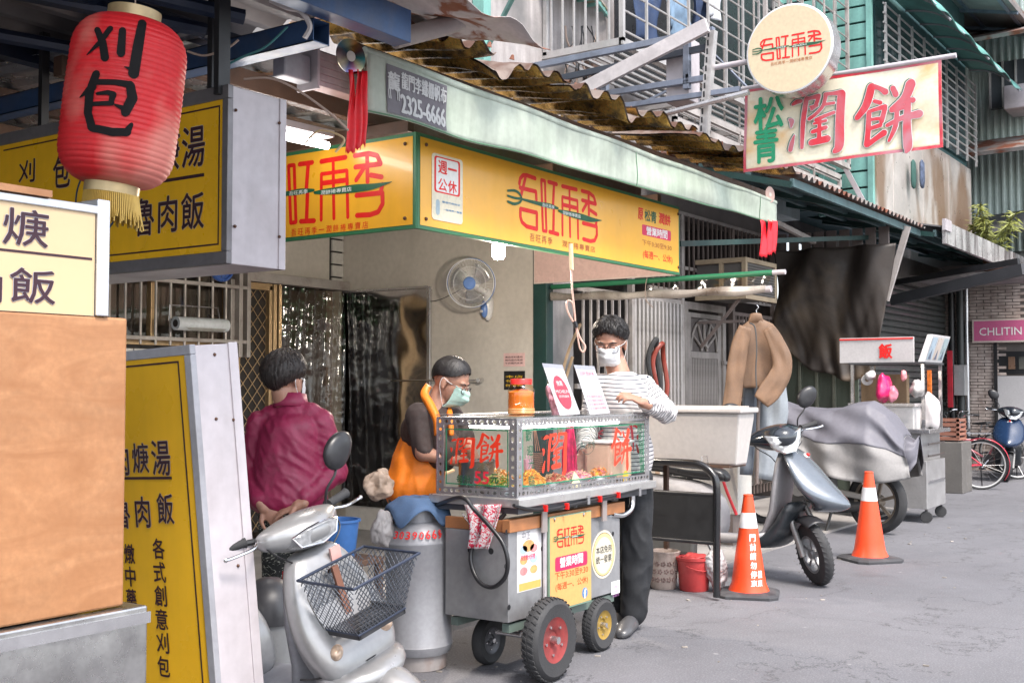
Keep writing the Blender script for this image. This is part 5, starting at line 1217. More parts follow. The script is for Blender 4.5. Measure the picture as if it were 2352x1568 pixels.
mb = MB(); text_px(mb, PLc, '55', *Z4(800, 1100), *Z4(1065, 1340), .002, .03); mb.build('lettering', mat('rose_red_paint', (.75, .02, .05), .4), CT)
for s_, q in (('每份', (465, 1160, 720, 1330)), ('元', (1100, 1150, 1240, 1330))): mb = MB(); text_px(mb, PLc, s_, *Z4(*q[:2]), *Z4(*q[2:]), .002, .025, wob=.03); mb.build('lettering', LGREEN, CT)
for ch, y0_, y1_, x0_ in (('歡', 170, 370, 95), ('迎', 450, 620, 120), ('光', 690, 850, 140), ('臨', 990, 1140, 150)): mb = MB(); text_px(mb, PC, ch, *Z5(x0_, y0_), *Z5(x0_+105, y1_), .002, .02, wob=.03); mb.build('lettering', LGREEN, CT)
mb = MB()
for i, ch in enumerate('請多指教謝謝'): text_px(mb, PC, ch, *Z5(2085+i*10, 80+i*140), *Z5(2165+i*9, 205+i*140), .002, .03, wob=.04)
mb.build('lettering', LGREEN, CT)
mb = MB(); text_px(mb, PC, '吾旺再季', *Z5(1065, 390), *Z5(1330, 500), .002, .0)
c = PC.uv(*Z5(1200, 440)); mb.stroke(PC, [(c[0]+.068*cos(R(a)), c[1]+.047*sin(R(a)), .0025) for a in range(0, 361, 15)], .0018); mb.build('lettering', mat('dark_green_ink', (.02, .07, .05), .4), CT)
# lamps in the case
a = MB(); a.cyl((xc+.05, YC+.055, zt-.038), (xr-.25, YC+.055, zt-.038), .011); a.cyl((xc+.055, YC+.05, zt-.038), (xc+.055, YBk-.16, zt-.038), .011)
a.build('lamp_tube', mat('lit_case_tube', (1, .97, .95), emis=7, ecol=(1, .95, .92)), CT, smooth=True)
MB().box(xc+.035, YC+.03, zt-.024, xr-.2, YC+.08, zt-.010).build('lamp_housing', WHITEMET, CT)
# case floor, ledge, wooden strip, cabinet
MB().box(xc+.005, YC+.012, zb-.002, xr-.005, YBk, zb+.008).build('case_floor', STEEL, CT)
MB().box(xc-.03, YC-.035, zb-.045, xr+.03, YBk+.03, zb-.004).build('ledge', mat('bright_ledge_steel', (.62, .60, .58), .32, .8, dirt=.15), CT, bevel=.004)
MB().box(xc-.01, YC-.015, zb-.075, xr-.05, YBk, zb-.046).build('under_rail', mat('dark_grey_steel', (.09, .09, .1), .4, .4), CT)
for px in (1352, 1470): q = PYp(px, 1130, YC-.04); MB().box(q.x-.012, YC-.042, zb-.075, q.x+.012, YC-.036, zb-.03).build('bracket', STEEL, CT)
kx0 = PYp(1168, 1250, YC+.02).x; kx1 = PYp(1424, 1250, YC+.02).x; kz0 = PYp(1170, 1435, YC+.02).z+.01; kz1 = zb-.16
CAB = mat('grey_cabinet_steel', (.36, .36, .37), .38, .55, var=.12, vs=2, dirt=.45, ds=4, wob=.3, ws=4)
MB().box(kx0, YC+.02, kz0, kx1, YBk-.08, kz1).build('cabinet', CAB, CT, bevel=.004)
MB().box(kx0-.01, YC+.005, kz1+.002, kx1+.03, YC+.05, kz1+.06).build('wood_strip', mat('cart_timber', (.34, .14, .055), .55, var=.25, vs=9), CT, bevel=.003)
MB().box(kx0-.0, YC+.051, kz1+.002, kx0+.03, YBk-.08, kz1+.055).build('wood_strip', mat('cart_timber'), CT)
for px in (1247, 1385): q = PYp(px, 1180, YC); MB().box(q.x-.022, YC-.012, kz1-.02, q.x+.022, YC-.004, zb-.075).build('strap', mat('tan_steel', (.42, .36, .34), .4, .5), CT)
hl = MB()
for px, py in ((1172, 1222), (1170, 1300), (1177, 1395), (1253, 1260), (1352, 1247), (1386, 1232), (1415, 1226)):
    u, v = PC.uv(px, py); hl.prism(PC, [(u+.013*cos(k*pi/6), v+.013*sin(k*pi/6)) for k in range(12)], -.0195, -.019)
Pk = XP(kx0)
for px, py in ((1080, 1262), (1128, 1265)):
    u, v = Pk.uv(px, py); hl.prism(Pk, [(u+.015*cos(k*pi/6), v+.015*sin(k*pi/6)) for k in range(12)], .0005, .001)
hl.build('vent_hole', BLACK, CT)
# cable bundle with red ties
cb = curve3([PYp(x, y, YC-.03) for x, y in ((1180, 1160), (1215, 1168), (1255, 1170), (1300, 1162), (1340, 1153), (1400, 1140), (1440, 1130), (1470, 1122))])
MB().tube(cb, .009, 6).build('cable_bundle', BLACK, CT, smooth=True)
for px, py in ((1253, 1167), (1302, 1162), (1378, 1145), (1420, 1136)): MB().cbox(PYp(px, py, YC-.042), .012, .02, .03).build('red_tie', RED, CT)
MB().tube(curve3([PYp(x, y, YC+.02) for x, y in ((1405, 1180), (1430, 1182), (1450, 1165), (1452, 1130), (1450, 1118))]), .017, 10).build('handle_pipe', CHROME, CT, smooth=True)
ch = MB(); 
ch.box(kx0+.02, YC+.03, kz0-.05, kx1-.05, YC+.07, kz0-.01); ch.box(kx0+.02, YBk-.14, kz0-.05, kx1-.05, YBk-.1, kz0-.01); ch.build('chassis', mat('green_grey_chassis', (.12, .16, .14), .6, dirt=.5), CT)
def wheel(par, c, ax, r, w_, hubc, name='wheel', hubr=.55, lug=True):
    o = MB(); ax = V(ax).normalized(); c = V(c); hw = w_/2
    o.lathe([(r*hubr, -hw*.8), (r*.86, -hw), (r*.97, -hw*.62), (r, 0), (r*.97, hw*.62), (r*.86, hw), (r*hubr, hw*.8)], c, ax, 48, caps=False)
    wo_ = o.build(name, RUBBER, par, smooth=True)
    if lug:
        l = MB(); a = ax.orthogonal().normalized(); b = ax.cross(a)
        for k in range(40):
            an = 2*pi*k/40; d = a*cos(an)+b*sin(an); t_ = ax.cross(d)
            for sg in (-1, 1): l.cbox(c+d*(r*.985)+ax*sg*hw*.42, .001, .001, .001) if 0 else l.hexa([c+d*(r*.97+q[2])+ax*sg*(hw*.12+q[0])+t_*(q[1]+sg*q[0]*.5) for q in [(0, -.006, 0), (hw*.6, -.006, 0), (hw*.6, .006, 0), (0, .006, 0), (0, -.006, r*.045), (hw*.6, -.006, r*.02), (hw*.6, .006, r*.02), (0, .006, r*.045)]])
        l.build('tread', RUBBER, wo_)
    h = MB(); h.lathe([(0, -hw*.3), (r*.2, -hw*.3), (r*.25, hw*.1-hw*.6), (r*hubr*.8, -hw*.55), (r*hubr*.96, -hw*.75), (r*hubr, -hw*.8), (r*hubr, hw*.8), (r*hubr*.9, hw*.6), (0, hw*.6)], c, ax, 32).build('rim', hubc, wo_, smooth=True)
    MB().lathe([(0, -hw*1.15), (r*.09, -hw*1.15), (r*.1, -hw*.3), (r*.1, 0)], c, ax, 16).build('hub_nut', STEEL, wo_, smooth=True)
    for k in range(5):
        a = ax.orthogonal().normalized(); b = ax.cross(a); an = 2*pi*k/5; MB().cyl(c+(a*cos(an)+b*sin(an))*r*.36-ax*hw*.7, c+(a*cos(an)+b*sin(an))*r*.36-ax*hw*.3, r*.035, n=8).build('bolt', STEEL, wo_)
    return wo_
g1 = PZp(1262, 1563, 0); wr = .192
wheel(CT, (g1.x, g1.y, wr), (0, 1, 0), wr, .09, mat('rusty_red_hub', (.28, .04, .038), .6, .2, dirt=.4, ds=12))
g2 = PZp(1377, 1493, 0)
wheel(CT, (g2.x, g2.y, .135), (0, 1, 0), .135, .075, mat('faded_yellow_hub', (.30, .19, .035), .6, .2, dirt=.4, ds=12))
wheel(CT, (g1.x+.10, g1.y+.42, .12), (0, 1, 0), .12, .06, mat('dark_grey_steel'), lug=False)
MB().cyl((g1.x, g1.y, wr), (g1.x, g1.y+.3, wr), .014).build('axle', STEEL, CT); MB().bar((g2.x, g2.y+.05, .135), (g2.x, g2.y+.06, kz0), .05, .02).build('fork', STEEL, CT); MB().bar((g1.x, g1.y+.14, wr), (g1.x+.02, g1.y+.16, kz0), .05, .03).build('fork', STEEL, CT)
# posters on the cabinet
PCf = YP(YC+.02)
ID = lambda x, y: (x, y)
t = thing('menu_poster', 'narrow pale poster with red dishes and characters, left on the cart front', 'poster', PCf.w(*PCf.uv(1215, 1350)))
plate(PCf, ID, 1187, 1213, 1243, 1347, mat('pale_poster_paper', (.62, .60, .60), .4, var=.05), t, 'sheet', .001, .01)
rn = random.Random(8); a_ = PCf.uv(1190, 1220); b_ = PCf.uv(1243, 1345)
def blot(P, u, v, ru, rv, m, par, nm, l): MB().prism(P, [(u+ru*cos(k*pi/6), v+rv*sin(k*pi/6)) for k in range(12)], l-.0004, l).build(nm, m, par)
dish = [mat('dish_pink', (.60, .22, .22), .5, var=.3, vs=30), mat('dish_orange', (.62, .32, .12), .5, var=.3, vs=30), mat('dish_blue', (.35, .45, .55), .5)]
for r in range(3):
    for c in range(2): blot(PCf, a_[0]+.045+c*.085, b_[1]+.09+r*.05, .032, .020, dish[(r+c) % 3], t, 'dish_picture', .0018)
blot(PCf, a_[0]+.085, a_[1]-.075, .05, .028, dish[1], t, 'dish_picture', .0018)
MB().slab(PCf, a_[0]+.006, b_[1]+.0, b_[0]-.006, b_[1]+.035, .0012, .0016).build('orange_band', mat('orange_band', (.65, .38, .10), .5), t)
mb = MB(); put_text(mb, PCf, '中正', a_[0]+.03, a_[1]-.005, a_[0]+.10, a_[1]-.045, .0018, .01); mb.build('lettering', mat('grey_ink', (.2, .2, .22), .5), t)
mb = MB(); put_text(mb, PCf, '保證飽大好禮', a_[0]+.02, a_[1]-.115, a_[0]+.14, a_[1]-.14, .0018, .02); mb.build('lettering', MAG, t)
YBo = YC-.012; PBo = YP(YBo); ZQ = Zm(1370, 1280, 1570, 1307)
t = thing('hours_board', 'yellow board with small line logo, red band and opening hours hung on the cart', 'sign board', PBo.w(*PBo.uv(1305, 1385)))
a = PBo.uv(*ZQ(35, 100)); b = PBo.uv(*ZQ(705, 1410)); bz = PBo.uv(*ZQ(300, 1520))[1]
MB().slab(PBo, a[0]-.006, b[1]-.012, b[0]+.004, a[1]+.006, -.012, -.001).build('board', mat('green_board_edge', (.18, .28, .2), .5), t)
MB().slab(PBo, a[0], b[1]-.004, b[0], a[1], -.0009, .0003).build('board_face', mat('pale_yellow_print', (.62, .35, .12), .4, var=.04), t)
MB().slab(PBo.off(-.016), a[0]-.025, b[1]-.01, a[0]-.004, a[1]-.002, -.01, 0).build('backing_strip', WHITEMET, t)
c = PBo.uv(*ZQ(85, 600)); d = PBo.uv(*ZQ(605, 170)); put_logo(PBo, c[0], PBo.uv(*ZQ(180, 575))[1], d[0]-c[0], t)
mb = MB(); text_px(mb, PBo, '吾旺再季一潤餅捲專賣店', *ZQ(230, 590), *ZQ(540, 555), .001); 
plate(PBo, ZQ, 115, 740, 640, 850, MAG, t, 'plate', .0012, .2)
mb = MB(); text_px(mb, PBo, '營業時間', *ZQ(185, 745), *ZQ(570, 815), .002, .02, sep=.05); mb.build('lettering', WHP, t)
mb = MB(); text_px(mb, PBo, '下午3:30至9:30', *ZQ(112, 985), *ZQ(650, 985-10), .001) if 0 else None
l0 = PBo.uv(*ZQ(112, 1000)); l1 = PBo.uv(*ZQ(650, 870)); hh = PBo.uv(*ZQ(112, 1100))
put_text(mb, PBo, '下午3:30至9:30', l0[0], l0[1]+.004, l1[0], l0[1]-.034, .001, .012); put_text(mb, PBo, '(每週一、公休)', l0[0]+.005, l0[1]-.05, l1[0], l0[1]-.09, .001, .012); mb.build('lettering', mat('orange_brown_ink', (.50, .07, .01), .5), t)
c = PBo.uv(*ZQ(600, 1310)); blot(PBo, c[0], c[1], .027, .027, mat('badge_blue', (.10, .22, .45), .4), t, 'badge', .0012)
mb = MB(); put_text(mb, PBo, 'f', c[0]-.010, c[1]+.019, c[0]+.011, c[1]-.027, .002, .04); mb.build('lettering', WHP, t)
for px in (100, 575): u, v = PBo.uv(*ZQ(px, 20)); MB().tube([PBo.w(u, a[1]-.02, .004), PBo.w(u, kz1+.03, .004)], .0015, 4).build('wire', BLACK, t); MB().ell(PBo.w(u, kz1+.035, .002), .007, nu=8, nv=5).build('hook', STEEL, t)
c = PCf.uv(1386, 1272); t = thing('round_sticker', 'round cream sticker with yellow ring and two rows of black characters on the cart', 'sticker', PCf.w(c[0], c[1]-.12))
for r, m, l in ((.125, mat('cream_sticker', (.62, .57, .46), .4), .001), (.113, mat('dark_ring', (.12, .11, .07), .4), .0014), (.109, mat('yellow_ring', (.75, .55, .25), .4), .0018)):
    MB().prism(PCf, [(c[0]+r*cos(k*pi/20), c[1]+r*sin(k*pi/20)) for k in range(40)], l-.0006, l).build('ring', m, t)
MB().prism(PCf, [(c[0]+.09*cos(k*pi/20), c[1]-.005+.095*sin(k*pi/20)) for k in range(40)], .0018, .0021).build('centre', mat('cream_sticker'), t)
mb = MB(); put_text(mb, PCf, '本店免用', c[0]-.08, c[1]+.045, c[0]+.08, c[1]+.007, .003, .012); put_text(mb, PCf, '統一發票', c[0]-.08, c[1]-.005, c[0]+.08, c[1]-.043, .003, .012); mb.build('lettering', BLACK, t)
t = thing('small_label', 'small white label with tiny print at the bottom right of the cart', 'label', PCf.w(*PCf.uv(1415, 1360)))
plate(PCf, ID, 1404, 1336, 1423, 1360, WHP, t, 'sheet', .001, .02)
mb = MB(); a = PCf.uv(1405, 1341); 
for k in range(3): put_text(mb, PCf, '食品登錄字號', a[0]+.006, a[1]-.012-k*.022, a[0]+.075, a[1]-.026-k*.022, .0016)
mb.build('lettering', mat('purple_ink', (.3, .12, .3), .5), t)
# ------------------------------------------------ food inside the case
def heap(name, label, cat, c, rx, ry, h, cols, n=260, ln=.03, th=.0022, seed=1):
    t = thing(name, label, cat, c); rn = random.Random(seed); c = V(c)
    MB().lathe([(0, .002), (1, .002), (1.06, .028), (1.02, .03), (.98, .006), (0, .006)], (0, 0, 0)).v
    tr = MB(); tr.lathe([(.0, .001), (.96, .001), (1.03, .032), (1.07, .034)], (0, 0, 0), (0, 0, 1), 20, caps=False); tr.v = [V((p.x*rx, p.y*ry, p.z))+c for p in tr.v]; tr.build('tray', STEEL, t, smooth=True)
    base = MB(); base.grid(lambda a, b: c+V(((a-.5)*1.9*rx*sqrt(max(0, 1-(2*b-1)**2)), (2*b-1)*ry*.95, .012+h*.8*max(0, 1-((a-.5)*2)**2)*max(0, 1-(2*b-1)**2))), 14, 10); base.build('food_mound', cols[0], t, smooth='all')
    ms = [MB() for _ in cols]
    for k in range(n):
        r = sqrt(rn.random())*.95; a = rn.uniform(0, 6.28); p = c+V((r*cos(a)*rx, r*sin(a)*ry, .012+h*(1-r*r)+rn.uniform(-.004, .006)))
        d = V((rn.uniform(-1, 1), rn.uniform(-1, 1), rn.uniform(-.5, .6))).normalized()*ln*rn.uniform(.4, 1)
        ms[rn.randrange(len(ms))].tube([p-d/2, p+V((0, 0, .004)), p+d/2], th, 4, cap=False)
    for m_, c_ in zip(ms, cols): m_.build('shreds', c_, t, kind='stuff')
    return t
CAR = mat('carrot_orange', (.75, .28, .03), .45, var=.2, vs=30); GRN = mat('leaf_green', (.18, .30, .04), .5, var=.3, vs=30); PNK = mat('pink_pickle', (.70, .25, .32), .5, var=.2); TAN = mat('sprout_cream', (.66, .50, .28), .5, var=.2); BRW = mat('peanut_brown', (.38, .17, .06), .6, var=.3); REDF = mat('char_siu_red', (.55, .09, .06), .45)
zf = zb+.009
heap('food_tray', 'tray of green and orange shredded vegetables behind the side glass', 'food', (xc+.10, YC+.18, zf), .075, .12, .07, [GRN, CAR, TAN], seed=1)
heap('food_tray', 'tray of cream sprouts and peanut bits under the seller\'s hands', 'food', (xc+.27, YC+.30, zf), .085, .12, .08, [TAN, BRW, CAR], seed=2)
heap('food_tray', 'tray heaped with bright orange carrot shreds at the front left of the case', 'food', (xc+.27, YC+.10, zf), .085, .075, .085, [CAR, CAR, mat('egg_yellow', (.75, .45, .06), .5)], seed=3)
heap('food_tray', 'tray of reddish minced meat behind the front glass', 'food', (xc+.50, YC+.11, zf), .10, .08, .05, [REDF, TAN, BRW], seed=4)
heap('food_tray', 'tray of pink pickled shreds in the middle of the case', 'food', (xc+.74, YC+.12, zf), .11, .08, .05, [PNK, TAN, PNK], seed=5)
heap('food_tray', 'tray of orange and white shreds at the right of the case', 'food', (xc+.98, YC+.12, zf), .10, .08, .06, [CAR, TAN, PNK], seed=6)
t = thing('metal_pot', 'dark metal pot behind the side glass of the case', 'pot', (xc+.20, YBk-.09, zf))
MB().lathe([(.085, 0), (.09, .01), (.09, .13), (.097, .14), (.09, .145), (.08, .135), (.08, .02), (0, .02)], (xc+.20, YBk-.09, zf), (0, 0, 1), 32).build('body', mat('dull_pot_steel', (.25, .25, .25), .3, .8), t, smooth=True)
t = thing('storage_tub', 'beige plastic tub with yellow label at the right of the glass case', 'tub', (xr-.20, YC+.13, zf))
MB().box(xr-.33, YC+.05, zf, xr-.09, YC+.22, zf+.20).build('body', mat('beige_tub', (.66, .44, .32), .4, var=.05), t, bevel=.02)
MB().box(xr-.34, YC+.04, zf+.20, xr-.08, YC+.23, zf+.215).build('lid', mat('pale_lid', (.7, .68, .66), .4), t, bevel=.006)
u, v = YP(YC+.048).uv(1437, 1095); blot(YP(YC+.049), u, v, .032, .036, mat('yellow_label', (.80, .50, .03), .4), t, 'yellow_label', .001)
t = thing('raffia_bundle', 'bundle of bright pink raffia strings hanging inside the glass case', 'string bundle', (xc+.58, YC+.3, zf+.05)); rn = random.Random(9)
rf = MB(); c = V(PYp(1310, 1010, YC+.30))
for k in range(60):
    a = rn.uniform(0, 6.28); r = rn.uniform(0, 1); p0 = c+V((.012*cos(a), .012*sin(a), zt-.02-c.z)); p1 = c+V((.03*cos(a)*r, .03*sin(a)*r, .03)); p2 = c+V((.05*cos(a)*r, .05*sin(a)*r, -.07)); p3 = c+V((.04*cos(a), .04*sin(a), -.17-.03*rn.random()))
    rf.tube(curve3([p0, p1, p2, p3], 3), .0042, 4, cap=False)
rf.build('strings', mat('hot_pink_raffia', (.75, .02, .14), .4, var=.25, vs=30), t, kind='stuff'); MB().tube([c+V((0, 0, .05)), c+V((0, 0, .065))], .02, 8).build('knot', mat('hot_pink_raffia'), t)
t = thing('wire_strainer', 'copper wire strainer with a long handle hanging inside the case', 'strainer', PYp(1235, 1070, YC+.28)); c = PYp(1235, 1062, YC+.28); cu = mat('copper_wire', (.55, .28, .18), .35, .8)
for s_ in (-1, 0, 1): MB().tube([PYp(1228, 985, YC+.28)+V((s_*.008, 0, 0)), c+V((s_*.02, 0, .06))], .0025, 5).build('handle', cu, t)
st_ = MB()
for k in range(11): st_.tube([c+V((-.05+k*.01, 0, .05)), c+V((-.05+k*.01, .01, -.05))], .001, 4); st_.tube([c+V((-.05, 0, -.05+k*.01)), c+V((.05, 0, -.05+k*.01))], .001, 4)
st_.build('mesh', cu, t)
c = PYp(1213, 1068, YC+.2); t = thing('pink_cup', 'pink plastic cup with a ring handle hanging in the left of the case', 'cup', c)
MB().lathe([(.018, -.06), (.024, .03), (.022, .03), (.016, -.055)], c, (0, 0, 1), 20).build('body', mat('pink_plastic', (.62, .35, .45), .35), t, smooth=True); MB().tube([c+V((.014*cos(R(a)), 0, .035+.022*sin(R(a)))) for a in range(0, 181, 20)], .0025, 5).build('ring', mat('pink_plastic'), t)
c = V((xc+.62, YC+.06, zf)); MB().add([c+V((-.05, 0, 0)), c+V((.09, .0, 0)), c+V((.0, .01, .075)), c+V((.02, .06, 0))], [(0, 1, 2), (1, 3, 2), (3, 0, 2), (0, 3, 1)]).build('paper_cone', mat('cream_paper', (.78, .66, .45), .6), label='folded cream paper cone lying among the food trays', cat='paper')
# ------------------------------------------------ things on top of the case
zt2 = zt+.0165
c = V(PYp(1197, 953, YC+.22)); c.z = zt+.0125
t = thing('sauce_jar', 'clear plastic jar of orange powder with a red screw lid on top of the cart', 'jar', c)
MB().lathe([(.062, 0), (.067, .005), (.067, .03), (.065, .033), (.067, .036), (.067, .12), (.060, .14), (.052, .148), (.052, .152)], c, (0, 0, 1), 40).build('jar_body', glassy('jar_plastic', (.97, .82, .62), 1.35, .06, .05), t, smooth=True)
MB().lathe([(.060, .003), (.0635, .006), (.0635, .11), (.03, .124), (0, .128)], c, (0, 0, 1), 32).build('powder', mat('orange_powder', (.66, .20, .02), .9, var=.12, vs=40), t, smooth=True)
MB().lathe([(.050, .150), (.055, .150), (.055, .174), (.052, .178), (0, .178)], c, (0, 0, 1), 40).build('lid', mat('red_lid', (.80, .035, .03), .3), t, smooth=True)
for k in range(3): MB().lathe([(.0672, 0), (.069, .003), (.0672, .006)], c+V((0, 0, .006+k*.009)), (0, 0, 1), 40).build('ridge', mat('ridge_plastic', (.7, .38, .15), .3), t, smooth=True)
def card(pts, y, name, label, face, hd_):
    q = [PYp(x, yy, y) for x, yy in pts]; t = thing(name, label, 'menu card', (q[2]+q[3])/2)
    dn = V((.05, -1, .18)).normalized()*.004
    MB().hexa([q[3], q[2], q[1], q[0], q[3]+dn, q[2]+dn, q[1]+dn, q[0]+dn]).build('holder', glassy('acrylic', (.9, .92, .95), 1.45, .04, .08), t)
    def at(u, v, l): a_ = q[0]+(q[1]-q[0])*u; b_ = q[3]+(q[2]-q[3])*u; return a_+(b_-a_)*v+dn*(1.02+l*40)
    class CP(Plane):
        def w(s, u, v, l=0): return at(u, 1-v, l)
    cp = CP((0, 0, 0), (1, 0, 0))
    MB().add([at(.02, .08, .0), at(.98, .08, .0), at(.98, .99, 0), at(.02, .99, 0)], [(3, 2, 1, 0)]).build('sheet', face, t)
    MB().add([at(.0, .0, .004), at(1, .0, .004), at(1, .08, .004), at(0, .08, .004)], [(3, 2, 1, 0)]).build('grey_header', mat('grey_header', (.36, .37, .42), .4), t)
    if hd_:
        MB().add([at(.5+.33*cos(k*pi/10), .55+.33*sin(k*pi/10), .008) for k in range(20)], [tuple(range(19, -1, -1))]).build('oval_badge', mat('wine_badge', (.45, .06, .10), .4), t)
        mb = MB(); put_text(mb, cp, 'MICHELIN', .2, .50, .8, .44, .012); put_text(mb, cp, '推薦', .36, .68, .64, .58, .012); put_text(mb, cp, '吾旺再季潤餅捲', .26, .40, .74, .35, .012); mb.build('lettering', WHP, t)
    else:
        mb = MB(); put_text(mb, cp, '招牌潤餅捲', .15, .88, .85, .80, .006); 
        for k in range(4): put_text(mb, cp, '花生糖粉高麗菜', .12, .40-k*.08, .88, .35-k*.08, .006)
        mb.build('lettering', mat('pale_rose_ink', (.55, .22, .30), .5), t)
SHEET = mat('glossy_white_sheet', (.66, .64, .66), .2, var=.08, coat=.3)
card([(1243, 834), (1290, 838), (1333, 952), (1284, 956)], YC+.10, 'menu_card', 'tilted acrylic menu card with a wine-red oval badge on the cart top', SHEET, True)
card([(1316, 838), (1363, 841), (1402, 950), (1353, 954)], YC+.09, 'menu_card', 'tilted white menu card with faint pink print, right of the oval badge card', SHEET, False)
c = PYp(1285, 905, YC+.22); t = None
def bag(c, rx, ry, rz, m, name, label, cat, seed=0, crump=.25, nu=72, nv=48):
    crump *= .6
    def fn(a, b):
        th = -pi/2+pi*b; an = 2*pi*a; d = V((cos(th)*cos(an), cos(th)*sin(an), sin(th)))
        q1 = noise.voronoi(d*1.7+V((seed, 0, 0)))[0]; q2 = noise.voronoi(d*3.6+V((seed, 4, 0)))[0]; n_ = noise.noise(d*1.3+V((seed, 0, 0)))*crump*1.4-(.6-q1[0])*crump*.9-(.5-q2[0])*crump*.5
        return V(c)+V((d.x*rx, d.y*ry, d.z*rz))*(1+n_-.1)
    return MB().grid(fn, nu, nv).build(name, m, label=label, cat=cat, smooth='all')
bag(PYp(1283, 910, YC+.24), .10, .05, .10, mat('pink_white_plastic_bag', (.72, .36, .45), .3, var=.3, vs=18, sub=0, coat=.2), 'plastic_bag', 'crumpled pink and white plastic bag behind the menu cards on the cart', 'bag', 3, .35)
# ------------------------------------------------ gas cylinder with cloth and board
gx, gy = 4.41, 3.60; base = V((gx, gy, 0)); tiltv = V((-.02*RT.x, -.02*RT.y, 1)).normalized()
GB = thing('gas_cylinder', 'tall dented grey gas cylinder with red stencilled numbers beside the cart', 'gas cylinder', base)
GC = mat('grey_cylinder_paint', (.33, .33, .35), .42, .15, var=.08, vs=3, dirt=.35, ds=4, dcol=(.17, .15, .15), bump=.05)
k_ = .80/.87
MB().lathe([(.110, 0), (.128, .002), (.130, .075), (.122, .08)], base, tiltv, 48).build('foot_ring', mat('rusty_foot_ring', (.33, .30, .29), .6, .1, dirt=.7, ds=7, dcol=(.2, .09, .05)), GB, smooth=True)
MB().lathe([(.10, .058), (.145, .075), (.162, .11), (.164, .118), (.161, .123), (.161, .60), (.164, .605), (.164, .612), (.160, .62), (.148, .66), (.12, .695), (.085, .71), (0, .715)], base, tiltv, 64).build('body', GC, GB, smooth=True)
def coll(i, an): return 1
cm = MB()
for k in range(28):
    a0 = 2*pi*k/36+2.3; a1 = a0+2*pi/36
    p = [V((.088*cos(a), .088*sin(a), 0)) for a in (a0, a1)]; q = [V((.083*cos(a), .083*sin(a), 0)) for a in (a0, a1)]
    b_ = base+tiltv*.70; t_ = tiltv*.105
    cm.hexa([b_+p[0], b_+p[1], b_+q[1], b_+q[0], b_+p[0]+t_, b_+p[1]+t_, b_+q[1]+t_, b_+q[0]+t_])
cm.build('collar', GC, GB, smooth=True)
vb_ = MB(); vb_.cyl(base+tiltv*.70, base+tiltv*.80, .018); vb_.build('valve', mat('brass', (.5, .35, .12), .35, .9), GB, smooth=True)
class CylP(Plane):
    def w(s, u, v, l=0):
        rr_ = .163+l if v < .615 else .163-(v-.615)*.32+l; an = u/.163+atan2(-gy, -gx)
        return base+tiltv*v+V((cos(an), sin(an), 0))*rr_
mb = MB(); cp = CylP((0, 0, 0), (1, 0, 0))
for i, ch in enumerate('3039066多'): put_text(mb, cp, ch, -.125+i*.033, .672+(.006 if i > 4 else 0), -.103+i*.033, .638, .012, .035, shear=.15)
mb.build('lettering', RED, GB)
# cloth
DB = mat('blue_denim_cloth', (.10, .17, .30), .85, var=.15, vs=9, bump=.2, bs=300)
top = base+tiltv*.815
def cl(a, b):
    an = 2*pi*a; r = .02+.16*b; drop = max(0, b-.42)*.16*(1+.45*sin(an*4+1))
    return top+V((min(r, .125+.03*b)*cos(an)*(1+.08*sin(an*4)*b), min(r, .125+.03*b)*sin(an)*(1+.08*sin(an*4)*b), .01-drop+.004*sin(an*9)*b))
MB().grid(cl, 72, 14).build('blue_cloth', DB, label='blue cloth draped over the valve collar of the gas cylinder', cat='cloth', smooth='all', solid=.003)
zB = top.z+.035
q = [PZp(x, y, zB+.02) for x, y in ((888, 1098), (955, 1108), (1045, 1077), (972, 1074))]
MB().hexa([p+V((0, 0, -.016)) for p in q]+q).build('cutting_board', mat('pale_beech', (.58, .38, .22), .55, var=.12, vs=5, bump=.05), label='pale wooden cutting board lying on the blue cloth over the gas cylinder', cat='board', bevel=.003)
# hose
ZH = Zm(1040, 980, 1740, 2091); XH = 4.30
hp = [(225, 735), (330, 785), (440, 880), (560, 1010), (650, 1130), (685, 1260), (665, 1380), (580, 1452), (490, 1430), (430, 1340), (408, 1220), (440, 1110), (520, 1020), (610, 960), (665, 905)]
pts = [PXp(*ZH(x, y), XH+(.0 if i < 6 else .012*(i-5))) for i, (x, y) in enumerate(hp)]
pts = [top+V((.05, -.03, -.05))]+pts[1:]
MB().tube(curve3(pts, 8), .0105, 10).build('gas_hose', mat('black_hose', (.022, .022, .024), .35), label='black rubber gas hose looping from the cylinder to the cart', cat='hose', smooth=True)
chn = MB(); a, b = PXp(1062, 1178, 4.33), PXp(1103, 1238, 4.36)
for k in range(9):
    c0 = a+(b-a)*(k+.5)/9; d = (b-a)/9*.62; s_ = V((0, 0, .006)) if k % 2 else V((.004, .006, 0)); chn.tube([c0-d+s_*0, c0-d*.7+s_, c0+d*.7+s_, c0+d, c0+d*.7-s_, c0-d*.7-s_], .0016, 4, closed=True)
chn.build('chain', STEEL, label='thin steel chain tying the gas cylinder to the cart', cat='chain')
# patterned towel
TW = blend2('red_white_pattern', (.72, .68, .68), (.62, .02, .07), 38, .49, .53, .8, dis=2.5, var=.05)
XT_ = 4.345; tq = [PXp(*ZH(x, y), XT_) for x, y in ((360, 838), (632, 838), (550, 1168), (385, 1165))]
def tw(a, b):
    p = (tq[0]+(tq[1]-tq[0])*a)+((tq[3]+(tq[2]-tq[3])*a)-(tq[0]+(tq[1]-tq[0])*a))*b; w_ = .35*sin(pi*min(1, b*1.3))*(1-b)
    m_ = (tq[0]+tq[1])/2; p += (V((0, -.03, 0)))*sin(pi*b)*(1 if a < .5 else .3); return p+V((-.012*sin(a*12+b*3), 0, 0))
MB().grid(tw, 24, 16).build('patterned_towel', TW, label='white towel with red paisley pattern hanging from the cart ledge by the hose', cat='towel', smooth='all', solid=.003)
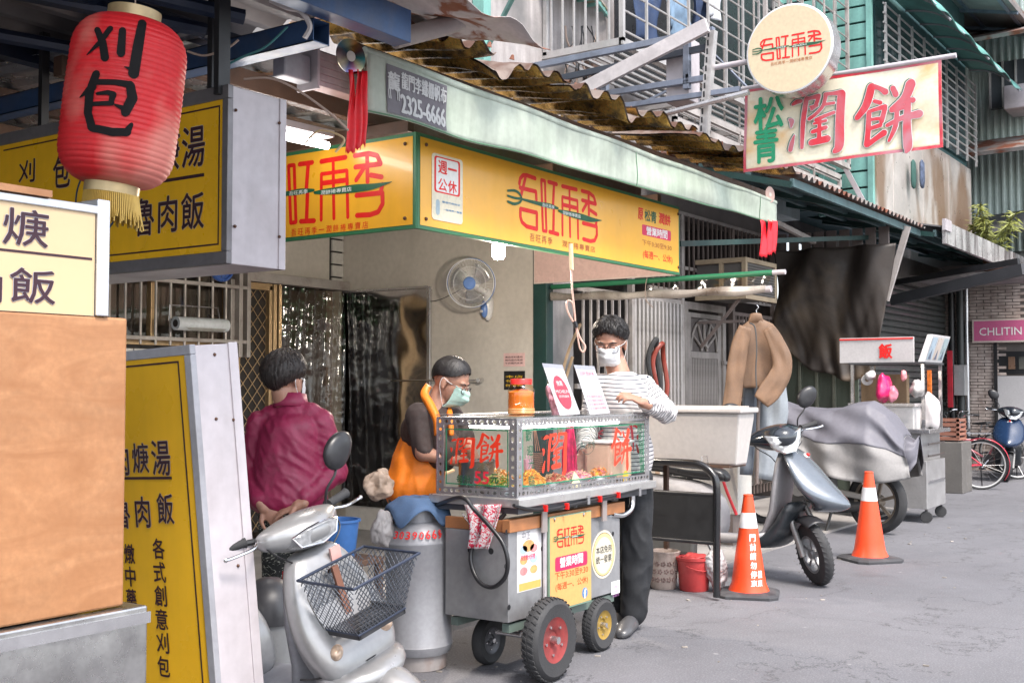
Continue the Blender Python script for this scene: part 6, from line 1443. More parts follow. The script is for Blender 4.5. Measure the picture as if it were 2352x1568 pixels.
# plastic bags beside the cylinder
PBG = mat('tan_translucent_bag', (.46, .33, .24), .5, var=.3, vs=14, dirt=.3, ds=5)
bag(PD(872, 1112, 5.35), .085, .06, .075, PBG, 'paper_bag', 'crumpled tan bag hanging left of the gas cylinder', 'bag', 7, .45)
bag(PD(880, 1215, 5.6), .07, .06, .10, mat('grey_translucent_bag', (.40, .37, .36), .35, var=.2, vs=9), 'plastic_bag', 'grey plastic bag hanging low behind the gas cylinder', 'bag', 12, .3)
# ------------------------------------------------ wall fan, bulb, notices, clock, film roll
xf = 7.80; fc = PXp(1082, 650, xf); fn_ = V((-1, -.42, -.12)).normalized(); fu = V((0, 0, 1)).cross(fn_).normalized(); fv = fn_.cross(fu)
t = thing('wall_fan', 'white wall fan with blue hub and round wire guard on the beige partition', 'fan', fc); FR_ = .205
BLU = mat('fan_blue', (.12, .22, .50), .35); FW_ = mat('fan_white', (.66, .65, .65), .35)
for l, r in ((.035, FR_), (-.035, FR_), (.0, FR_+.004)): MB().tube([fc+fn_*l+(fu*cos(R(a))+fv*sin(R(a)))*r for a in range(0, 360, 6)], .0032, 5, closed=True).build('guard_ring', BLU if l == 0 else FW_, t, smooth=True)
gw = MB()
for k in range(84):
    a = 2*pi*k/84; d = fu*cos(a)+fv*sin(a); sw = fu*cos(a+.25)+fv*sin(a+.25)
    gw.tube([fc+fn_*.065+sw*.055, fc+fn_*.06+d*.14, fc+fn_*.035+d*FR_], .0011, 3, cap=False)
    if k % 2: gw.tube([fc-fn_*.05+d*.06, fc-fn_*.035+d*FR_], .0011, 3, cap=False)
gw.build('guard_wires', FW_, t)
MB().tube([fc+fn_*.058+(fu*cos(R(a))+fv*sin(R(a)))*.14 for a in range(0, 360, 8)], .0018, 4, closed=True).build('guard_ring', FW_, t)
MB().lathe([(0, .075), (.045, .073), (.055, .062), (.055, .05), (0, .05)][::-1], fc, fn_, 32).build('hub_cap', BLU, t, smooth=True)
blm = glassy('pale_blade', (.80, .82, .85), 1.4, .2, .25)
for k in range(3):
    b0 = 2*pi*k/3+.4
    def bf_(a, b): r = .04+.135*b; an = b0+(a-.5)*(1.25-.1*b)+b*.35; return fc+(fu*cos(an)+fv*sin(an))*r+fn_*(.02*(a-.5))
    MB().grid(bf_, 10, 8).build('blade', blm, t, smooth='all', solid=.002)
MB().lathe([(0, -.14), (.05, -.135), (.062, -.1), (.06, -.04), (.03, -.02)], fc, fn_, 24).build('motor', FW_, t, smooth=True)
wp = PXp(1124, 700, 8.10); MB().loft([[wp+V((dx, r_*cos(2*pi*i/16), r_*1.0*sin(2*pi*i/16)+zz)) for i in range(16)] for dx, r_, zz in ((.035, .03, .0),)]+[[V((8.13-dxx, wp.y+r_*cos(2*pi*i/16), wp.z+zz+r_*sin(2*pi*i/16)*1.2)) for i in range(16)] for dxx, r_, zz in ((.0, .04, 0),)]).v
MB().ell((8.08, wp.y, wp.z), (.05, .05, .14), nu=20, nv=12).build('base', FW_, t, smooth=True); MB().ell((8.04, wp.y+.01, wp.z-.04), (.03, .035, .075), nu=16, nv=10).build('control_plate', BLU, t, smooth=True); MB().cyl((8.012, wp.y+.015, wp.z-.06), (8.0, wp.y+.015, wp.z-.06), .012).build('knob', FW_, t)
MB().tube([V((8.06, wp.y, wp.z+.1)), fc-fn_*.12+V((0, 0, -.03)), fc-fn_*.1], .022, 8).build('arm', FW_, t, smooth=True)
MB().tube(curve3([PXp(988, 692, 8.1), PXp(1010, 688, 8.08), PXp(1045, 672, 8.08), fc-fn_*.1]), .0035, 5).build('cable', BLACK, t, smooth=True)
bl = PD(1145, 577, 7.6); t = thing('light_bulb', 'glowing white light bulb hanging under the long yellow sign', 'bulb', bl)
MB().lathe([(0, -.055), (.03, -.052), (.043, -.035), (.044, .04), (.035, .055), (.02, .06)], bl, (0, 0, 1), 24).build('glass', mat('lit_bulb', (1, .95, .88), emis=14, ecol=(1, .93, .83)), t, smooth=True)
MB().cyl(bl+V((0, 0, .06)), bl+V((0, 0, .11)), .02).build('socket', WHITEMET, t); MB().tube([bl+V((0, 0, .11)), bl+V((.05, 0, .5))], .003, 5).build('cord', WHITEMET, t)
ld = bpy.data.lights.new('bulb_light', 'POINT'); ld.energy = 40; ld.color = (1, .86, .72); ld.shadow_soft_size = .05; lo = bpy.data.objects.new('bulb_light', ld); COL.objects.link(lo); lo.location = bl-V((0, 0, .12))
tl_ = bpy.data.lights.new('tube_light_lamp', 'POINT'); tl_.energy = 3; tl_.color = (1, .95, .9); tl_.shadow_soft_size = .25; lo2 = bpy.data.objects.new('tube_light_lamp', tl_); COL.objects.link(lo2); lo2.location = PZp(656, 312, 2.6)
XW = 8.138; PW_ = XP(XW)
def notice(x0, y0, x1, y1, name, label, cat, m, lines, ink=MAROON):
    a = PW_.uv(x0, y0); b = PW_.uv(x1, y1); t = thing(name, label, cat, PW_.w((a[0]+b[0])/2, b[1]))
    MB().slab(PW_, a[0], b[1], b[0], a[1], .0, .003).build('card', m, t); mb = MB()
    n = len(lines); h = (a[1]-b[1])/(n+1.4)
    for i, s_ in enumerate(lines): put_text(mb, PW_, s_, a[0]+(b[0]-a[0])*.08, a[1]-h*(i+1), a[0]+(b[0]-a[0])*.9, a[1]-h*(i+1.62), .004, .01)
    mb.build('lettering', ink, t); return t, a, b
t, a, b = notice(1157, 811, 1206, 841, 'wall_notice', 'small pink-edged card with three printed lines on the partition wall', 'notice', mat('pale_pink_card', (.72, .48, .46), .4), ['產品原料產地', '豬肉國內來源', '牛肉國內來源'])
t, a, b = notice(1158, 852, 1206, 895, 'wall_sticker', 'black and yellow sticker on the partition wall behind the orange jar', 'sticker', BLACK, ['本店', '使用', '台灣豬'], mat('yellow_label'))
c = PW_.uv(1108, 873); t = thing('towel_rail', 'short chrome rail behind the seller in the orange vest', 'rail', PW_.w(*c)); MB().cyl(PW_.w(c[0]+.03, c[1], .06), PW_.w(c[0]-1.0, c[1]-.0, .06), .008).build('rail', CHROME, t, smooth=True); MB().cyl(PW_.w(c[0]+.0, c[1], 0), PW_.w(c[0]+.0, c[1], .07), .02).build('end_knob', CHROME, t, smooth=True)
c = PYp(507, 612, 7.42); t = thing('wall_clock', 'round wall clock with blue rim half hidden by the hanging lightbox', 'clock', c)
MB().lathe([(.118, 0), (.128, .0), (.13, .02), (.12, .035), (.108, .03), (.106, .01)], c, (0, -1, 0), 48).build('rim', mat('clock_blue', (.05, .12, .4), .3), t, smooth=True)
MB().lathe([(0, .008), (.112, .008)], c, (0, -1, 0), 40).build('dial', mat('clock_white', (.75, .75, .74), .4), t)
Pq = YP(7.41-.0); mb = MB()
for k in range(12):
    an = pi/2-k*pi/6; s_ = str(12 if k == 0 else k); x_, z_ = c.x+.085*cos(an), c.z+.085*sin(an); put_text(mb, Pq, s_, x_-.008*len(s_), z_+.010, x_+.008*len(s_), z_-.010, .002)
mb.bar((c.x, 7.405, c.z), (c.x+.03, 7.405, c.z+.045), .006, .002, (0, 1, 0)); mb.bar((c.x, 7.403, c.z), (c.x-.05, 7.403, c.z-.045), .004, .002, (0, 1, 0)); mb.build('figures', BLACK, t)
a, b = PYp(403, 742, 7.35), PYp(519, 748, 7.35); t = thing('film_roll', 'roll of white plastic film hung on a bent wire before the barred window', 'roll', (a+b)/2)
MB().tube([a, b], .055, 20).build('roll', mat('white_film', (.62, .66, .70), .3, coat=.3), t, smooth=True); MB().cyl(a-V((.002, 0, 0)), a+V((.01, 0, 0)), .03).build('core', BLACK, t)
MB().grid(lambda u, v: a+(b-a)*(.1+.8*u)+V((0, -.05-.02*v, -.03-.09*v*sin(pi*u))), 12, 5).build('loose_end', CLEAR, t, smooth='all')
MB().tube([a-V((.05, 0, 0)), PYp(388, 735, 7.35), PYp(390, 700, 7.35), PYp(500, 707, 7.35), PYp(506, 745, 7.35)], .005, 5).build('wire', STEEL, t)

for i, (pts, m_, lab) in enumerate((
    (((430, 118), (470, 128), (520, 112), (548, 92)), mat('string'), 'pale cable sagging under the blue beam beside the red lantern'),
    (((560, 182), (620, 180), (680, 205), (760, 262), (800, 300)), mat('string'), 'thin pale wire under the stall roof above the yellow side sign'),
    (((620, 0), (660, 18), (690, 26), (712, 60), (700, 88)), mat('white_tape', (.6, .56, .55), .5), 'frayed white tape hanging from the big blue beam'),
    (((700, 330), (735, 300), (790, 318), (770, 350)), mat('tan_wire', (.5, .36, .2), .5), 'tan wire loop near the tube light'),
    (((520, 150), (560, 130), (610, 108), (660, 62)), mat('teal_wire', (.03, .16, .17), .5), 'teal wire strung along the blue square tube'))):
    MB().tube(curve3([PD(x, y, 4.75) for x, y in pts]), .005 if i != 2 else .012, 6).build('loose_wire', m_, label=lab, cat='wire', smooth=True)
# ================================================================ SCOOTERS
def ringz(xc, z, a, b, p=2.6, n=24, front=1.0):
    # horizontal ring; a = half length, b = half width
    o = []
    for k in range(n):
        t = 2*pi*k/n; c, s_ = cos(t), sin(t); o.append(V((xc+a*(abs(c)**(2/p))*(1 if c > 0 else -1)*(front if c > 0 else 1), b*(abs(s_)**(2/p))*(1 if s_ > 0 else -1), z)))
    return o
def ringx(x, zc, b, h, p=2.5, n=24):
    o = []
    for k in range(n):
        t = 2*pi*k/n; c, s_ = cos(t), sin(t); o.append(V((x, b*(abs(c)**(2/p))*(1 if c > 0 else -1), zc+h*(abs(s_)**(2/p))*(1 if s_ > 0 else -1))))
    return o
def ringy(y, xc, zc, a, h, p=2.3, n=20):
    o = []
    for k in range(n):
        t = 2*pi*k/n; c, s_ = cos(t), sin(t); o.append(V((xc+a*(abs(c)**(2/p))*(1 if c > 0 else -1), y, zc+h*(abs(s_)**(2/p))*(1 if s_ > 0 else -1))))
    return o
LENS = mat('headlamp_lens', (.46, .47, .48), .1, .5, var=.3, vs=30, coat=.8, wob=.2, ws=25)
AMB = mat('amber_clear_lens', (.50, .36, .26), .15, .2, var=.3, vs=40, coat=.6)
def scooter(name, label, cat, body, inner, seatm, style, front, yaw, lean, steer, basket=False, group=None, rmir=False, size=1):
    t = thing(name, label, cat, (0, 0, 0), group)
    piv = V((.98, 0, .62)); ax = V((-.42, 0, 1)).normalized(); RM = Matrix.Rotation(steer, 3, ax)
    def st(mb):
        mb.v = [piv+RM @ (p-piv) for p in mb.v]; return mb
    xf, wr, tw = 1.22, .215, .078
    # wheels
    def wh(c, ty='front_wheel', stf=False, par=t):
        o = MB(); o.lathe([(wr*.60, -tw*.42), (wr*.8, -tw*.5), (wr*.93, -tw*.42), (wr, -tw*.12), (wr, tw*.12), (wr*.93, tw*.42), (wr*.8, tw*.5), (wr*.60, tw*.42)], c, (0, 1, 0), 48, caps=False)
        w1 = (st(o) if stf else o).build(ty, RUBBER, par, smooth=True)
        g = MB(); rn = 36
        for k in range(rn):
            a = 2*pi*k/rn; d0 = V((cos(a), 0, sin(a))); d1 = V((cos(a+.12), 0, sin(a+.12)))
            for sg in (-1, 1): g.hexa([V(c)+q for q in [d0*(wr+.000)+V((0, sg*.006, 0)), d1*(wr*.955)+V((0, sg*.034, 0)), d1*(wr*.955)+V((0, sg*.034, 0))+(V((-sin(a), 0, cos(a)))*.009), d0*wr+V((0, sg*.006, 0))+V((-sin(a), 0, cos(a)))*.009,
                d0*(wr+.0012)+V((0, sg*.006, 0)), d1*(wr*.955+.0012)+V((0, sg*.036, 0)), d1*(wr*.955+.0012)+V((0, sg*.036, 0))+(V((-sin(a), 0, cos(a)))*.009), d0*(wr+.0012)+V((0, sg*.006, 0))+V((-sin(a), 0, cos(a)))*.009]])
        (st(g) if stf else g).build('tread', mat('tread_rubber', (.055, .055, .058), .8), w1)
        h = MB(); h.lathe([(wr*.52, -tw*.40), (wr*.60, -tw*.42), (wr*.60, tw*.42), (wr*.52, tw*.40), (wr*.52, -tw*.40)], c, (0, 1, 0), 40, caps=False)
        h.lathe([(0, -.035), (.03, -.035), (.035, .035), (0, .035)], c, (0, 1, 0), 16)
        for k in range(5): a = 2*pi*k/5+.3; h.bar(V(c)+V((cos(a)*.03, 0, sin(a)*.03)), V(c)+V((cos(a)*wr*.55, 0, sin(a)*wr*.55)), .022, .03, (0, 1, 0))
        (st(h) if stf else h).build('rim', mat('dull_alloy', (.38, .38, .39), .4, .7, dirt=.3), w1, smooth=True)
        return w1
    wh((xf, 0, wr), 'front_wheel', True); wh((0, 0, wr), 'rear_wheel')
    for s_ in (-1, 1):
        f = MB(); f.tube([V((xf-.02, s_*.075, wr-.01)), V((xf-.10, s_*.075, wr+.20)), V((xf-.16, s_*.06, .55))], [.021, .021, .016], 12); st(f).build('fork_leg', mat('fork_grey', (.33, .32, .31), .45, .4, dirt=.3), t, smooth=True)
    fd = MB()
    def fen(a, b):
        an = R(15+135*a); w2 = .062+.012*sin(pi*a); y = (b*2-1); r = wr+.045-.03*abs(y)**2.2; return (xf+cos(an)*r*(1.05 if style == 'round' else 1), y*w2, wr+sin(an)*r)
    if style == 'round': fd.grid(fen, 20, 8)
    else: fd.grid(lambda a, b: fen(.35+.5*a, b), 14, 8)
    st(fd).build('front_fender', body if style == 'round' else BLKPL, t, smooth='all', solid=.004)
    # leg shield
    if style == 'round':
        rows = [(.98, .925, .04, .09), (.99, .90, .06, .125), (1.01, .84, .075, .165), (1.035, .76, .085, .195), (1.065, .68, .095, .215), (1.095, .60, .105, .22), (1.12, .53, .115, .205), (1.13, .47, .12, .18), (1.115, .41, .10, .145), (1.08, .36, .06, .12)]
        MB().loft([ringz(x, z, a*.8, b*.98, 3.4) for x, z, a, b in rows]).build('leg_shield', body, t, smooth='all', subd=1)
        lo = [(1.13, .50, .15, .20), (1.16, .455, .17, .185), (1.14, .40, .14, .165), (1.08, .33, .10, .17), (1.0, .26, .09, .18), (.95, .22, .07, .17)]
        MB().loft([ringz(x, z, a, b, 2.2) for x, z, a, b in lo]).build('lower_cowl', body, t, smooth='all', subd=1)
        for s_ in (-1, 1):
            m_ = MB(); m_.ell((1.165, s_*.115, .57), (.028, .055, .032), Matrix.Rotation(-s_*.75, 3, 'Z').to_4x4(), 16, 10); m_.build('turn_signal', AMB, t, smooth=True)
        MB().cbox((1.085, 0, .84), .012, .05, .022).build('badge', CHROME, t, bevel=.004)
        MB().tube([V((1.05+.165*cos(a), .205*sin(a), .478+.02*cos(a))) for a in [R(q) for q in range(-95, 96, 10)]], .0045, 6).build('panel_seam', BLACK, t)
        for s_ in (-1, 1): MB().tube(curve3([(1.0, s_*.10, .89), (1.085, s_*.135, .78), (1.15, s_*.13, .64), (1.19, s_*.09, .50)]), .0022, 5).build('panel_seam', mat('dark_seam', (.08, .08, .08), .6), t)
        mb = MB(); 
        mb.cbox((1.06, .06, .885), .01, .05, .05); mb.build('sticker', mat('pink_sticker', (.6, .35, .32), .5), t)
    else:
        rows = [(.97, .93, .04, .085), (1.0, .90, .07, .13), (1.05, .83, .10, .17), (1.10, .75, .125, .19), (1.15, .67, .15, .20), (1.21, .60, .17, .185), (1.26, .55, .16, .145), (1.27, .52, .14, .11), (1.22, .49, .10, .10)]
        def rg(x, z, a, b):
            o = []
            for k in range(24):
                t_ = 2*pi*k/24; c_, s2 = cos(t_), sin(t_); aa = a*(1.15-.3*abs(s2)) if c_ > 0 else a*.5; o.append(V((x+aa*c_, 1.14*b*s2*(1-.12*max(0, c_)), z)))
            return o
        MB().loft([rg(*r) for r in rows]).build('leg_shield', body, t, smooth='all', subd=1)
        lo = [(1.08, .56, .05, .185), (1.04, .48, .06, .18), (.99, .38, .07, .175), (.93, .30, .09, .18), (.84, .24, .12, .19), (.75, .21, .10, .18)]
        MB().loft([ringz(*r, 2.4) for r in lo]).build('lower_cowl', mat('black_scuffed_cowl', (.025, .03, .035), .35, dirt=.5, ds=9, dcol=(.2, .2, .2)), t, smooth='all', subd=1)
        for s_ in (-1, 1):
            MB().ell((1.20, s_*.135, .66), (.10, .028, .03), (Matrix.Rotation(s_*-.35, 4, 'Z') @ Matrix.Rotation(.75, 4, 'Y')), 18, 10).build('turn_signal', AMB, t, smooth=True)
        mb = MB(); mb.ell((1.125, 0, .84), (.055, .045, .012), Matrix.Rotation(.95, 4, 'Y'), 16, 8); mb.build('badge_panel', mat('white_badge_panel', (.6, .62, .64), .3), t, smooth=True)
        MB().ell((1.12, 0, .875), (.014, .014, .012), nu=12, nv=8).build('emblem', RED, t, smooth=True)
    sh = MB(); sh.loft([ringz(x, z, .03, b, 3) for x, z, b in ((.965, .90, .09), (.95, .80, .13), (.94, .65, .15), (.92, .48, .14), (.87, .34, .13), (.78, .27, .13))]); sh.build('inner_shield', inner, t, smooth='all')
    # floorboard, body, seat
    MB().loft([ringx(x, z, b, h, 5) for x, z, b, h in ((.42, .26, .14, .04), (.5, .26, .16, .035), (.75, .27, .17, .03), (.88, .30, .16, .03))]).build('floorboard', inner, t, smooth='all')
    MB().loft([ringx(x, z, b, h, 3) for x, z, b, h in ((-.38, .66, .05, .03), (-.30, .63, .11, .07), (-.10, .58, .155, .11), (.15, .52, .165, .15), (.35, .48, .15, .17), (.46, .42, .13, .14), (.50, .36, .12, .09))]).build('rear_body', inner if style != 'round' else body, t, smooth='all', subd=1)
    MB().loft([ringx(x, z, b, h, 2.6) for x, z, b, h in ((-.30, .735, .06, .02), (-.24, .75, .115, .04), (-.05, .755, .14, .048), (.10, .735, .14, .048), (.25, .715, .125, .055), (.40, .715, .10, .055), (.49, .70, .07, .045), (.52, .68, .04, .02))]).build('seat', seatm, t, smooth='all', subd=1)
    MB().box(-.12, -.13, .12, .32, -.05, .34).build('engine', mat('engine_grey', (.12, .12, .12), .5, .4, dirt=.4), t, bevel=.02)
    MB().tube([(.2, .1, .22), (-.05, .13, .24), (-.3, .14, .30)], [.02, .045, .05], 14).build('exhaust', mat('dark_exhaust', (.1, .09, .09), .4, .6), t, smooth=True)
    MB().ell((-.36, 0, .66), (.03, .09, .03)).build('tail_lamp', mat('tail_red', (.5, .02, .02), .2), t, smooth=True)
    MB().tube([(.30, .10, .22), (.36, .22, .012)], .011, 8).build('side_stand', STEEL, t)
    # headset
    hx, hz_ = (.93, 1.0)
    m_ = MB()
    if style == 'round': secs = [(-.20, -.0, .0, .03, .03), (-.16, .01, .0, .05, .042), (-.10, .03, -.005, .085, .062), (-.04, .04, -.005, .105, .07), (.04, .04, -.005, .105, .07), (.10, .03, -.005, .085, .062), (.16, .01, 0, .05, .042), (.20, 0, 0, .03, .03)]
    else: secs = [(-.22, -.02, .0, .03, .02), (-.17, .0, .005, .07, .04), (-.10, .03, 0, .12, .08), (-.03, .05, 0, .15, .09), (.03, .05, 0, .15, .09), (.10, .03, 0, .12, .08), (.17, 0, .005, .07, .04), (.22, -.02, 0, .03, .02)]
    m_.loft([ringy(y, hx+dx, hz_+dz, a, h) for y, dx, dz, a, h in secs]); st(m_).build('headset', body if style == 'round' else mat('black_gloss', (.015, .02, .028), .15, coat=.8), t, smooth='all', subd=1)
    for s_ in (-1, 1):
        m_ = MB(); m_.tube(curve3([(hx+.0, s_*.19, hz_+.0), (hx+.06, s_*.17, hz_-.05), (hx+.07, s_*.10, hz_-.11), (hx+.04, s_*.05, hz_-.17)]), .0035, 5); st(m_).build('brake_cable', BLACK, t)
    hl_ = MB()
    if style == 'round':
        hl_.loft([[V((hx+.085+dx+.03*(1-(q[0]/.12)**2), q[0]*k_, hz_-.008+q[1]*k_)) for q in ((-.115, .012), (-.06, .030), (0, .034), (.06, .030), (.115, .012), (.09, -.030), (0, -.040), (-.09, -.030))] for dx, k_ in ((-.03, 1), (.022, 1), (.030, .9))])
        rim_ = MB(); rim_.tube([V((hx+.105+.03*(1-(q[0]/.12)**2), q[0], hz_-.008+q[1])) for q in ((-.118, .012), (-.06, .032), (0, .037), (.06, .032), (.118, .012), (.092, -.032), (0, -.043), (-.092, -.032))], .005, 6, closed=True); st(rim_).build('lamp_trim', CHROME, t, smooth=True)
    else:
        hl_.loft([[V((hx+.115+dx+.05*(1-abs(q[0]/.11)**1.5)-.25*(q[1]-.02), q[0]*k_*1.2, hz_-.02+q[1]*k_*1.35)) for q in ((-.115, .045), (-.05, .035), (0, .022), (.05, .035), (.115, .045), (.085, -.02), (.035, -.06), (-.035, -.06), (-.085, -.02))] for dx, k_ in ((-.06, 1), (.018, 1), (.028, .9))])
    st(hl_).build('headlight', LENS, t, smooth=True)
    m_ = MB(); m_.tube([(hx-.02, -.14, hz_), (hx-.05, -.24, hz_+.015), (hx-.06, -.28, hz_+.015)], .012, 8); m_.tube([(hx-.02, .14, hz_), (hx-.05, .24, hz_+.015), (hx-.06, .28, hz_+.015)], .012, 8); st(m_).build('handlebar', BLACK, t, smooth=True)
    for s_ in (-1, 1):
        m_ = MB(); m_.tube([(hx-.045, s_*.22, hz_+.015), (hx-.05, s_*.235, hz_+.015), (hx-.07, s_*.345, hz_+.018), (hx-.071, s_*.355, hz_+.018)], [.022, .0175, .0185, .022], 14); st(m_).build('grip', RUBBER, t, smooth=True)
        m_ = MB(); m_.tube(curve3([(hx+.0, s_*.20, hz_+.01), (hx+.03, s_*.25, hz_+.005), (hx+.01, s_*.33, hz_+.0), (hx+.005, s_*.36, hz_+.002)]), .0065, 8); m_.ell((hx+.005, s_*.36, hz_+.002), .010, nu=10, nv=6); st(m_).build('brake_lever', CHROME, t, smooth=True)
        if rmir and s_ < 0: continue
        m_ = MB(); m_.tube(curve3([(hx-.02, s_*.185, hz_+.02), (hx-.0, s_*.19, hz_+.09), (hx+.01, s_*.235, hz_+.135), (hx-.0, s_*.26, hz_+.16)]), .0055, 8); st(m_)
        mr = m_.build('mirror_stem', BLACK, t, smooth=True)
        m_ = MB(); m_.loft([ringz(0, 0, 1, 1, 2.6)] and [[V((hx-.0+dx, s_*.285+.08*k_*cos(a)*(1+.1*sin(a)), hz_+.225+.062*k_*sin(a)*1.15+.02*cos(a)*s_)) for a in [2*pi*i/24 for i in range(24)]] for dx, k_ in ((.03, .35), (.026, .7), (.014, .95), (0, 1.0), (-.006, .97))]); st(m_).build('mirror', BLKPL, t, smooth='all')
        m_ = MB(); m_.add([V((hx-.0066, s_*.285+.072*cos(a), hz_+.225+.062*sin(a)+.02*cos(a)*s_)) for a in [2*pi*i/24 for i in range(24)]], [tuple(range(24))]); st(m_).build('mirror_glass', CHROME, t)
    if basket:
        b = MB(); z0, z1 = .66, .87; x0, x1 = 1.12, 1.32; X1 = 1.40; w0, w1_ = .125, .175
        cb = [V((x0, -w0, z0)), V((x1, -w0, z0)), V((x1, w0, z0)), V((x0, w0, z0))]; ct = [V((x0-.02, -w1_, z1)), V((X1, -w1_, z1)), V((X1, w1_, z1)), V((x0-.02, w1_, z1))]
        bk = MB(); bk.tube(ct, .006, 6, closed=True); bk.tube(cb, .005, 6, closed=True); bk.build('basket_rim', mat('navy_wire', (.04, .05, .08), .4, .4), t)
        for i in range(4):
            A, B, C_, D_ = cb[i], cb[(i+1) % 4], ct[(i+1) % 4], ct[i]
            def P_(u, v): return (A+(B-A)*u)*(1-v)+(D_+(C_-D_)*u)*v
            n = 14 if (B-A).length > .22 else 11; m_ = 9
            for k in range(-m_, n+m_):
                for sg in (1, -1):
                    seg = [P_((k+sg*j*.9)/n if sg > 0 else (k+ -j*.9+0)/n, j/m_) for j in range(m_+1) if -.001 <= (k+sg*j*.9)/n <= 1.001]
                    if len(seg) > 1: b.tube([seg[0], seg[-1]], .0018, 4, cap=False)
        b.build('basket_mesh', mat('basket_wire', (.10, .11, .13), .4, .5), t)
        bs_ = MB()
        for k in range(7): bs_.box(x0+.01+k*.028, -w0, z0-.004, x0+.024+k*.028, w0, z0+.002)
        bs_.box(x0, -w0, z0-.02, x1, -w0+.01, z0+.01); bs_.box(x0, w0-.01, z0-.02, x1, w0, z0+.01); bs_.box(x1-.01, -w0, z0-.02, x1, w0, z0+.01)
        bs_.build('basket_base', BLKPL, t)
        MB().bar((1.11, 0, .86), (1.14, 0, .66), .03, .012, (1, 0, 0)).build('basket_bracket', mat('rusty_bracket', (.20, .09, .06), .7, .3, dirt=.3), t); MB().bar((1.12, -.06, .665), (1.12, .06, .665), .02, .02).build('basket_bracket', mat('rusty_bracket'), t)
    t.rotation_euler = (-lean, 0, yaw); t.scale = (size,)*3; f = V(front); c = V((cos(yaw), sin(yaw), 0))
    t.location = f-c*xf*size; t.location.z = 0
    return t
SILV = mat('silver_scooter_paint', (.30, .30, .305), .33, .45, var=.06, vs=2, dirt=.18, ds=3, dcol=(.38, .30, .26), coat=.4)
DKS = mat('dark_slate_paint', (.15, .17, .195), .22, .5, var=.08, coat=.6, dirt=.18, ds=8, dcol=(.25, .25, .25))
SEATB = mat('black_vinyl', (.02, .02, .022), .32, bump=.1, bs=200)
sc = scooter('motor_scooter', 'silver step-through scooter with black wire basket, parked in front of the gas cylinder', 'scooter', SILV, GREYMET, SEATB, 'round', (3.12, 2.66, 0), R(-94), R(-15), R(2), True, rmir=True, size=.90)
fp = PZp(1886, 1345, 0)
sc2 = scooter('motor_scooter', 'dark slate scooter with pointed nose and turned front wheel between the two cones', 'scooter', DKS, mat('silver_grey_plastic', (.34, .33, .34), .5, .1, dirt=.25), SEATB, 'sport', (fp.x+.03, fp.y+.03, 0), R(266), R(5), R(-42), size=1.02)
# ------------------------------------------------ covered motorbike
CB = thing('covered_motorbike', 'motorbike under a grey cloth and silver dust cover with its rear wheel showing', 'motorcycle', (10.85, 3.5, 0))
x_c = 10.85
def prof(s_):  # s 0 = street end .. 1 = inner end : top height, half width, skirt height
    top = [1.0, 1.15, 1.24, 1.21, 1.19, 1.18, 1.18, 1.22, 1.27, 1.30, 1.22][min(10, int(s_*10))]
    a = [.92, 1.13, 1.235, 1.22, 1.17, 1.16, 1.17, 1.19, 1.24, 1.29, 1.12]; i = min(9, int(s_*10)); f = s_*10-i; top = a[i]*(1-f)+a[i+1]*f
    return top
def cover(v0, v1, off=0):
    def fn(a, b):
        s_ = a; y = 3.06+1.5*s_; top = prof(s_); th = pi*(1-b*2)  # around: front side of +pi .. -pi handled by b
        u = b*2-1  # -1 camera side bottom .. 0 top .. 1 far side bottom
        au = abs(u); bot = .54-.05*sin(s_*8)+.10*(s_ > .5)*sin((s_-.5)*9)
        bd = .62+.26*s_+.05*sin(s_*12)
        k = v0+(v1-v0)*au
        hw = (.13+.24*min(1, k*1.4)**.7+.05*sin(s_*5))*(.62+.38*sin(pi*min(1, max(0, s_*1.06-.02)))**.45)
        z = top-(top-bot)*(k**1.35)
        fold = .035*sin(s_*26+k*5+2*noise.noise(V((s_*4, k*3, 1))))*k+.05*noise.noise(V((s_*5, k*4, u > 0)))*min(1, k*2)
        diag = .03*sin((s_*1.6+k*1.1)*14)*k*(1-k)*2
        return V((x_c+(hw+fold+diag+off)*(1 if u > 0 else -1)*min(1, au*6), y+(-.02*(1-s_)**3*k*4 if s_ < .3 else 0), z+off*.3))
    return fn
CVG = mat('grey_purple_cover', (.13, .127, .15), .6, var=.10, vs=2, bump=.12, bs=30, dirt=.15)
CVS = mat('silver_cover', (.25, .24, .235), .62, .0, var=.12, vs=3, bump=.3, bs=35, dirt=.2)
MB().grid(cover(0, .62, .006), 90, 60).build('cover_top', CVG, CB, smooth='all', solid=.003)
MB().grid(cover(0.0, 1.0, 0), 110, 70).build('cover_skirt', CVS, CB, smooth='all', solid=.003)
for s_, sg in ((0, -1), (1, 1)):
    f_ = cover(0, .9, 0); ring_ = [f_(s_, k/40) for k in range(41)]; c = V((x_c, ring_[20].y+sg*.10, .8))
    MB().loft([ring_, [c+(p-c)*.6+V((0, sg*.03, 0)) for p in ring_], [c+(p-c)*.15+V((0, sg*.02, .1)) for p in ring_]], cap=False, closed=False).build('cover_end', CVG, CB, smooth='all', solid=.003)
q = PZp(2056, 1236, 0)
o = MB(); c = V((x_c-.02, 3.34, .30)); wax = V((1, -.25, 0)).normalized()
o.lathe([(.215, -.04), (.26, -.058), (.29, -.035), (.30, 0), (.29, .035), (.26, .058), (.215, .04)], c, wax, 48, caps=False); w1 = o.build('rear_wheel', RUBBER, CB, smooth=True)
h = MB(); h.lathe([(.195, -.03), (.218, -.042), (.218, .042), (.195, .03)], c, wax, 40, caps=False)
for k in range(6): a = 2*pi*k/6; d = wax.orthogonal().normalized()*cos(a)+wax.cross(wax.orthogonal().normalized())*sin(a); h.bar(c+d*.03, c+d*.205, .03, .025, wax)
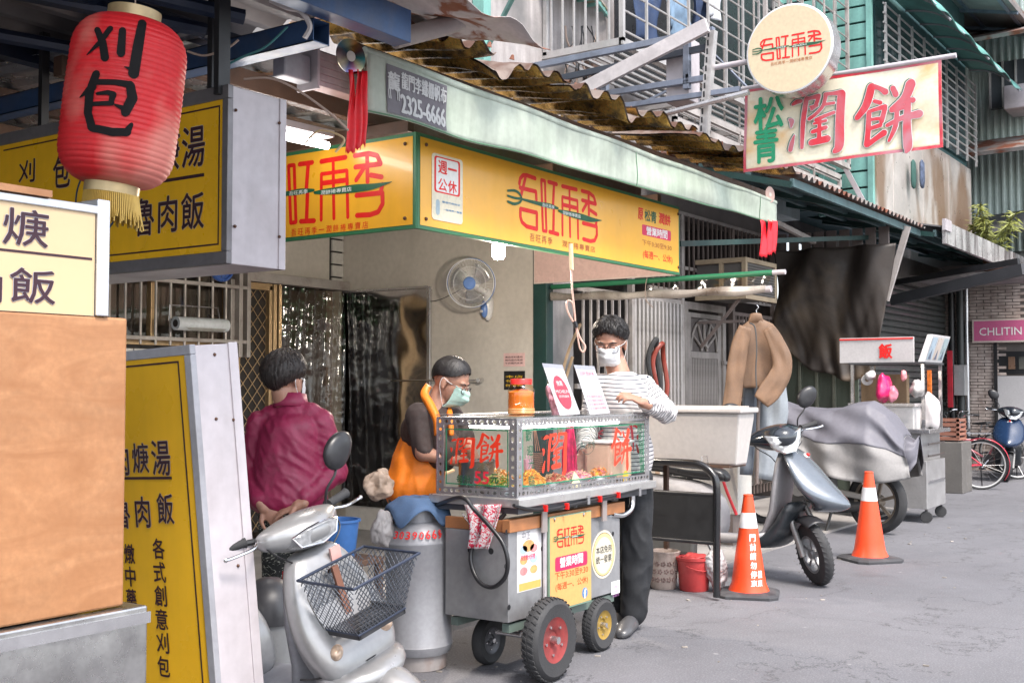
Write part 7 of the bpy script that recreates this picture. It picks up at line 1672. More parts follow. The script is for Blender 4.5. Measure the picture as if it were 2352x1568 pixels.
h.lathe([(0, -.05), (.05, -.05), (.06, .05), (0, .05)], c, wax, 20); h.build('rim', mat('bronze_rim', (.30, .25, .20), .4, .6, dirt=.3), w1, smooth=True)
EN = mat('engine_dark', (.07, .07, .072), .45, .5, dirt=.4, ds=8, var=.3)
MB().box(x_c-.14, 3.75, .24, x_c+.12, 4.2, .58).build('engine', EN, CB, bevel=.04)
for k in range(7): MB().cyl((x_c-.19, 3.88, .36+k*.022), (x_c-.12, 3.88, .36+k*.022), .06).build('cooling_fin', mat('fin_alloy', (.3, .3, .3), .4, .7), CB)
MB().cyl((x_c-.2, 4.04, .40), (x_c-.1, 4.04, .40), .08).build('crankcase', mat('fin_alloy'), CB, smooth=True)
MB().bar((x_c-.11, 3.34, .32), (x_c-.11, 3.82, .40), .03, .06).build('swingarm', mat('fin_alloy'), CB, bevel=.01); MB().tube([(x_c-.13, 3.36, .38), (x_c-.13, 3.56, .70)], .03, 10).build('shock', CHROME, CB, smooth=True)
MB().tube([(x_c-.12, 4.05, .25), (x_c-.16, 3.7, .22), (x_c-.17, 3.3, .28)], [.025, .045, .05], 12).build('exhaust', EN, CB, smooth=True); MB().bar((x_c-.18, 3.7, .28), (x_c-.26, 3.75, .01), .02, .02).build('side_stand', EN, CB)
MB().lathe([(.0, -.05), (.12, -.05), (.13, .0), (.12, .05), (0, .05)], (x_c-.1, 4.36, .62), (1, .2, 0), 24).build('front_fender', STEEL, CB, smooth=True)
o = MB(); o.lathe([(.215, -.04), (.26, -.05), (.29, 0), (.26, .05), (.215, .04)], (x_c, 4.45, .29), (1, 0, 0), 40, caps=False); o.build('front_wheel', RUBBER, CB, smooth=True)
# ------------------------------------------------ cones
ORG_ = mat('orange_cone_plastic', (.85, .075, .02), .38, var=.06, vs=4, dirt=.12, ds=6, dcol=(.45, .1, .05)); WB = mat('white_reflective_band', (.72, .72, .74), .35, dirt=.1)
def cone(px, py, hgt, label, rot, text):
    c = PZp(px, py, 0); t = thing('traffic_cone', label, 'traffic cone', c, 'orange traffic cones on the street'); k = hgt/.66
    b = MB(); pts = []
    for rr_, z in ((.185, 0), (.185, .018), (.165, .03), (.12, .036)):
        ring_ = []
        for i in range(4):
            for da in (-.16, .16):
                a = rot+pi/4+i*pi/2+da; ring_.append(c+V((cos(a)*rr_*1.3*k, sin(a)*rr_*1.3*k, z*k)))
        pts.append(ring_)
    b.loft(pts); b.build('base', mat('black_cone_rubber', (.045, .045, .05), .7, dirt=.4, ds=6, dcol=(.15, .15, .15)), t, bevel=.003)
    def rz(z): return (.118-(.118-.030)*(z-.05)/(.61)) if z > .05 else .118+(.05-z)*.9
    def part_(z0, z1, m, nm, extra=0): 
        n = 8; MB().lathe([((rz(z0+(z1-z0)*i/n)+extra)*k, (z0+(z1-z0)*i/n)*k) for i in range(n+1)], c, (0, 0, 1), 48).build(nm, m, t, smooth=True)
    part_(.030, .445, ORG_, 'lower_cone'); part_(.445, .545, WB, 'white_band', .0012); part_(.545, .655, ORG_, 'upper_cone')
    MB().lathe([(.031*k, 0), (.033*k, .004), (.031*k, .01), (.024*k, .012), (.02*k, -.01)], c+V((0, 0, .652*k)), (0, 0, 1), 24, caps=False).build('rim', ORG_, t, smooth=True)
    if text:
        base_an = atan2(-c.y, -c.x)
        class CoP(Plane):
            def w(s, u, v, l=0):
                r = rz(v/k)*k+.001+l; an = base_an+u/r; return c+V((cos(an)*r, sin(an)*r, v))
        cp = CoP((0, 0, 0), (1, 0, 0)); mb = MB()
        for i, ch in enumerate('門前請勿停車'): put_text(mb, cp, ch, .008+i*.0015, .405-i*.058, .048+i*.0015, .405-i*.058-.046, .0006, .03)
        for i, ch in enumerate('機車'): put_text(mb, cp, ch, .062, .405-(i+4)*.058, .098, .405-(i+4)*.058-.046, .0006, .03)
        mb.build('lettering', WHP, t)
cone(1720, 1366, .655, 'orange cone with a white band and a column of white characters, beside the black barrier', .35, True)
cone(1998, 1286, .695, 'plain orange cone with a white band, in front of the covered motorbike', .9, False)
# ------------------------------------------------ barrier, bin, pots
XBa = 6.85; PBa = XP(XBa)
t = thing('black_barrier', 'black tubular barrier with a solid black panel beside the standing seller', 'barrier', (XBa, 3.5, 0))
pp = [(1420, 1056), (1500, 1059), (1580, 1062), (1612, 1068), (1636, 1088), (1646, 1120), (1646, 1240), (1646, 1355)]
fp_ = [PXp(x, y, XBa) for x, y in pp]; fp_[-1].z = .02
MB().tube(curve3(fp_, 5), .024, 14).build('tube_frame', mat('black_gloss_tube', (.012, .012, .014), .22, coat=.4), t, smooth=True)
a, b = PBa.uv(1440, 1125), PBa.uv(1640, 1252)
MB().slab(PBa, PBa.uv(1300, 1125)[0], b[1]+.02, b[0]-.0, a[1], -.01, .01).build('panel', mat('matt_black_panel', (.012, .012, .013), .6), t, bevel=.003)
MB().tube([PBa.w(PBa.uv(1300, 1)[0], a[1], 0), PBa.w(b[0], a[1], 0)], .014, 10).build('rail', BLKPL, t, smooth=True)
MB().tube([PBa.w(PBa.uv(1300, 1)[0], b[1]+.015, 0), PBa.w(b[0], b[1]+.015, 0)], .014, 10).build('rail', BLKPL, t, smooth=True)
MB().tube([PBa.w(PBa.uv(1320, 1)[0], .0, 0), PBa.w(PBa.uv(1320, 1)[0], a[1]+.2, 0)], .022, 10).build('post', BLKPL, t, smooth=True)
ft = PZp(1648, 1358, 0); bag(V((ft.x-.01, ft.y, .155)), .085, .085, .155, mat('clear_wrap_bag', (.50, .49, .50), .22, var=.3, vs=20, coat=.4, wob=.6, ws=25), 'plastic_wrapping', 'crinkled clear plastic bag wrapped round the foot of the black barrier', 'wrapping', 21, .22)
xB = 6.93; a = PXp(1497, 932, xB); b = PXp(1700, 950, xB); c_ = PXp(1680, 1072, xB)
t = thing('storage_bin', 'large off-white plastic storage bin with ribbed lid resting on the black barrier', 'storage bin', (xB+.2, (a.y+b.y)/2, c_.z))
BINM = mat('off_white_bin', (.52, .485, .46), .35, var=.04, vs=2, sub=0)
y0, y1 = b.y, a.y+.12; zt_ = (a.z+b.z)/2-.02; zb_ = zt_-.34
MB().loft([[V((xB+i_, y0+i_, z)), V((xB+.27-i_, y0+i_, z)), V((xB+.27-i_, y1-i_, z)), V((xB+i_, y1-i_, z))] for z, i_ in ((zb_, .05), (zb_+.06, .042), (zt_-.04, .012), (zt_, .01))]).build('tub', BINM, t, bevel=.012)
MB().box(xB-.012, y0-.012, zt_, xB+.282, y1+.012, zt_+.035).build('lid', BINM, t, bevel=.01)
series(MB().box(xB+.04, y0+.04, zt_+.035, xB+.055, y1-.04, zt_+.045), 'lid_rib', BINM, t, 5, (.045, 0, 0))
MB().tube([PXp(1612, 1062, xB-.01), PXp(1612, 1048, xB-.01), PXp(1624, 1046, xB-.01), PXp(1626, 1064, xB-.01)], .004, 5).build('latch_wire', STEEL, t)
MB().box(xB+.0, y0+.08, zb_-.014, xB+.27, y1, zb_-.001).build('shelf_plank', WOODD, label='dark plank under the white storage bin on the barrier', cat='plank')
MB().box(xB+.22, y1-.12, 0, xB+.25, y1-.09, zb_-.015).build('prop', WOODD, label='wooden prop holding up the plank behind the barrier', cat='prop')
# low tiled wall
t = thing('tiled_low_wall', 'low wall of cream and brown tiles under the iron grille', 'wall', (9.9, 5.35, 0))
MB().box(8.9, 5.37, 0, 11.0, 5.43, .68).build('core', GROUT, t)
tm = [mat('tile_cream', (.52, .44, .35), .3, var=.1), mat('tile_tan', (.36, .24, .15), .3, var=.15), mat('tile_pale', (.56, .52, .46), .3)]; rn = random.Random(6); tb = [MB().box(8.905, 5.355, .015, 8.995, 5.372, .085).build('tile', m, t, bevel=.002) for m in tm]
for r in range(9):
    for cc in range(22):
        if r*22+cc > 2: clone(tb[rn.randrange(3)], (0, 0, 0)).location += V((cc*.0955, 0, r*.074))
for i, o in enumerate(tb): o.location += V((i*.0955, 0, 0))
c = PZp(1524, 1350, 0); t = thing('flower_pot', 'grey-brown clay flower pot with scalloped rim and moulded flowers', 'flower pot', c); POT = mat('greyish_clay', (.40, .32, .28), .8, var=.15, vs=9, bump=.2, bs=60, dirt=.3, ds=6)
MB().lathe([(.078, 0), (.085, .01), (.098, .12), (.101, .215), (.108, .235), (.113, .25), (.105, .256), (.095, .24), (.09, .22), (0, .215)], c, (0, 0, 1), 72, wob=lambda i, an: 1+(.035*sin(an*13) if 4 <= i <= 6 else 0)).build('pot_body', POT, t, smooth=True)
an0 = atan2(-c.y, -c.x); fl = MB()
for k in range(-2, 3):
    for z in (.07, .125, .175):
        an = an0+k*.42+(.2 if z == .125 else 0); d = V((cos(an), sin(an), 0)); s_ = V((-sin(an), cos(an), 0)); p = c+d*(.088+z*.075)+V((0, 0, z))
        for j in range(5): a = j*2*pi/5; fl.ell(p+(s_*cos(a)+V((0, 0, 1))*sin(a))*.012, (.007, .007, .007), nu=8, nv=5)
fl.build('flower_relief', mat('dark_clay_relief', (.25, .17, .15), .8), t, kind='stuff')
c = PZp(1594, 1354, 0); t = thing('red_bucket', 'dusty red plastic bucket covered with a crumpled red bag', 'bucket', c); RB = mat('dusty_red_plastic', (.48, .05, .05), .45, dirt=.3, ds=5, dcol=(.35, .12, .12))
MB().lathe([(.092, 0), (.098, .01), (.112, .20), (.12, .205), (.12, .222), (.108, .225), (.10, .2), (.0, .19)], c, (0, 0, 1), 40).build('bucket_body', RB, t, smooth=True)
bag(c+V((0, 0, .215)), .095, .095, .032, RB, 'red_bag', 'crumpled red plastic bag stuffed in the red bucket', 'bag', 31, .4)
MB().tube([c+V((.118*cos(R(a)), .118*sin(R(a)), .19-.05*abs(sin(R(a+20))))) for a in range(180, 361, 15)], .004, 5).build('handle', RB, t)
# outdoor air conditioner unit
q = PZp(1735, 1175, 0); ax_ = 9.15; t = thing('outdoor_aircon', 'white outdoor air conditioner unit with black grille slots behind the dark scooter', 'air conditioner', (ax_, 4.3, .3))
MB().box(ax_, 4.0, .28, ax_+.3, 4.72, .82).build('case', mat('cream_metal', (.55, .53, .49), .4, dirt=.25), t, bevel=.01)
g_ = MB().box(ax_-.006, 4.42, .34, ax_+.001, 4.475, .38).build('slot', BLACK, t)
for r in range(9):
    for c_2 in range(4):
        if r or c_2: clone(g_, (0, c_2*.066, r*.05))
for y in (4.05, 4.6): MB().box(ax_+.0, y, 0.02, ax_+.3, y+.05, .28).build('foot', IRON2, t)
MB().tube(curve3([(9.0, 4.1, .85), (8.95, 4.05, .6), (9.0, 3.95, .3)]), .014, 8).build('red_hose', mat('red_hose', (.55, .03, .04), .4), label='red hose running down beside the outdoor air conditioner', cat='hose', smooth=True)
# ------------------------------------------------ raincoat and trousers on hangers
DR = 9.3
def tubeform(pts, D, m, parent, name, flat=.45, n=24):
    # pts: px, py, half width in px ; cloth sleeve or body with folds
    L_ = []
    pts = [(p[0], p[1], p[2]) for p in pts]; sm = smooth_pts(pts)
    for i, (px, py, hw) in enumerate(sm):
        c = PD(px, py, D); w_ = hw/FPX*D; r_ = []
        a = sm[max(0, i-1)]; b = sm[min(len(sm)-1, i+1)]; dx, dy = b[0]-a[0], b[1]-a[1]; d = hypot(dx, dy); side = (RT*(dy/d)+UP3*(dx/d))
        for k in range(n):
            an = 2*pi*k/n; f = 1+.22*sin(an*5+i*.35)+.14*sin(an*9-i*.5)+.12*sin(an*3+i*.8); c2 = noise.noise(V((cos(an)*2, sin(an)*2, i*.35)))*.25; f += c2; r_.append(c+side*cos(an)*w_*(1+c2*.3)+FW*(-sin(an))*w_*flat*f)
        L_.append(r_)
    return MB().loft(L_).build(name, m, parent, smooth='all')
COAT = mat('brown_raincoat_vinyl', (.235, .14, .085), .62, var=.22, vs=6, bump=.4, bs=22, coat=.0, dirt=.2, ds=5)
t = thing('raincoat', 'brown vinyl raincoat hanging on a hanger from the air conditioner bracket', 'coat', PD(1735, 1000, DR))
tubeform([(1735, 722, 6), (1736, 735, 18), (1738, 755, 42), (1742, 800, 50), (1744, 850, 46), (1745, 890, 40)], DR, COAT, t, 'coat_body', .2)
tubeform([(1712, 750, 14), (1700, 790, 20), (1690, 850, 21), (1682, 920, 21), (1676, 975, 20), (1676, 1010, 14)], DR-.08, COAT, t, 'sleeve', .35)
tubeform([(1764, 752, 14), (1784, 790, 20), (1797, 830, 22), (1790, 865, 25), (1766, 900, 26), (1748, 922, 20)], DR-.12, COAT, t, 'sleeve', .3)
MB().tube(curve3([PD(x, y, DR-.14) for x, y in ((1722, 742), (1734, 752), (1738, 800), (1736, 850), (1738, 892))]), .006, 5).build('zip_seam', mat('dark_seam'), t)
MB().loft([[PD(1736+r*cos(a)*1.0, y+r*.3*sin(a), DR+.02*sin(a)) for a in [2*pi*i/16 for i in range(16)]] for r, y in ((20, 746), (15, 730), (13, 722))], cap=False).build('collar', COAT, t, smooth='all', solid=.004)
MB().tube(curve3([PD(1716, 748, DR), PD(1736, 722, DR), PD(1737, 712, DR), PD(1742, 706, DR), PD(1738, 700, DR)]), .004, 5).build('hanger', STEEL, t)
t = thing('trousers', 'grey-blue waterproof trousers hanging under the brown raincoat', 'trousers', PD(1760, 1080, DR+.15)); GT = mat('grey_blue_vinyl', (.30, .33, .36), .4, var=.1, vs=3, dirt=.2, coat=.15); GT2 = mat('slate_vinyl', (.13, .15, .18), .35, var=.1, vs=3)
tubeform([(1727, 840, 16), (1724, 900, 17), (1720, 980, 17), (1714, 1090, 15)], DR+.12, GT2, t, 'trouser_leg', .5)
tubeform([(1772, 850, 24), (1776, 900, 32), (1776, 960, 32), (1768, 1020, 28), (1755, 1100, 24)], DR+.14, GT, t, 'trouser_leg', .35)
MB().cyl(PD(1745, 820, DR+.05), PD(1738, 1110, DR+.05), .015).build('brown_pole', IRON2, label='thin brown pole behind the hanging raincoat', cat='pole')
# ------------------------------------------------ far food cart
X11 = 11.9; PF1 = XP(X11)
t = thing('far_food_cart', 'steel food cart with lightbox header and hanging pink bags, beyond the covered motorbike', 'food cart', (12.2, 3.4, 0)); yA = 3.17; yB = 3.95; xE = 12.62
SS = mat('dull_cart_steel', (.46, .45, .45), .38, .6, dirt=.25, ds=3)
MB().box(X11, yA, .14, xE, yB, .62).build('lower_cabinet', SS, t, bevel=.004); MB().box(X11+.03, yA+.05, .62, xE, yB, .92).build('body', SS, t, bevel=.004)
MB().box(X11-.06, yA-.05, .90, xE+.04, yB+.02, .94).build('worktop', STEEL, t, bevel=.004); MB().box(X11-.02, yA+.12, .94, X11+.30, yB, 1.17).build('upper_cabinet', mat('white_cart_panel', (.58, .56, .55), .4, dirt=.2), t, bevel=.004); MB().box(X11-.04, yA+.1, 1.17, X11+.34, yB, 1.20).build('shelf', STEEL, t)
for z in (.40, .66, .78): MB().box(X11+.05, yA-.012, z, xE-.05, yA, z+.02).build('drawer_edge', CHROME, t)
for x, y in ((X11+.03, yA+.03), (xE-.03, yA+.03), (X11+.03, yB-.03), (xE-.03, yB-.03)): MB().box(x-.015, y-.015, .94, x+.015, y+.015, 1.62).build('post', STEEL, t)
for x, y in ((X11+.04, yA+.02), (xE-.05, yA+.04), (X11+.04, yB-.04), (xE-.05, yB-.04)):
    cs = MB(); cs.lathe([(.0, -.02), (.055, -.02), (.06, 0), (.055, .02), (0, .02)], (x, y, .06), (1, .3, 0), 20); w_ = cs.build('caster', RUBBER, t, smooth=True); MB().bar((x+.03, y, .06), (x, y, .15), .03, .01).build('fork', STEEL, w_)
hb_ = MB(); hb_.box(X11, yA+.0, 1.60, xE, yB, 1.62); hb_.build('header_shelf', mat('dark_sheet'), t)
MB().box(X11+.02, yA+.12, 1.62, X11+.06, yB+.1, 1.88).build('header_panel', mat('pale_header', (.52, .50, .50), .4), t)
MB().box(X11+.012, yA+.12, 1.855, X11+.02, yB+.1, 1.87).build('red_trim', RED, t)
q = [V((X11+.03, yA+.02, 1.62)), V((xE, yA+.02, 1.62)), V((xE+.06, yA-.06, 1.90)), V((X11+.09, yA-.06, 1.90))]; dn = V((0, .06, 0)); MB().hexa([p+dn for p in q]+q).build('lightbox', mat('pale_poster_paper'), t, bevel=.004)
for i, m in enumerate((mat('poster_blue', (.40, .50, .58), .3), mat('poster_cream', (.60, .52, .46), .3), mat('poster_teal', (.38, .48, .50), .3))):
    f0, f1 = .06+i*.32, .32+i*.32; P_ = lambda u, v: q[0]+(q[1]-q[0])*u+((q[3]+(q[2]-q[3])*u)-(q[0]+(q[1]-q[0])*u))*v+V((0, -.004, 0))
    MB().add([P_(f0, .1), P_(f1, .1), P_(f1, .9), P_(f0, .9)], [(0, 1, 2, 3)]).build('picture', m, t)
    MB().add([P_(f0+.06, .12)+V((0, -.002, 0)), P_(f1-.06, .12)+V((0, -.002, 0)), P_(f0+.14, .5)+V((0, -.002, 0))], [(0, 1, 2)]).build('picture_figure', mat('figure_dark', (.12, .14, .2), .5), t)
mb = MB(); a = PF1.uv(2018, 790); b = PF1.uv(2048, 822); put_text(mb, XP(X11+.012), '飯', a[0], a[1], b[0], b[1], .001, .05); mb.build('lettering', RED, t)
for k, c_ in enumerate(((.5, .3, .5), (.04, .04, .06), (.45, .3, .45), (.1, .1, .13))): MB().box(X11+.05, yA+.16+k*.18, 1.622, X11+.12, yA+.32+k*.18, 1.70).build('goods_box', mat('goods_%d' % k, c_, .5, var=.5, vs=40), t)
pk = mat('hot_pink_bag', (.72, .02, .14), .3, var=.25, vs=12, coat=.3)
for i, (px, py, rx, ry, rz, m, lab) in enumerate(((2030, 893, .13, .07, .15, pk, 'bunch of hot pink plastic bags hanging on the far food cart'), (2000, 862, .07, .05, .05, mat('white_bag', (.62, .6, .6), .35, var=.1), 'small white bag hanging above the hot pink bags'), (2050, 905, .06, .05, .08, mat('light_pink_bag', (.75, .25, .33), .35), 'light pink bag beside the hot pink bunch'),
        (2108, 893, .09, .07, .09, mat('clear_food_bag', (.5, .47, .45), .3, var=.3, vs=14), 'clear food bag on the shelf of the far food cart'), (2135, 950, .12, .10, .2, mat('white_sack', (.6, .56, .56), .4, var=.12, vs=5), 'white plastic sack standing on the far food cart'), (2076, 862, .045, .03, .055, mat('pink_glove', (.75, .3, .32), .4), 'pink rubber glove hanging on the far food cart'))):
    bag(PXp(px, py, X11-.08+.0*i if i != 4 else X11+.35), rx*1.15, ry*1.1, rz*1.15, m, 'plastic_bag' if i != 5 else 'rubber_glove', lab, 'bag' if i != 5 else 'glove', 40+i, .3, 24, 16)
c = PXp(1992, 872, X11-.05); rl = MB(); rl.lathe([(.02, -.05), (.058, -.05), (.058, .05), (.02, .05)], c, (1, .3, 0), 24, caps=False); rl.lathe([(.02, .05), (.058, .05)], c, (1, .3, 0), 24, caps=False); rl.lathe([(.058, -.05), (.02, -.05)], c, (1, .3, 0), 24, caps=False); rl.build('toilet_roll', mat('white_paper', (.7, .68, .66), .7), label='white toilet roll hanging at the left of the far food cart', cat='toilet roll', smooth=True)
MB().box(X11+.4, yA+.3, .94, X11+.5, yB, 1.5).build('cardboard', mat('cardboard', (.36, .24, .14), .8), label='brown cardboard sheet standing at the back of the far food cart', cat='cardboard')
for px, lab in ((2183, 'red couplet strip hanging on the dark pillar beside the shutter'),):
    a, b = PXp(px-7, 805, 19.6), PXp(px+6, 935, 19.6); MB().box(19.58, b.y, b.z, 19.62, a.y, a.z).build('couplet', mat('couplet_red', (.60, .03, .05), .5, var=.3, vs=5), label=lab, cat='banner')
a, b = PXp(2130, 850, 14.5), PXp(2140, 925, 14.5); MB().box(14.48, b.y, b.z, 14.52, a.y, a.z).build('couplet', mat('gold_red', (.62, .15, .02), .5, var=.5, vs=20), label='red and gold strip behind the far food cart', cat='banner')
c = PXp(2203, 873, 19.7); t = thing('meter_box', 'grey meter box with cables on the pale brick wall', 'meter box', c-V((0, 0, .3))); MB().box(19.66, c.y-.10, c.z-.25, 19.86, c.y+.08, c.z+.25).build('case', mat('meter_grey', (.38, .38, .38), .4, dirt=.3), t, bevel=.01); MB().ell((19.64, c.y, c.z+.1), (.04, .06, .06), nu=14, nv=8).build('dial', GLASS, t)
MB().tube(curve3([V((19.7, c.y+.1, c.z+.35)), V((19.65, c.y+.3, c.z+.45)), V((19.7, c.y+.25, c.z+.1))]), .02, 6).build('cable', BLACK, t)
# crate
c = PXp(2170, 980, 15.6); t = thing('plastic_crate', 'brown plastic crate stacked beside the bicycles', 'crate', (15.7, c.y, .62)); CRM = mat('brown_crate', (.30, .13, .09), .6)
for z in (.74, .80, .86, .92): 
    for b_ in ((15.5, c.y-.2, z, 15.53, c.y+.22, z+.035), (15.5, c.y-.2, z, 15.9, c.y-.17, z+.035), (15.87, c.y-.2, z, 15.9, c.y+.22, z+.035), (15.5, c.y+.19, z, 15.9, c.y+.22, z+.035)): MB().box(*b_).build('slat', CRM, t)
for x, y in ((15.5, c.y-.2), (15.5, c.y+.19), (15.87, c.y-.2), (15.87, c.y+.19)): MB().box(x, y, .70, x+.032, y+.032, .96).build('corner_post', CRM, t)
MB().box(15.5, c.y-.2, .68, 15.9, c.y+.22, .71).build('base', CRM, t); MB().box(15.45, c.y-.25, 0, 15.95, c.y+.3, .66).build('crate_stand', mat('dim_grey_case'), label='dark box under the brown plastic crate', cat='box', bevel=.01)
# ------------------------------------------------ bicycles
def bicycle(label, rear, dirv, frame, r=.335, scale=1, kids=None):
    t = thing('bicycle', label, 'bicycle', (0, 0, 0), 'bicycles parked at the end of the street'); d = V((1, 0, 0)); sd = V((0, 1, 0)); fx = 1.05; FM = frame
    for nm, x in (('rear_wheel', 0), ('front_wheel', fx)):
        o = MB(); o.lathe([(r-.03, -.012), (r-.012, -.02), (r, 0), (r-.012, .02), (r-.03, .012)], (x, 0, r), (0, 1, 0), 48, caps=False); w_ = o.build(nm, RUBBER, t, smooth=True)
        o = MB(); o.lathe([(r-.045, -.01), (r-.03, -.013), (r-.03, .013), (r-.045, .01)], (x, 0, r), (0, 1, 0), 48, caps=False); o.build('rim', mat('pale_rim', (.62, .60, .58), .35, .5), w_, smooth=True)
        o = MB()
        for k in range(18): a = 2*pi*k/18; a2 = a+(.3 if k % 2 else -.3); o.tube([(x+.02*cos(a2), (.02 if k % 2 else -.02), r+.02*sin(a2)), (x+(r-.04)*cos(a), 0, r+(r-.04)*sin(a))], .0016, 3, cap=False)
        o.build('spokes', STEEL, w_); o = MB(); o.cyl((x, -.045, r), (x, .045, r), .022); o.build('hub', mat('dark_exhaust'), w_, smooth=True)
    bb = V((.44, 0, .29)); stt = V((.30, 0, .66)); hd = V((.88, 0, .62)); hd2 = V((.84, 0, .78))
    f_ = MB()
    for a, b, r_ in ((bb, stt, .015), (V((.34, 0, .55)), V((.885, 0, .60)), .016), (bb, V((.89, 0, .56)), .018), (hd+V((.02, 0, -.06)), hd2, .018)): f_.tube([a, b], r_, 10)
    for s_ in (-1, 1): f_.tube([bb, V((0, s_*.05, r))], .010, 8); f_.tube([V((.33, 0, .60)), V((0, s_*.05, r))], .009, 8); f_.tube([hd+V((.02, 0, -.05)), V((fx, s_*.045, r))], .012, 8)
    f_.build('frame', FM, t, smooth=True)
    o = MB(); o.loft([ringx(x, z, b, h, 2.2, 16) for x, z, b, h in ((.14, .80, .05, .015), (.17, .80, .095, .025), (.25, .79, .085, .028), (.34, .785, .03, .02), (.42, .78, .015, .012))]); o.build('saddle', mat('black_vinyl'), t, smooth='all'); MB().cyl(stt, (.27, 0, .79), .012).build('seat_post', CHROME, t)
    for s_ in (-1, 1): MB().tube([(.28, s_*.04, .74), (.20, s_*.04, .70), (.2, s_*.02, .77)], .006, 5).build('saddle_spring', CHROME, t)
    for nm, x, a0, a1 in (('rear_fender', 0, 30, 215), ('front_fender', fx, 20, 150)):
        MB().grid(lambda a, b: (x+(r+.025-.01*(2*b-1)**2)*cos(R(a0+(a1-a0)*a)), .03*(2*b-1), r+(r+.025-.01*(2*b-1)**2)*sin(R(a0+(a1-a0)*a))), 28, 4).build(nm, FM, t, smooth='all', solid=.002)
    MB().tube(curve3([(.70, -.27, .98), (.78, -.22, .98), (.84, -.08, .93), (.83, 0, .90), (.84, .08, .93), (.78, .22, .98), (.70, .27, .98)]), .011, 8).build('handlebar', CHROME, t, smooth=True); MB().cyl(hd2, (.83, 0, .9), .012).build('stem', CHROME, t)
    for s_ in (-1, 1): MB().cyl((.72, s_*.26, .98), (.64, s_*.28, .98), .016).build('grip', BLACK, t)
    MB().lathe([(.07, -.003), (.085, 0), (.07, .003)], bb+V((0, .03, 0)), (0, 1, 0), 24).build('chainring', mat('dark_exhaust'), t); MB().tube([bb+V((0, .05, 0)), bb+V((.1, .06, -.12))], .008, 6).build('crank', STEEL, t); MB().cbox(bb+V((.1, .11, -.12)), .07, .08, .02).build('pedal', BLACK, t)
    MB().tube([V((.0, -.05, r)), V((-.03, -.14, .02)), V((.05, -.15, .01))], .008, 6).build('kickstand', BLACK, t); MB().box(-.12, -.06, r*2+.08, .2, .06, r*2+.095).build('rack', CHROME, t)
    yaw = atan2(dirv.y, dirv.x); t.rotation_euler = (R(-4), 0, yaw); t.location = V((rear.x, rear.y, 0)); t.scale = (scale,)*3
    return t
REDB = mat('red_bicycle_paint', (.55, .02, .05), .3, coat=.5); PKB = mat('dusty_pink_paint', (.52, .16, .18), .35, coat=.3, dirt=.2)
bicycle('red bicycle with pale rims in front of the pink one, beside the far food cart', PZp(2254, 1124, 0), (-RT*1.0+FW*.25).normalized(), REDB)
bicycle('dark bicycle behind the red one, its front wheel toward the brick wall', PZp(2300, 1085, 0), (-RT*.8+FW*.6).normalized(), mat('dark_bicycle_paint', (.03, .03, .04), .3, coat=.4))
bicycle('dusty pink bicycle standing behind the red one at the right edge', PZp(2338, 1100, 0), (-RT*1+FW*.1).normalized(), PKB)
bq = PD(2262, 950, 17.2); BLS = mat('deep_blue_paint', (.012, .03, .075), .25, coat=.5)
scooter('motor_scooter', 'deep blue scooter facing the street behind the red bicycle', 'scooter', BLS, BLKPL, SEATB, 'sport', (bq.x-.35, bq.y-.35, 0), YAW+pi-.45, R(4), R(10))
MB().loft([[V((p.x, p.y, z)) for p in [PD(x_, 950, d_) for x_, d_ in ((2325, 17.6), (2420, 17.6), (2420, 18.2), (2325, 18.2))]] for z in (.55, .78)]).build('scooter_seat', mat('navy_vinyl', (.03, .05, .09), .35), label='dark blue box seat of a scooter cut off by the right edge', cat='scooter', bevel=.08)
# ------------------------------------------------ near-left small things
def bucket(px, D, z0, r0, r1, h, m, name, label):
    c = PD(px, 1200, D); c = V((c.x, c.y, z0)); t = thing(name, label, 'bucket', c)
    MB().lathe([(r0, 0), (r0+.003, .005), (r1, h-.012), (r1+.008, h-.01), (r1+.008, h), (r1-.004, h), (r0-.003, .01), (0, .01)], c, (0, 0, 1), 36).build('bucket_body', m, t, smooth=True); MB().tube([c+V((r1*cos(R(a)), r1*sin(R(a)), h-.03-.06*sin(R(a)))) for a in range(0, 181, 15)], .003, 5).build('handle', STEEL, t); return c
c = bucket(776, 5.2, .60, .075, .095, .17, mat('blue_bucket_plastic', (.05, .16, .42), .4), 'blue_bucket', 'blue plastic bucket on a low stool behind the silver scooter')
t = thing('low_stool', 'dark low stool carrying the blue bucket behind the silver scooter', 'stool', (c.x, c.y, 0)); MB().box(c.x-.15, c.y-.15, .57, c.x+.15, c.y+.15, .598).build('seat', WOODD, t, bevel=.005)
for a in (-1, 1):
    for b in (-1, 1): MB().box(c.x+a*.13-.015, c.y+b*.13-.015, 0, c.x+a*.13+.015, c.y+b*.13+.015, .569).build('leg', WOODD, t)
bucket(705, 4.95, 0.03, .09, .12, .34, mat('grey_bucket_plastic', (.26, .27, .28), .5), 'grey_bucket', 'pale grey bucket behind the silver scooter leg shield')
c = PD(618, 1400, 4.75); c.z = 0.0; t = thing('pedal_bin', 'grey waste bin with domed black lid between the standing sign and the silver scooter', 'waste bin', c)
MB().lathe([(.095, 0), (.10, .01), (.115, .40), (.12, .41)], c, (0, 0, 1), 40).build('bin_body', mat('bin_grey', (.34, .34, .34), .45, dirt=.2), t, smooth=True); MB().lathe([(.128, .405), (.13, .44), (.12, .50), (.085, .555), (.04, .58), (0, .585)], c, (0, 0, 1), 40).build('domed_lid', mat('bin_lid_black', (.05, .05, .055), .35), t, smooth=True)
c = PD(662, 1370, 5.2); MB().cbox((c.x, c.y, .48), .04, .05, .12).build('red_pouch', RED, label='small red pouch behind the silver scooter headlamp', cat='pouch', bevel=.01)
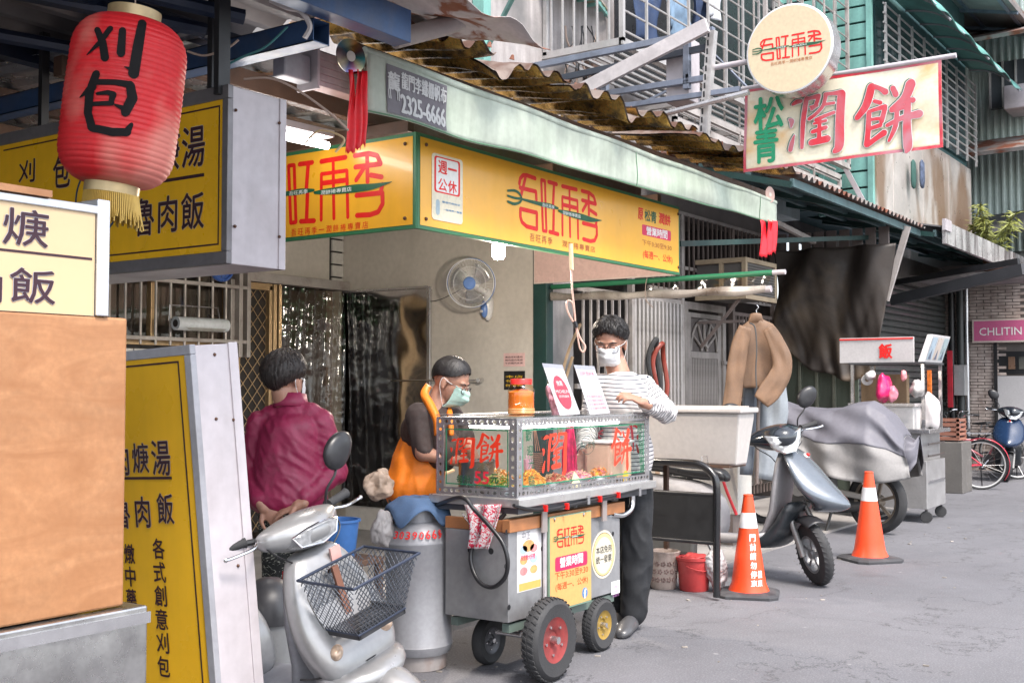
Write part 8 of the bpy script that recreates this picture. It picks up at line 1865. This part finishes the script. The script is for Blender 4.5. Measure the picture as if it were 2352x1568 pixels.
# ================================================================ PEOPLE
def blob(name, prims, vox, m, parent, sm=4, disp=None, kind=None, attr=None):
    mb = MB()
    for p in prims:
        if p[0] == 'c':
            _, a, ra, b, rb = p; a, b = V(a), V(b)
            mb.ell(a, ra, nu=20, nv=12); mb.ell(b, rb, nu=20, nv=12)
            if (b-a).length > 1e-4: mb.tube([a, b], [ra, rb], 20)
        else: mb.ell(p[1], p[2], p[3] if len(p) > 3 else None, 28, 18)
    me = bpy.data.meshes.new('tmp'); me.from_pydata([tuple(v) for v in mb.v], [], mb.f); o = bpy.data.objects.new('tmp', me); COL.objects.link(o)
    r = o.modifiers.new('r', 'REMESH'); r.mode = 'VOXEL'; r.voxel_size = vox
    s_ = o.modifiers.new('s', 'SMOOTH'); s_.iterations = sm; s_.factor = .5
    me2 = bpy.data.meshes.new_from_object(o.evaluated_get(bpy.context.evaluated_depsgraph_get()))
    bpy.data.objects.remove(o); bpy.data.meshes.remove(me)
    me2.name = name; me2.materials.clear(); me2.materials.append(m)
    o0 = ORG.get(parent.name, V((0, 0, 0)))
    if disp:
        nn = [v.normal.copy() for v in me2.vertices]
        for v, n in zip(me2.vertices, nn): v.co += n*disp(v.co)
    if attr:
        at = me2.attributes.new('st', 'FLOAT', 'POINT'); at.data.foreach_set('value', [attr(v.co) for v in me2.vertices])
    for v in me2.vertices: v.co -= o0
    for p in me2.polygons: p.use_smooth = True
    ob = bpy.data.objects.new(name, me2); COL.objects.link(ob); ob.parent = parent; ORG[ob.name] = o0
    if kind: ob['kind'] = kind
    return ob
class Head:
    def __init__(s, c, F, s_=1.0, tilt=0):
        s.c = V(c); s.F = V(F).normalized(); s.L = V((0, 0, 1)).cross(s.F).normalized(); s.U = s.F.cross(s.L); s.k = s_
        if tilt: q = Matrix.Rotation(tilt, 3, s.F); s.L = q @ s.L; s.U = q @ s.U
        s.M = Matrix((s.F, s.L, s.U)).transposed().to_4x4()
    def p(s, x, y, z): return s.c+(s.F*x+s.L*y+s.U*z)*s.k
    def e(s, c, r): return ('e', s.p(*c), tuple(a*s.k for a in r), s.M)
    def prims(s):
        k = s.k; P = s.p
        L_ = [s.e((-.012, 0, .03), (.095, .077, .088)), s.e((.022, 0, -.03), (.070, .066, .085)), s.e((.035, 0, -.078), (.048, .044, .036)), s.e((0, 0, -.05), (.06, .062, .06)),
              ('c', P(.086, 0, .005), .008*k, P(.104, 0, -.034), .0125*k), ('c', P(.094, .009, -.037), .008*k, P(.094, -.009, -.037), .008*k), ('c', P(.074, -.034, .024), .012*k, P(.074, .034, .024), .012*k),
              s.e((.068, .034, -.03), (.022, .024, .018)), s.e((.068, -.034, -.03), (.022, .024, .018)), s.e((.082, 0, -.058), (.014, .024, .012))]
        for q in (-1, 1): L_ += [s.e((-.008, q*.079, -.004), (.019, .009, .032)), s.e((-.002, q*.080, -.026), (.010, .008, .014))]
        return L_
    def hair(s, parent, m, front, side, back, th, seed=0, strand=.003, bald=0, name='hair'):
        def fn(a, b):
            ph = 2*pi*a; cf = cos(ph); lim = (front if cf > 0 else back)*abs(cf)**1.5+side*(1-abs(cf)**1.5)
            lim += 4*noise.noise(V((cos(ph)*6, sin(ph)*6, seed)))*(1 if cf > 0 else .5)+2.5*noise.noise(V((cos(ph)*25, sin(ph)*25, seed)))
            t_ = R(lim)*b; d = V((sin(t_)*cf, sin(t_)*sin(ph), cos(t_)))
            rr = V((.099*d.x-.012, .081*d.y, .096*d.z+.03-.0)); tk = th*(1-.75*b**5)*(1+.35*max(0, cf)*sin(t_))
            if t_ > R(85): rr = V((rr.x, rr.y*(1-.12*(t_-R(85))), rr.z))
            st_ = strand*noise.noise(V((cos(ph)*22, sin(ph)*22, b*4+seed)))+strand*.6*noise.noise(V((ph*40, b*8, seed)))
            return s.p(*(rr+d*(tk+st_)))
        rn = random.Random(seed); sm_ = MB()
        for k in range(int(700*strand/.005)):
            a, b = rn.random(), rn.random()**.7*.97; p0 = fn(a, b); p1 = fn(a+rn.uniform(-.02, .02), min(1.12, b+.10)); p2 = fn(a+rn.uniform(-.035, .035), min(1.16, b+.2))
            up = (p0-s.c).normalized(); sm_.tube([p0-up*.003, p1+up*(.003+strand*.7*rn.random()), p2+up*strand*1.3*rn.random()], [.0016, .0012, .0003], 3, cap=False)
        sm_.build('hair_strands', m, parent, kind='stuff')
        return MB().grid(fn, 150, 36).build(name, m, parent, smooth='all', solid=.006)
    def mask(s, parent, m, sag=0):
        def fn(a, b):
            u = a*2-1; an = u*1.12; z = -.004-.104*b+.020*abs(u)**1.5*(1 if b < .5 else -1)*(.6 if b < .5 else .9)-.0
            bulge = .026*(1-u*u)*(1-(2*b-1)**2)**.6+.016*max(0, 1-abs(u)*2.2)*(1-b)
            x = (.062+.010*(1-abs(2*b-1)))*cos(an)+.030+bulge-.012*b-.016*b*b; y = .072*sin(an)*(1-.10*b)
            z += .0; x += .0022*sin(b*19)*(1-u*u*.4)
            return s.p(x, y, z)
        MB().grid(fn, 30, 40).build('face_mask', m, parent, smooth='all', solid=.002)
        for q in (-1, 1):
            e0 = V(fn(.5+.5*q, .06)); e1 = V(fn(.5+.5*q, .94)); er = s.p(-.018, q*.086, .018); er2 = s.p(-.02, q*.084, -.022)
            MB().tube(curve3([e0, (e0+er)/2+s.L*q*.006*s.k, er, er2, (e1+er2)/2+s.L*q*.006*s.k, e1]), .0014, 5).build('mask_strap', mat('white_elastic', (.7, .7, .7), .6), parent)
    def glasses(s, parent, w_=.027, h_=.019):
        m = mat('black_spectacle_frame', (.02, .02, .025), .25)
        for q in (-1, 1):
            pts = []
            for k in range(20): a = 2*pi*k/20; pts.append(s.p(.103-.010*abs(cos(a)*1), q*.034+w_*(abs(cos(a))**.7)*(1 if cos(a) > 0 else -1), -.004+h_*(abs(sin(a))**.7)*(1 if sin(a) > 0 else -1)))
            MB().tube(pts, .0018*s.k, 6, closed=True).build('lens_rim', m, parent, smooth=True)
            MB().add(pts, [tuple(range(20))]).build('lens', glassy('spectacle_lens', (.95, .95, .97), 1.3, .02, .05, sheet=True), parent)
            MB().tube([s.p(.093, q*.062, .004), s.p(.03, q*.083, .006), s.p(-.02, q*.085, .004)], .0016*s.k, 6).build('temple', m, parent, smooth=True)
        MB().tube([s.p(.104, -.009, .002), s.p(.108, 0, .006), s.p(.104, .009, .002)], .0018*s.k, 6).build('bridge', m, parent, smooth=True)
    def brows(s, parent):
        bm = mat('black_hair_brow', (.02, .015, .014), .7); lm = mat('dark_lash', (.02, .012, .012), .6); wm = mat('eye_white', (.62, .58, .55), .2)
        for q in (-1, 1):
            MB().tube([s.p(.0865, q*.016, .022), s.p(.0855, q*.034, .028), s.p(.072, q*.054, .022)], [.0035*s.k, .0042*s.k, .002*s.k], 6).build('eyebrow', bm, parent, smooth=True)
            MB().ell(s.p(.076, q*.033, -.002), (.0125*s.k,)*3, nu=16, nv=10).build('eye', wm, parent, smooth=True)
            MB().ell(s.p(.0835, q*.033, -.006), (.0058*s.k,)*3, nu=12, nv=8).build('iris', lm, parent, smooth=True)
            li = MB(); li.grid(lambda a, b: s.p(.0768+.0138*cos(.9*(a*2-1))*cos(R(70-88*b)), q*.033+.0145*sin(1.1*(a*2-1)), -.002+.0138*sin(R(70-88*b))), 12, 8); li.build('eyelid', SKIN, parent, smooth='all', solid=.001)
            MB().tube([s.p(.0775+.0138*cos(.9*a), q*.033+.0145*sin(1.1*a), -.0045+.002*cos(a)) for a in (-1, -.5, 0, .5, 1)], .0011*s.k, 5).build('lash_line', lm, parent, smooth=True)
def hand(w_, d, n, side, k=1.0, curl=.6, spread=.25, thumb=1):
    # wrist point, finger direction, back-of-hand normal, side +1/-1 ; returns prims
    w_ = V(w_); d = V(d).normalized(); n = V(n); n = (n-d*n.dot(d)).normalized(); s_ = d.cross(n)*side; L_ = []
    M4 = Matrix((d, s_, n)).transposed().to_4x4()
    pc = w_+d*.048*k; L_.append(('e', pc, (.050*k, .040*k, .015*k), M4)); L_.append(('c', w_-d*.03*k, .026*k, w_+d*.012*k, .024*k))
    for i, (off, ln, r) in enumerate(((-.030, .070, .0085), (-.010, .078, .009), (.010, .073, .0085), (.029, .058, .0075))):
        b = w_+d*(.088-.004*abs(i-1.4))*k+s_*off*k; a = 0; q = b; dd = (d+s_*off*spread*6).normalized()
        L_.append(('c', w_+d*.05*k+s_*off*.8*k, .010*k, b, r*1.12*k))
        for j, f in enumerate((.45, .31, .24)):
            a += curl*(.55+.25*j)+.06*i*curl; v = (dd*cos(a)-n*sin(a)); e = q+v*ln*f*k; L_.append(('c', q, r*(1.1-.1*j)*k, e, r*(1.0-.1*j)*k)); q = e
    b = w_+d*.022*k-s_*.030*k; v = (d*.65-s_*.75-n*.35*thumb).normalized(); e = b+v*.036*k; L_.append(('c', b, .014*k, e, .0115*k)); v2 = (d*.95-s_*.25-n*.5*thumb).normalized(); e2 = e+v2*.030*k; L_.append(('c', e, .011*k, e2, .0095*k)); L_.append(('c', e2, .0095*k, e2+(d-n*.5).normalized()*.018*k, .008*k))
    return L_
SKIN = mat('skin', (.40, .21, .145), .5, var=.06, vs=9, sub=.12, bump=.06, bs=400)
HAIRB = mat('black_hair', (.012, .010, .010), .42, var=.4, vs=60, bump=.5, bs=260)
HAIRG = mat('dark_hair_greying', (.022, .016, .014), .5, var=.5, vs=60, bump=.5, bs=260)
def folds(k, seed):
    def d(p):
        q = V((p.x, p.y, p.z*.6))*4+V((seed, 0, 0)); w = noise.noise(q); r = V((p.x+.8*p.z, p.y-.4*p.z, p.z*.45))*13+V((w*2, seed, 0)); return k*(w*.9+.55*(.35-abs(noise.noise(r)))+.3*(.35-abs(noise.noise(r*2.1))))
    return d
def wr(k, f, seed=0, ax=(1, 1, .35)):
    def d(p):
        q = V((p.x*ax[0], p.y*ax[1], p.z*ax[2]))*f+V((seed, 0, 0)); a = noise.noise(q+V((noise.noise(q*.7), 0, noise.noise(q*.6+V((4, 0, 0)))))*1.3)
        return k*(a+ -1.1*abs(noise.noise(q*1.9+V((7, 1, 2))))+.35)
    return d
# ---- A: customer seen from behind
D = 5.6; A = lambda x, y, d=0: PD(x, y, D+d)
g0 = A(668, 1400); g0.z = 0
T = thing('person', 'customer in a purple windbreaker seen from behind, hands joined behind the back', 'person', g0)
hd_ = Head(A(656, 872, .0), FW*.80+RT*.50+V((0, 0, -.02)), 1.0)
body = hd_.prims()+[('c', hd_.p(-.02, 0, -.06), .055, A(668, 965), .055), ('e', A(668, 1045), (.12, .12, .15)), ('e', A(665, 1130), (.12, .11, .14)), ('c', A(735, 975), .045, A(768, 1080), .040), ('c', A(768, 1080), .036, A(684, 1160, -.17), .027),
    ('c', A(600, 975), .045, A(572, 1080), .040), ('c', A(572, 1080), .036, A(606, 1166, -.17), .027)]
for x in (640, 695): body += [('c', A(x, 1180), .075, A(x+2, 1360), .052), ('c', A(x+2, 1360), .05, A(x+2, 1500), .035), ('c', A(x+2, 1515), .035, A(x+2, 1520, .08), .03)]
body += hand(A(684, 1160, -.17), RT*-1+V((0, 0, -.35))-FW*.1, -FW*.4+V((0, 0, 1)), 1, .95, .55)+hand(A(606, 1164, -.17), RT*.75+V((0, 0, -.75))-FW*.05, FW*1.0, 1, .95, .45)
blob('body', body, .0052, SKIN, T, 3)
hd_.hair(T, HAIRG, 72, 108, 143, .024, 1, .005)
hd_.mask(T, mat('mask_white', (.66, .67, .68), .7), 0)
PUR = mat('purple_windbreaker', (.25, .014, .06), .5, var=.14, vs=7, bump=.5, bs=34)
jk = [('e', A(667-.04*i*9, 985+i*9), (.155+.0022*i, .155+.0022*i, .085)) for i in range(19)]+[('c', A(628, 952), .058, A(710, 952), .058), ('c', A(600, 972), .062, A(628, 952), .06), ('c', A(734, 972), .062, A(710, 952), .06), ('c', A(668, 916, .01), .060, A(668, 955, .01), .10),
      ('c', A(735, 972), .070, A(766, 1085, .01), .066), ('c', A(766, 1085, .01), .064, A(700, 1142, -.14), .044), ('c', A(598, 972), .070, A(575, 1085, .01), .066), ('c', A(575, 1085, .01), .064, A(598, 1146, -.14), .044)]
blob('jacket', jk, .0085, PUR, T, 5, folds(.024, 3))
MB().lathe([(.088, -.03), (.080, 0), (.074, .035), (.068, .034), (.070, 0)], A(668, 922, .01), (FW*.12+V((0, 0, 1))), 36, caps=False).build('collar', PUR, T, smooth='all', solid=.004)
CAM_ = blend2('black_white_print_cloth', (.018, .02, .02), (.42, .42, .36), 16, .585, .60, .8, dis=3.5, zs=2.2, var=.1)
pn = []
for x in (640, 695): pn += [('c', A(x, 1180), .095, A(x, 1350), .075), ('c', A(x, 1350), .075, A(x+2, 1490), .062)]
pn += [('e', A(668, 1165), (.17, .15, .10))]
blob('trousers', pn, .009, CAM_, T, 4, wr(.012, 8, 5, (1, 1, .8)))
for x in (645, 697): MB().ell(A(x, 1522, .05)+V((0, 0, -A(x, 1522, .05).z+.055)), (.06, .12, .045), Matrix.Rotation(YAW-pi/2, 4, 'Z'), 20, 12).build('shoe', mat('cream_shoe', (.5, .46, .40), .6), T, smooth=True)
# ---- B: seller in orange vest bending over the case
D = 6.05; B = lambda x, y, d=0: PD(x, y, D+d)
g0 = B(950, 1400); g0.z = 0
T = thing('person', 'seller in a brown and orange vest, glasses and mint mask bending over the glass case', 'person', g0)
hd_ = Head(B(1036, 878), RT*.86-FW*.30+V((0, 0, -.42)), 1.02)
sh1 = B(962, 958, -.10); sh2 = B(1030, 950, .16); el1 = B(972, 1040, -.16); wr1 = B(1068, 1062, -.06); el2 = B(1068, 1010, .06); wr2 = B(1092, 1055, -.06)
body = hd_.prims()+[('c', hd_.p(-.025, 0, -.06), .055, B(1000, 945), .062), ('e', B(992, 1000), (.12, .12, .16)), ('e', B(958, 1090), (.12, .12, .16)), ('c', sh1, .05, el1, .043), ('c', el1, .041, wr1, .027), ('c', sh2, .05, el2, .042), ('c', el2, .04, wr2, .026)]
for x in (935, 985): body += [('c', B(x, 1150, .04), .07, B(x, 1320, .04), .05), ('c', B(x, 1320, .04), .05, B(x, 1450, .04), .035)]
body += hand(wr1, RT*.85-FW*.15+V((0, 0, -.45)), V((0, 0, 1))+RT*.3, -1, 1.0, .55)+hand(wr2, RT*.6-FW*.35+V((0, 0, -.7)), V((0, 0, 1))+RT*.5, 1, 1.0, .6)
blob('body', body, .0048, SKIN, T, 3)
hd_.hair(T, HAIRB, 56, 90, 124, .008, 5, .0015); hd_.brows(T); hd_.glasses(T, .026, .017); hd_.mask(T, mat('mint_mask', (.42, .62, .55), .7))
BRN_ = mat('brown_tee_cloth', (.038, .026, .024), .85, var=.2, vs=9, bump=.25, bs=250)
blob('tee_shirt', [('e', B(994, 1000), (.132, .132, .165)), ('e', B(958, 1090), (.13, .13, .17)), ('c', sh1, .064, (sh1+el1)/2, .057), ('c', (sh1+el1)/2, .057, el1+(sh1-el1)*.08, .052), ('c', sh2, .07, el2+(sh2-el2)*.1, .056), ('c', sh1, .07, sh2, .07), ('c', B(1003, 940), .066, B(1000, 955), .08)], .008, BRN_, T, 4, wr(.014, 9, 2))
ORV = mat('orange_vest_cloth', (.78, .20, .012), .6, var=.08, vs=6, bump=.15, bs=200)
blob('vest', [('c', B(968, 1045, .02), .138, B(950, 1120, 0), .155)], .009, ORV, T, 4, wr(.012, 9, 9))
BRV = mat('brown_vest_yoke', (.055, .032, .026), .7, var=.15, vs=9)
blob('vest_yoke', [('e', B(986, 990, .0), (.150, .150, .13)), ('c', B(965, 955, -.08), .06, B(1010, 950, .12), .06), ('e', B(1012, 1030, -.04), (.115, .11, .12))], .008, BRV, T, 4, wr(.012, 8, 6))
def strip(pts, w0, m, nm, D_=None):
    cv = curve3(pts, 5); o = MB(); L_ = []
    for i, p in enumerate(cv):
        t_ = (cv[min(i+1, len(cv)-1)]-cv[max(0, i-1)]).normalized(); tc = (CAM-p).normalized(); s_ = t_.cross(tc).normalized()*w0*(1-.3*abs(i/len(cv)-.5)); L_.append([p-s_, p+tc*.012, p+s_])
    return o.loft(L_, cap=False, closed=False).build(nm, m, T, smooth='all', solid=.006)
strip([B(985, 885, .02), B(975, 905, -.09), B(988, 930, -.14), B(1004, 965, -.18), B(1006, 1000, -.19)], .022, ORV, 'vest_collar')
strip([B(1000, 905, .1), B(1026, 930, .02), B(1034, 960, -.10), B(1036, 1000, -.14)], .015, ORV, 'vest_collar')
blob('trousers', [('c', B(935, 1150, .04), .09, B(935, 1450, .04), .055), ('c', B(985, 1150, .04), .09, B(985, 1450, .04), .055), ('e', B(955, 1140, .02), (.16, .14, .10))], .01, BLACK, T, 3)
for x in (935, 985): q = B(x, 1460, .0); MB().ell((q.x, q.y, .04), (.05, .12, .045), Matrix.Rotation(YAW, 4, 'Z'), 18, 10).build('shoe', BLACK, T, smooth=True)
# ---- C: seller in the striped shirt
D = 6.62; C3 = lambda x, y, d=0: PD(x, y, D+d)
g0 = C3(1440, 1420); g0.z = 0
T = thing('person', 'young seller in a white striped long-sleeved shirt, black trousers and white mask behind the cart', 'person', g0)
hd_ = Head(C3(1402, 788), RT*-.30-FW*.88+V((0, 0, -.30)), 1.08, R(-3))
sA = C3(1478, 890, .05); sB = C3(1378, 888, .0); eA = C3(1530, 948, -.08); wA = C3(1478, 925, -.34); eB = C3(1350, 985, -.02); wB = C3(1340, 1040, -.25)
body = hd_.prims()+[('c', hd_.p(-.03, 0, -.06), .06, C3(1425, 868), .065), ('e', C3(1430, 935), (.15, .15, .2)), ('e', C3(1438, 1060), (.14, .13, .2)), ('c', sA, .052, eA, .044), ('c', eA, .042, wA, .028), ('c', sB, .052, eB, .043), ('c', eB, .041, wB, .028)]
for x, d in ((1424, .06), (1460, -.10)): body += [('c', C3(x, 1130, d), .085, C3(x+3, 1290, d), .058), ('c', C3(x+3, 1290, d), .056, C3(x+3, 1410, d), .04)]
body += hand(wA, RT*-.75-FW*.3+V((0, 0, .35)), V((0, 0, 1))-FW*.5+RT*.2, -1, 1.05, .6)+hand(wB, RT*-.2-FW*.5+V((0, 0, -.7)), -FW*.6, 1, 1.05, .5)
blob('body', body, .0052, SKIN, T, 3)
hd_.hair(T, HAIRB, 60, 94, 124, .020, 9, .007); hd_.brows(T); hd_.glasses(T, .029, .021); hd_.mask(T, mat('mask_white'))
def stmat(name, scale, ratio, c1, c2):
    m = mat(name, c1, .8, var=.05, bump=.1, bs=300); t = m.node_tree; b = t.nodes['Principled BSDF']; N = t.nodes.new; L = t.links.new
    a = N('ShaderNodeAttribute'); a.attribute_name = 'st'; mu = N('ShaderNodeMath'); mu.operation = 'MULTIPLY'; mu.inputs[1].default_value = scale; L(a.outputs['Fac'], mu.inputs[0])
    f = N('ShaderNodeMath'); f.operation = 'FRACT'; L(mu.outputs[0], f.inputs[0]); l = N('ShaderNodeMath'); l.operation = 'LESS_THAN'; l.inputs[1].default_value = ratio; L(f.outputs[0], l.inputs[0])
    x = N('ShaderNodeMix'); x.data_type = 'RGBA'; L(l.outputs[0], x.inputs[0]); L(b.inputs['Base Color'].links[0].from_socket, x.inputs[6]); x.inputs[7].default_value = (*c2, 1); L(x.outputs[2], b.inputs['Base Color']); return m
STR = stmat('striped_jersey', 1/.023, .24, (.62, .59, .58), (.03, .035, .06))
blob('shirt', [('e', C3(1430, 930, .0), (.17, .155, .2)), ('e', C3(1436, 1040), (.165, .15, .22)), ('e', C3(1438, 1110), (.16, .14, .12)), ('c', sA, .075, sB, .072), ('c', C3(1424, 880), .07, C3(1428, 905), .1)], .008, STR, T, 5, folds(.016, 4), attr=lambda p: p.z+.010*noise.noise(p*5)-.15*((p-C3(1430, 900)).dot(RT))**2)
def along(pts):
    def f(p):
        best = 1e9; acc = 0; res = 0
        for a, b in zip(pts[:-1], pts[1:]):
            d = b-a; L_ = d.length; t_ = max(0, min(1, (p-a).dot(d)/(L_*L_))); q = (a+d*t_-p).length
            if q < best: best = q; res = acc+t_*L_
            acc += L_
        return res
    return f
blob('sleeve', [('c', sA, .074, eA, .062), ('c', eA, .060, wA+(eA-wA)*.12, .043)], .0065, STR, T, 4, wr(.012, 12, 1, (1, 1, 1)), attr=along([sA, eA, wA]))
blob('sleeve', [('c', sB, .072, eB, .060), ('c', eB, .058, wB+(eB-wB)*.12, .04)], .0075, STR, T, 4, wr(.012, 12, 6, (1, 1, 1)), attr=along([sB, eB, wB]))
c = C3(1424, 866, -.0); MB().tube([c+RT*(.080*cos(R(a)))-FW*(.075*sin(R(a))+.0)+V((0, 0, -.042-.035*max(0, sin(R(a))))) for a in range(0, 360, 15)], .010, 8, closed=True).build('neckband', mat('pale_neckband', (.58, .5, .49), .8), T, smooth=True)
BT = mat('black_trouser_cloth', (.014, .015, .018), .8, var=.25, vs=6)
blob('trousers', [('c', C3(1424, 1130, .06), .105, C3(1428, 1290, .06), .085), ('c', C3(1428, 1290, .06), .085, C3(1430, 1400, .06), .07), ('c', C3(1460, 1130, -.10), .10, C3(1462, 1290, -.10), .085), ('c', C3(1462, 1290, -.10), .085, C3(1456, 1405, -.10), .072), ('e', C3(1440, 1105), (.165, .15, .12))], .009, BT, T, 4, wr(.014, 7, 8, (1, 1, .7)))
for x, d in ((1424, .02), (1440, -.22)):
    q = C3(x, 1440, d); MB().loft([[V((q.x, q.y, 0))+(-FW*.93-RT*.36)*xx+(RT*.93-FW*.36)*(w_*cos(a))+V((0, 0, max(.004, h*.5+h*.5*sin(a)))) for a in [2*pi*i/16 for i in range(16)]] for xx, w_, h in ((-.15, .02, .05), (-.13, .042, .09), (-.05, .045, .10), (.03, .050, .085), (.09, .052, .06), (.125, .035, .045), (.135, .012, .03))]).build('shoe', mat('grey_clog', (.07, .07, .075), .4, coat=.3), T, smooth='all', subd=1)
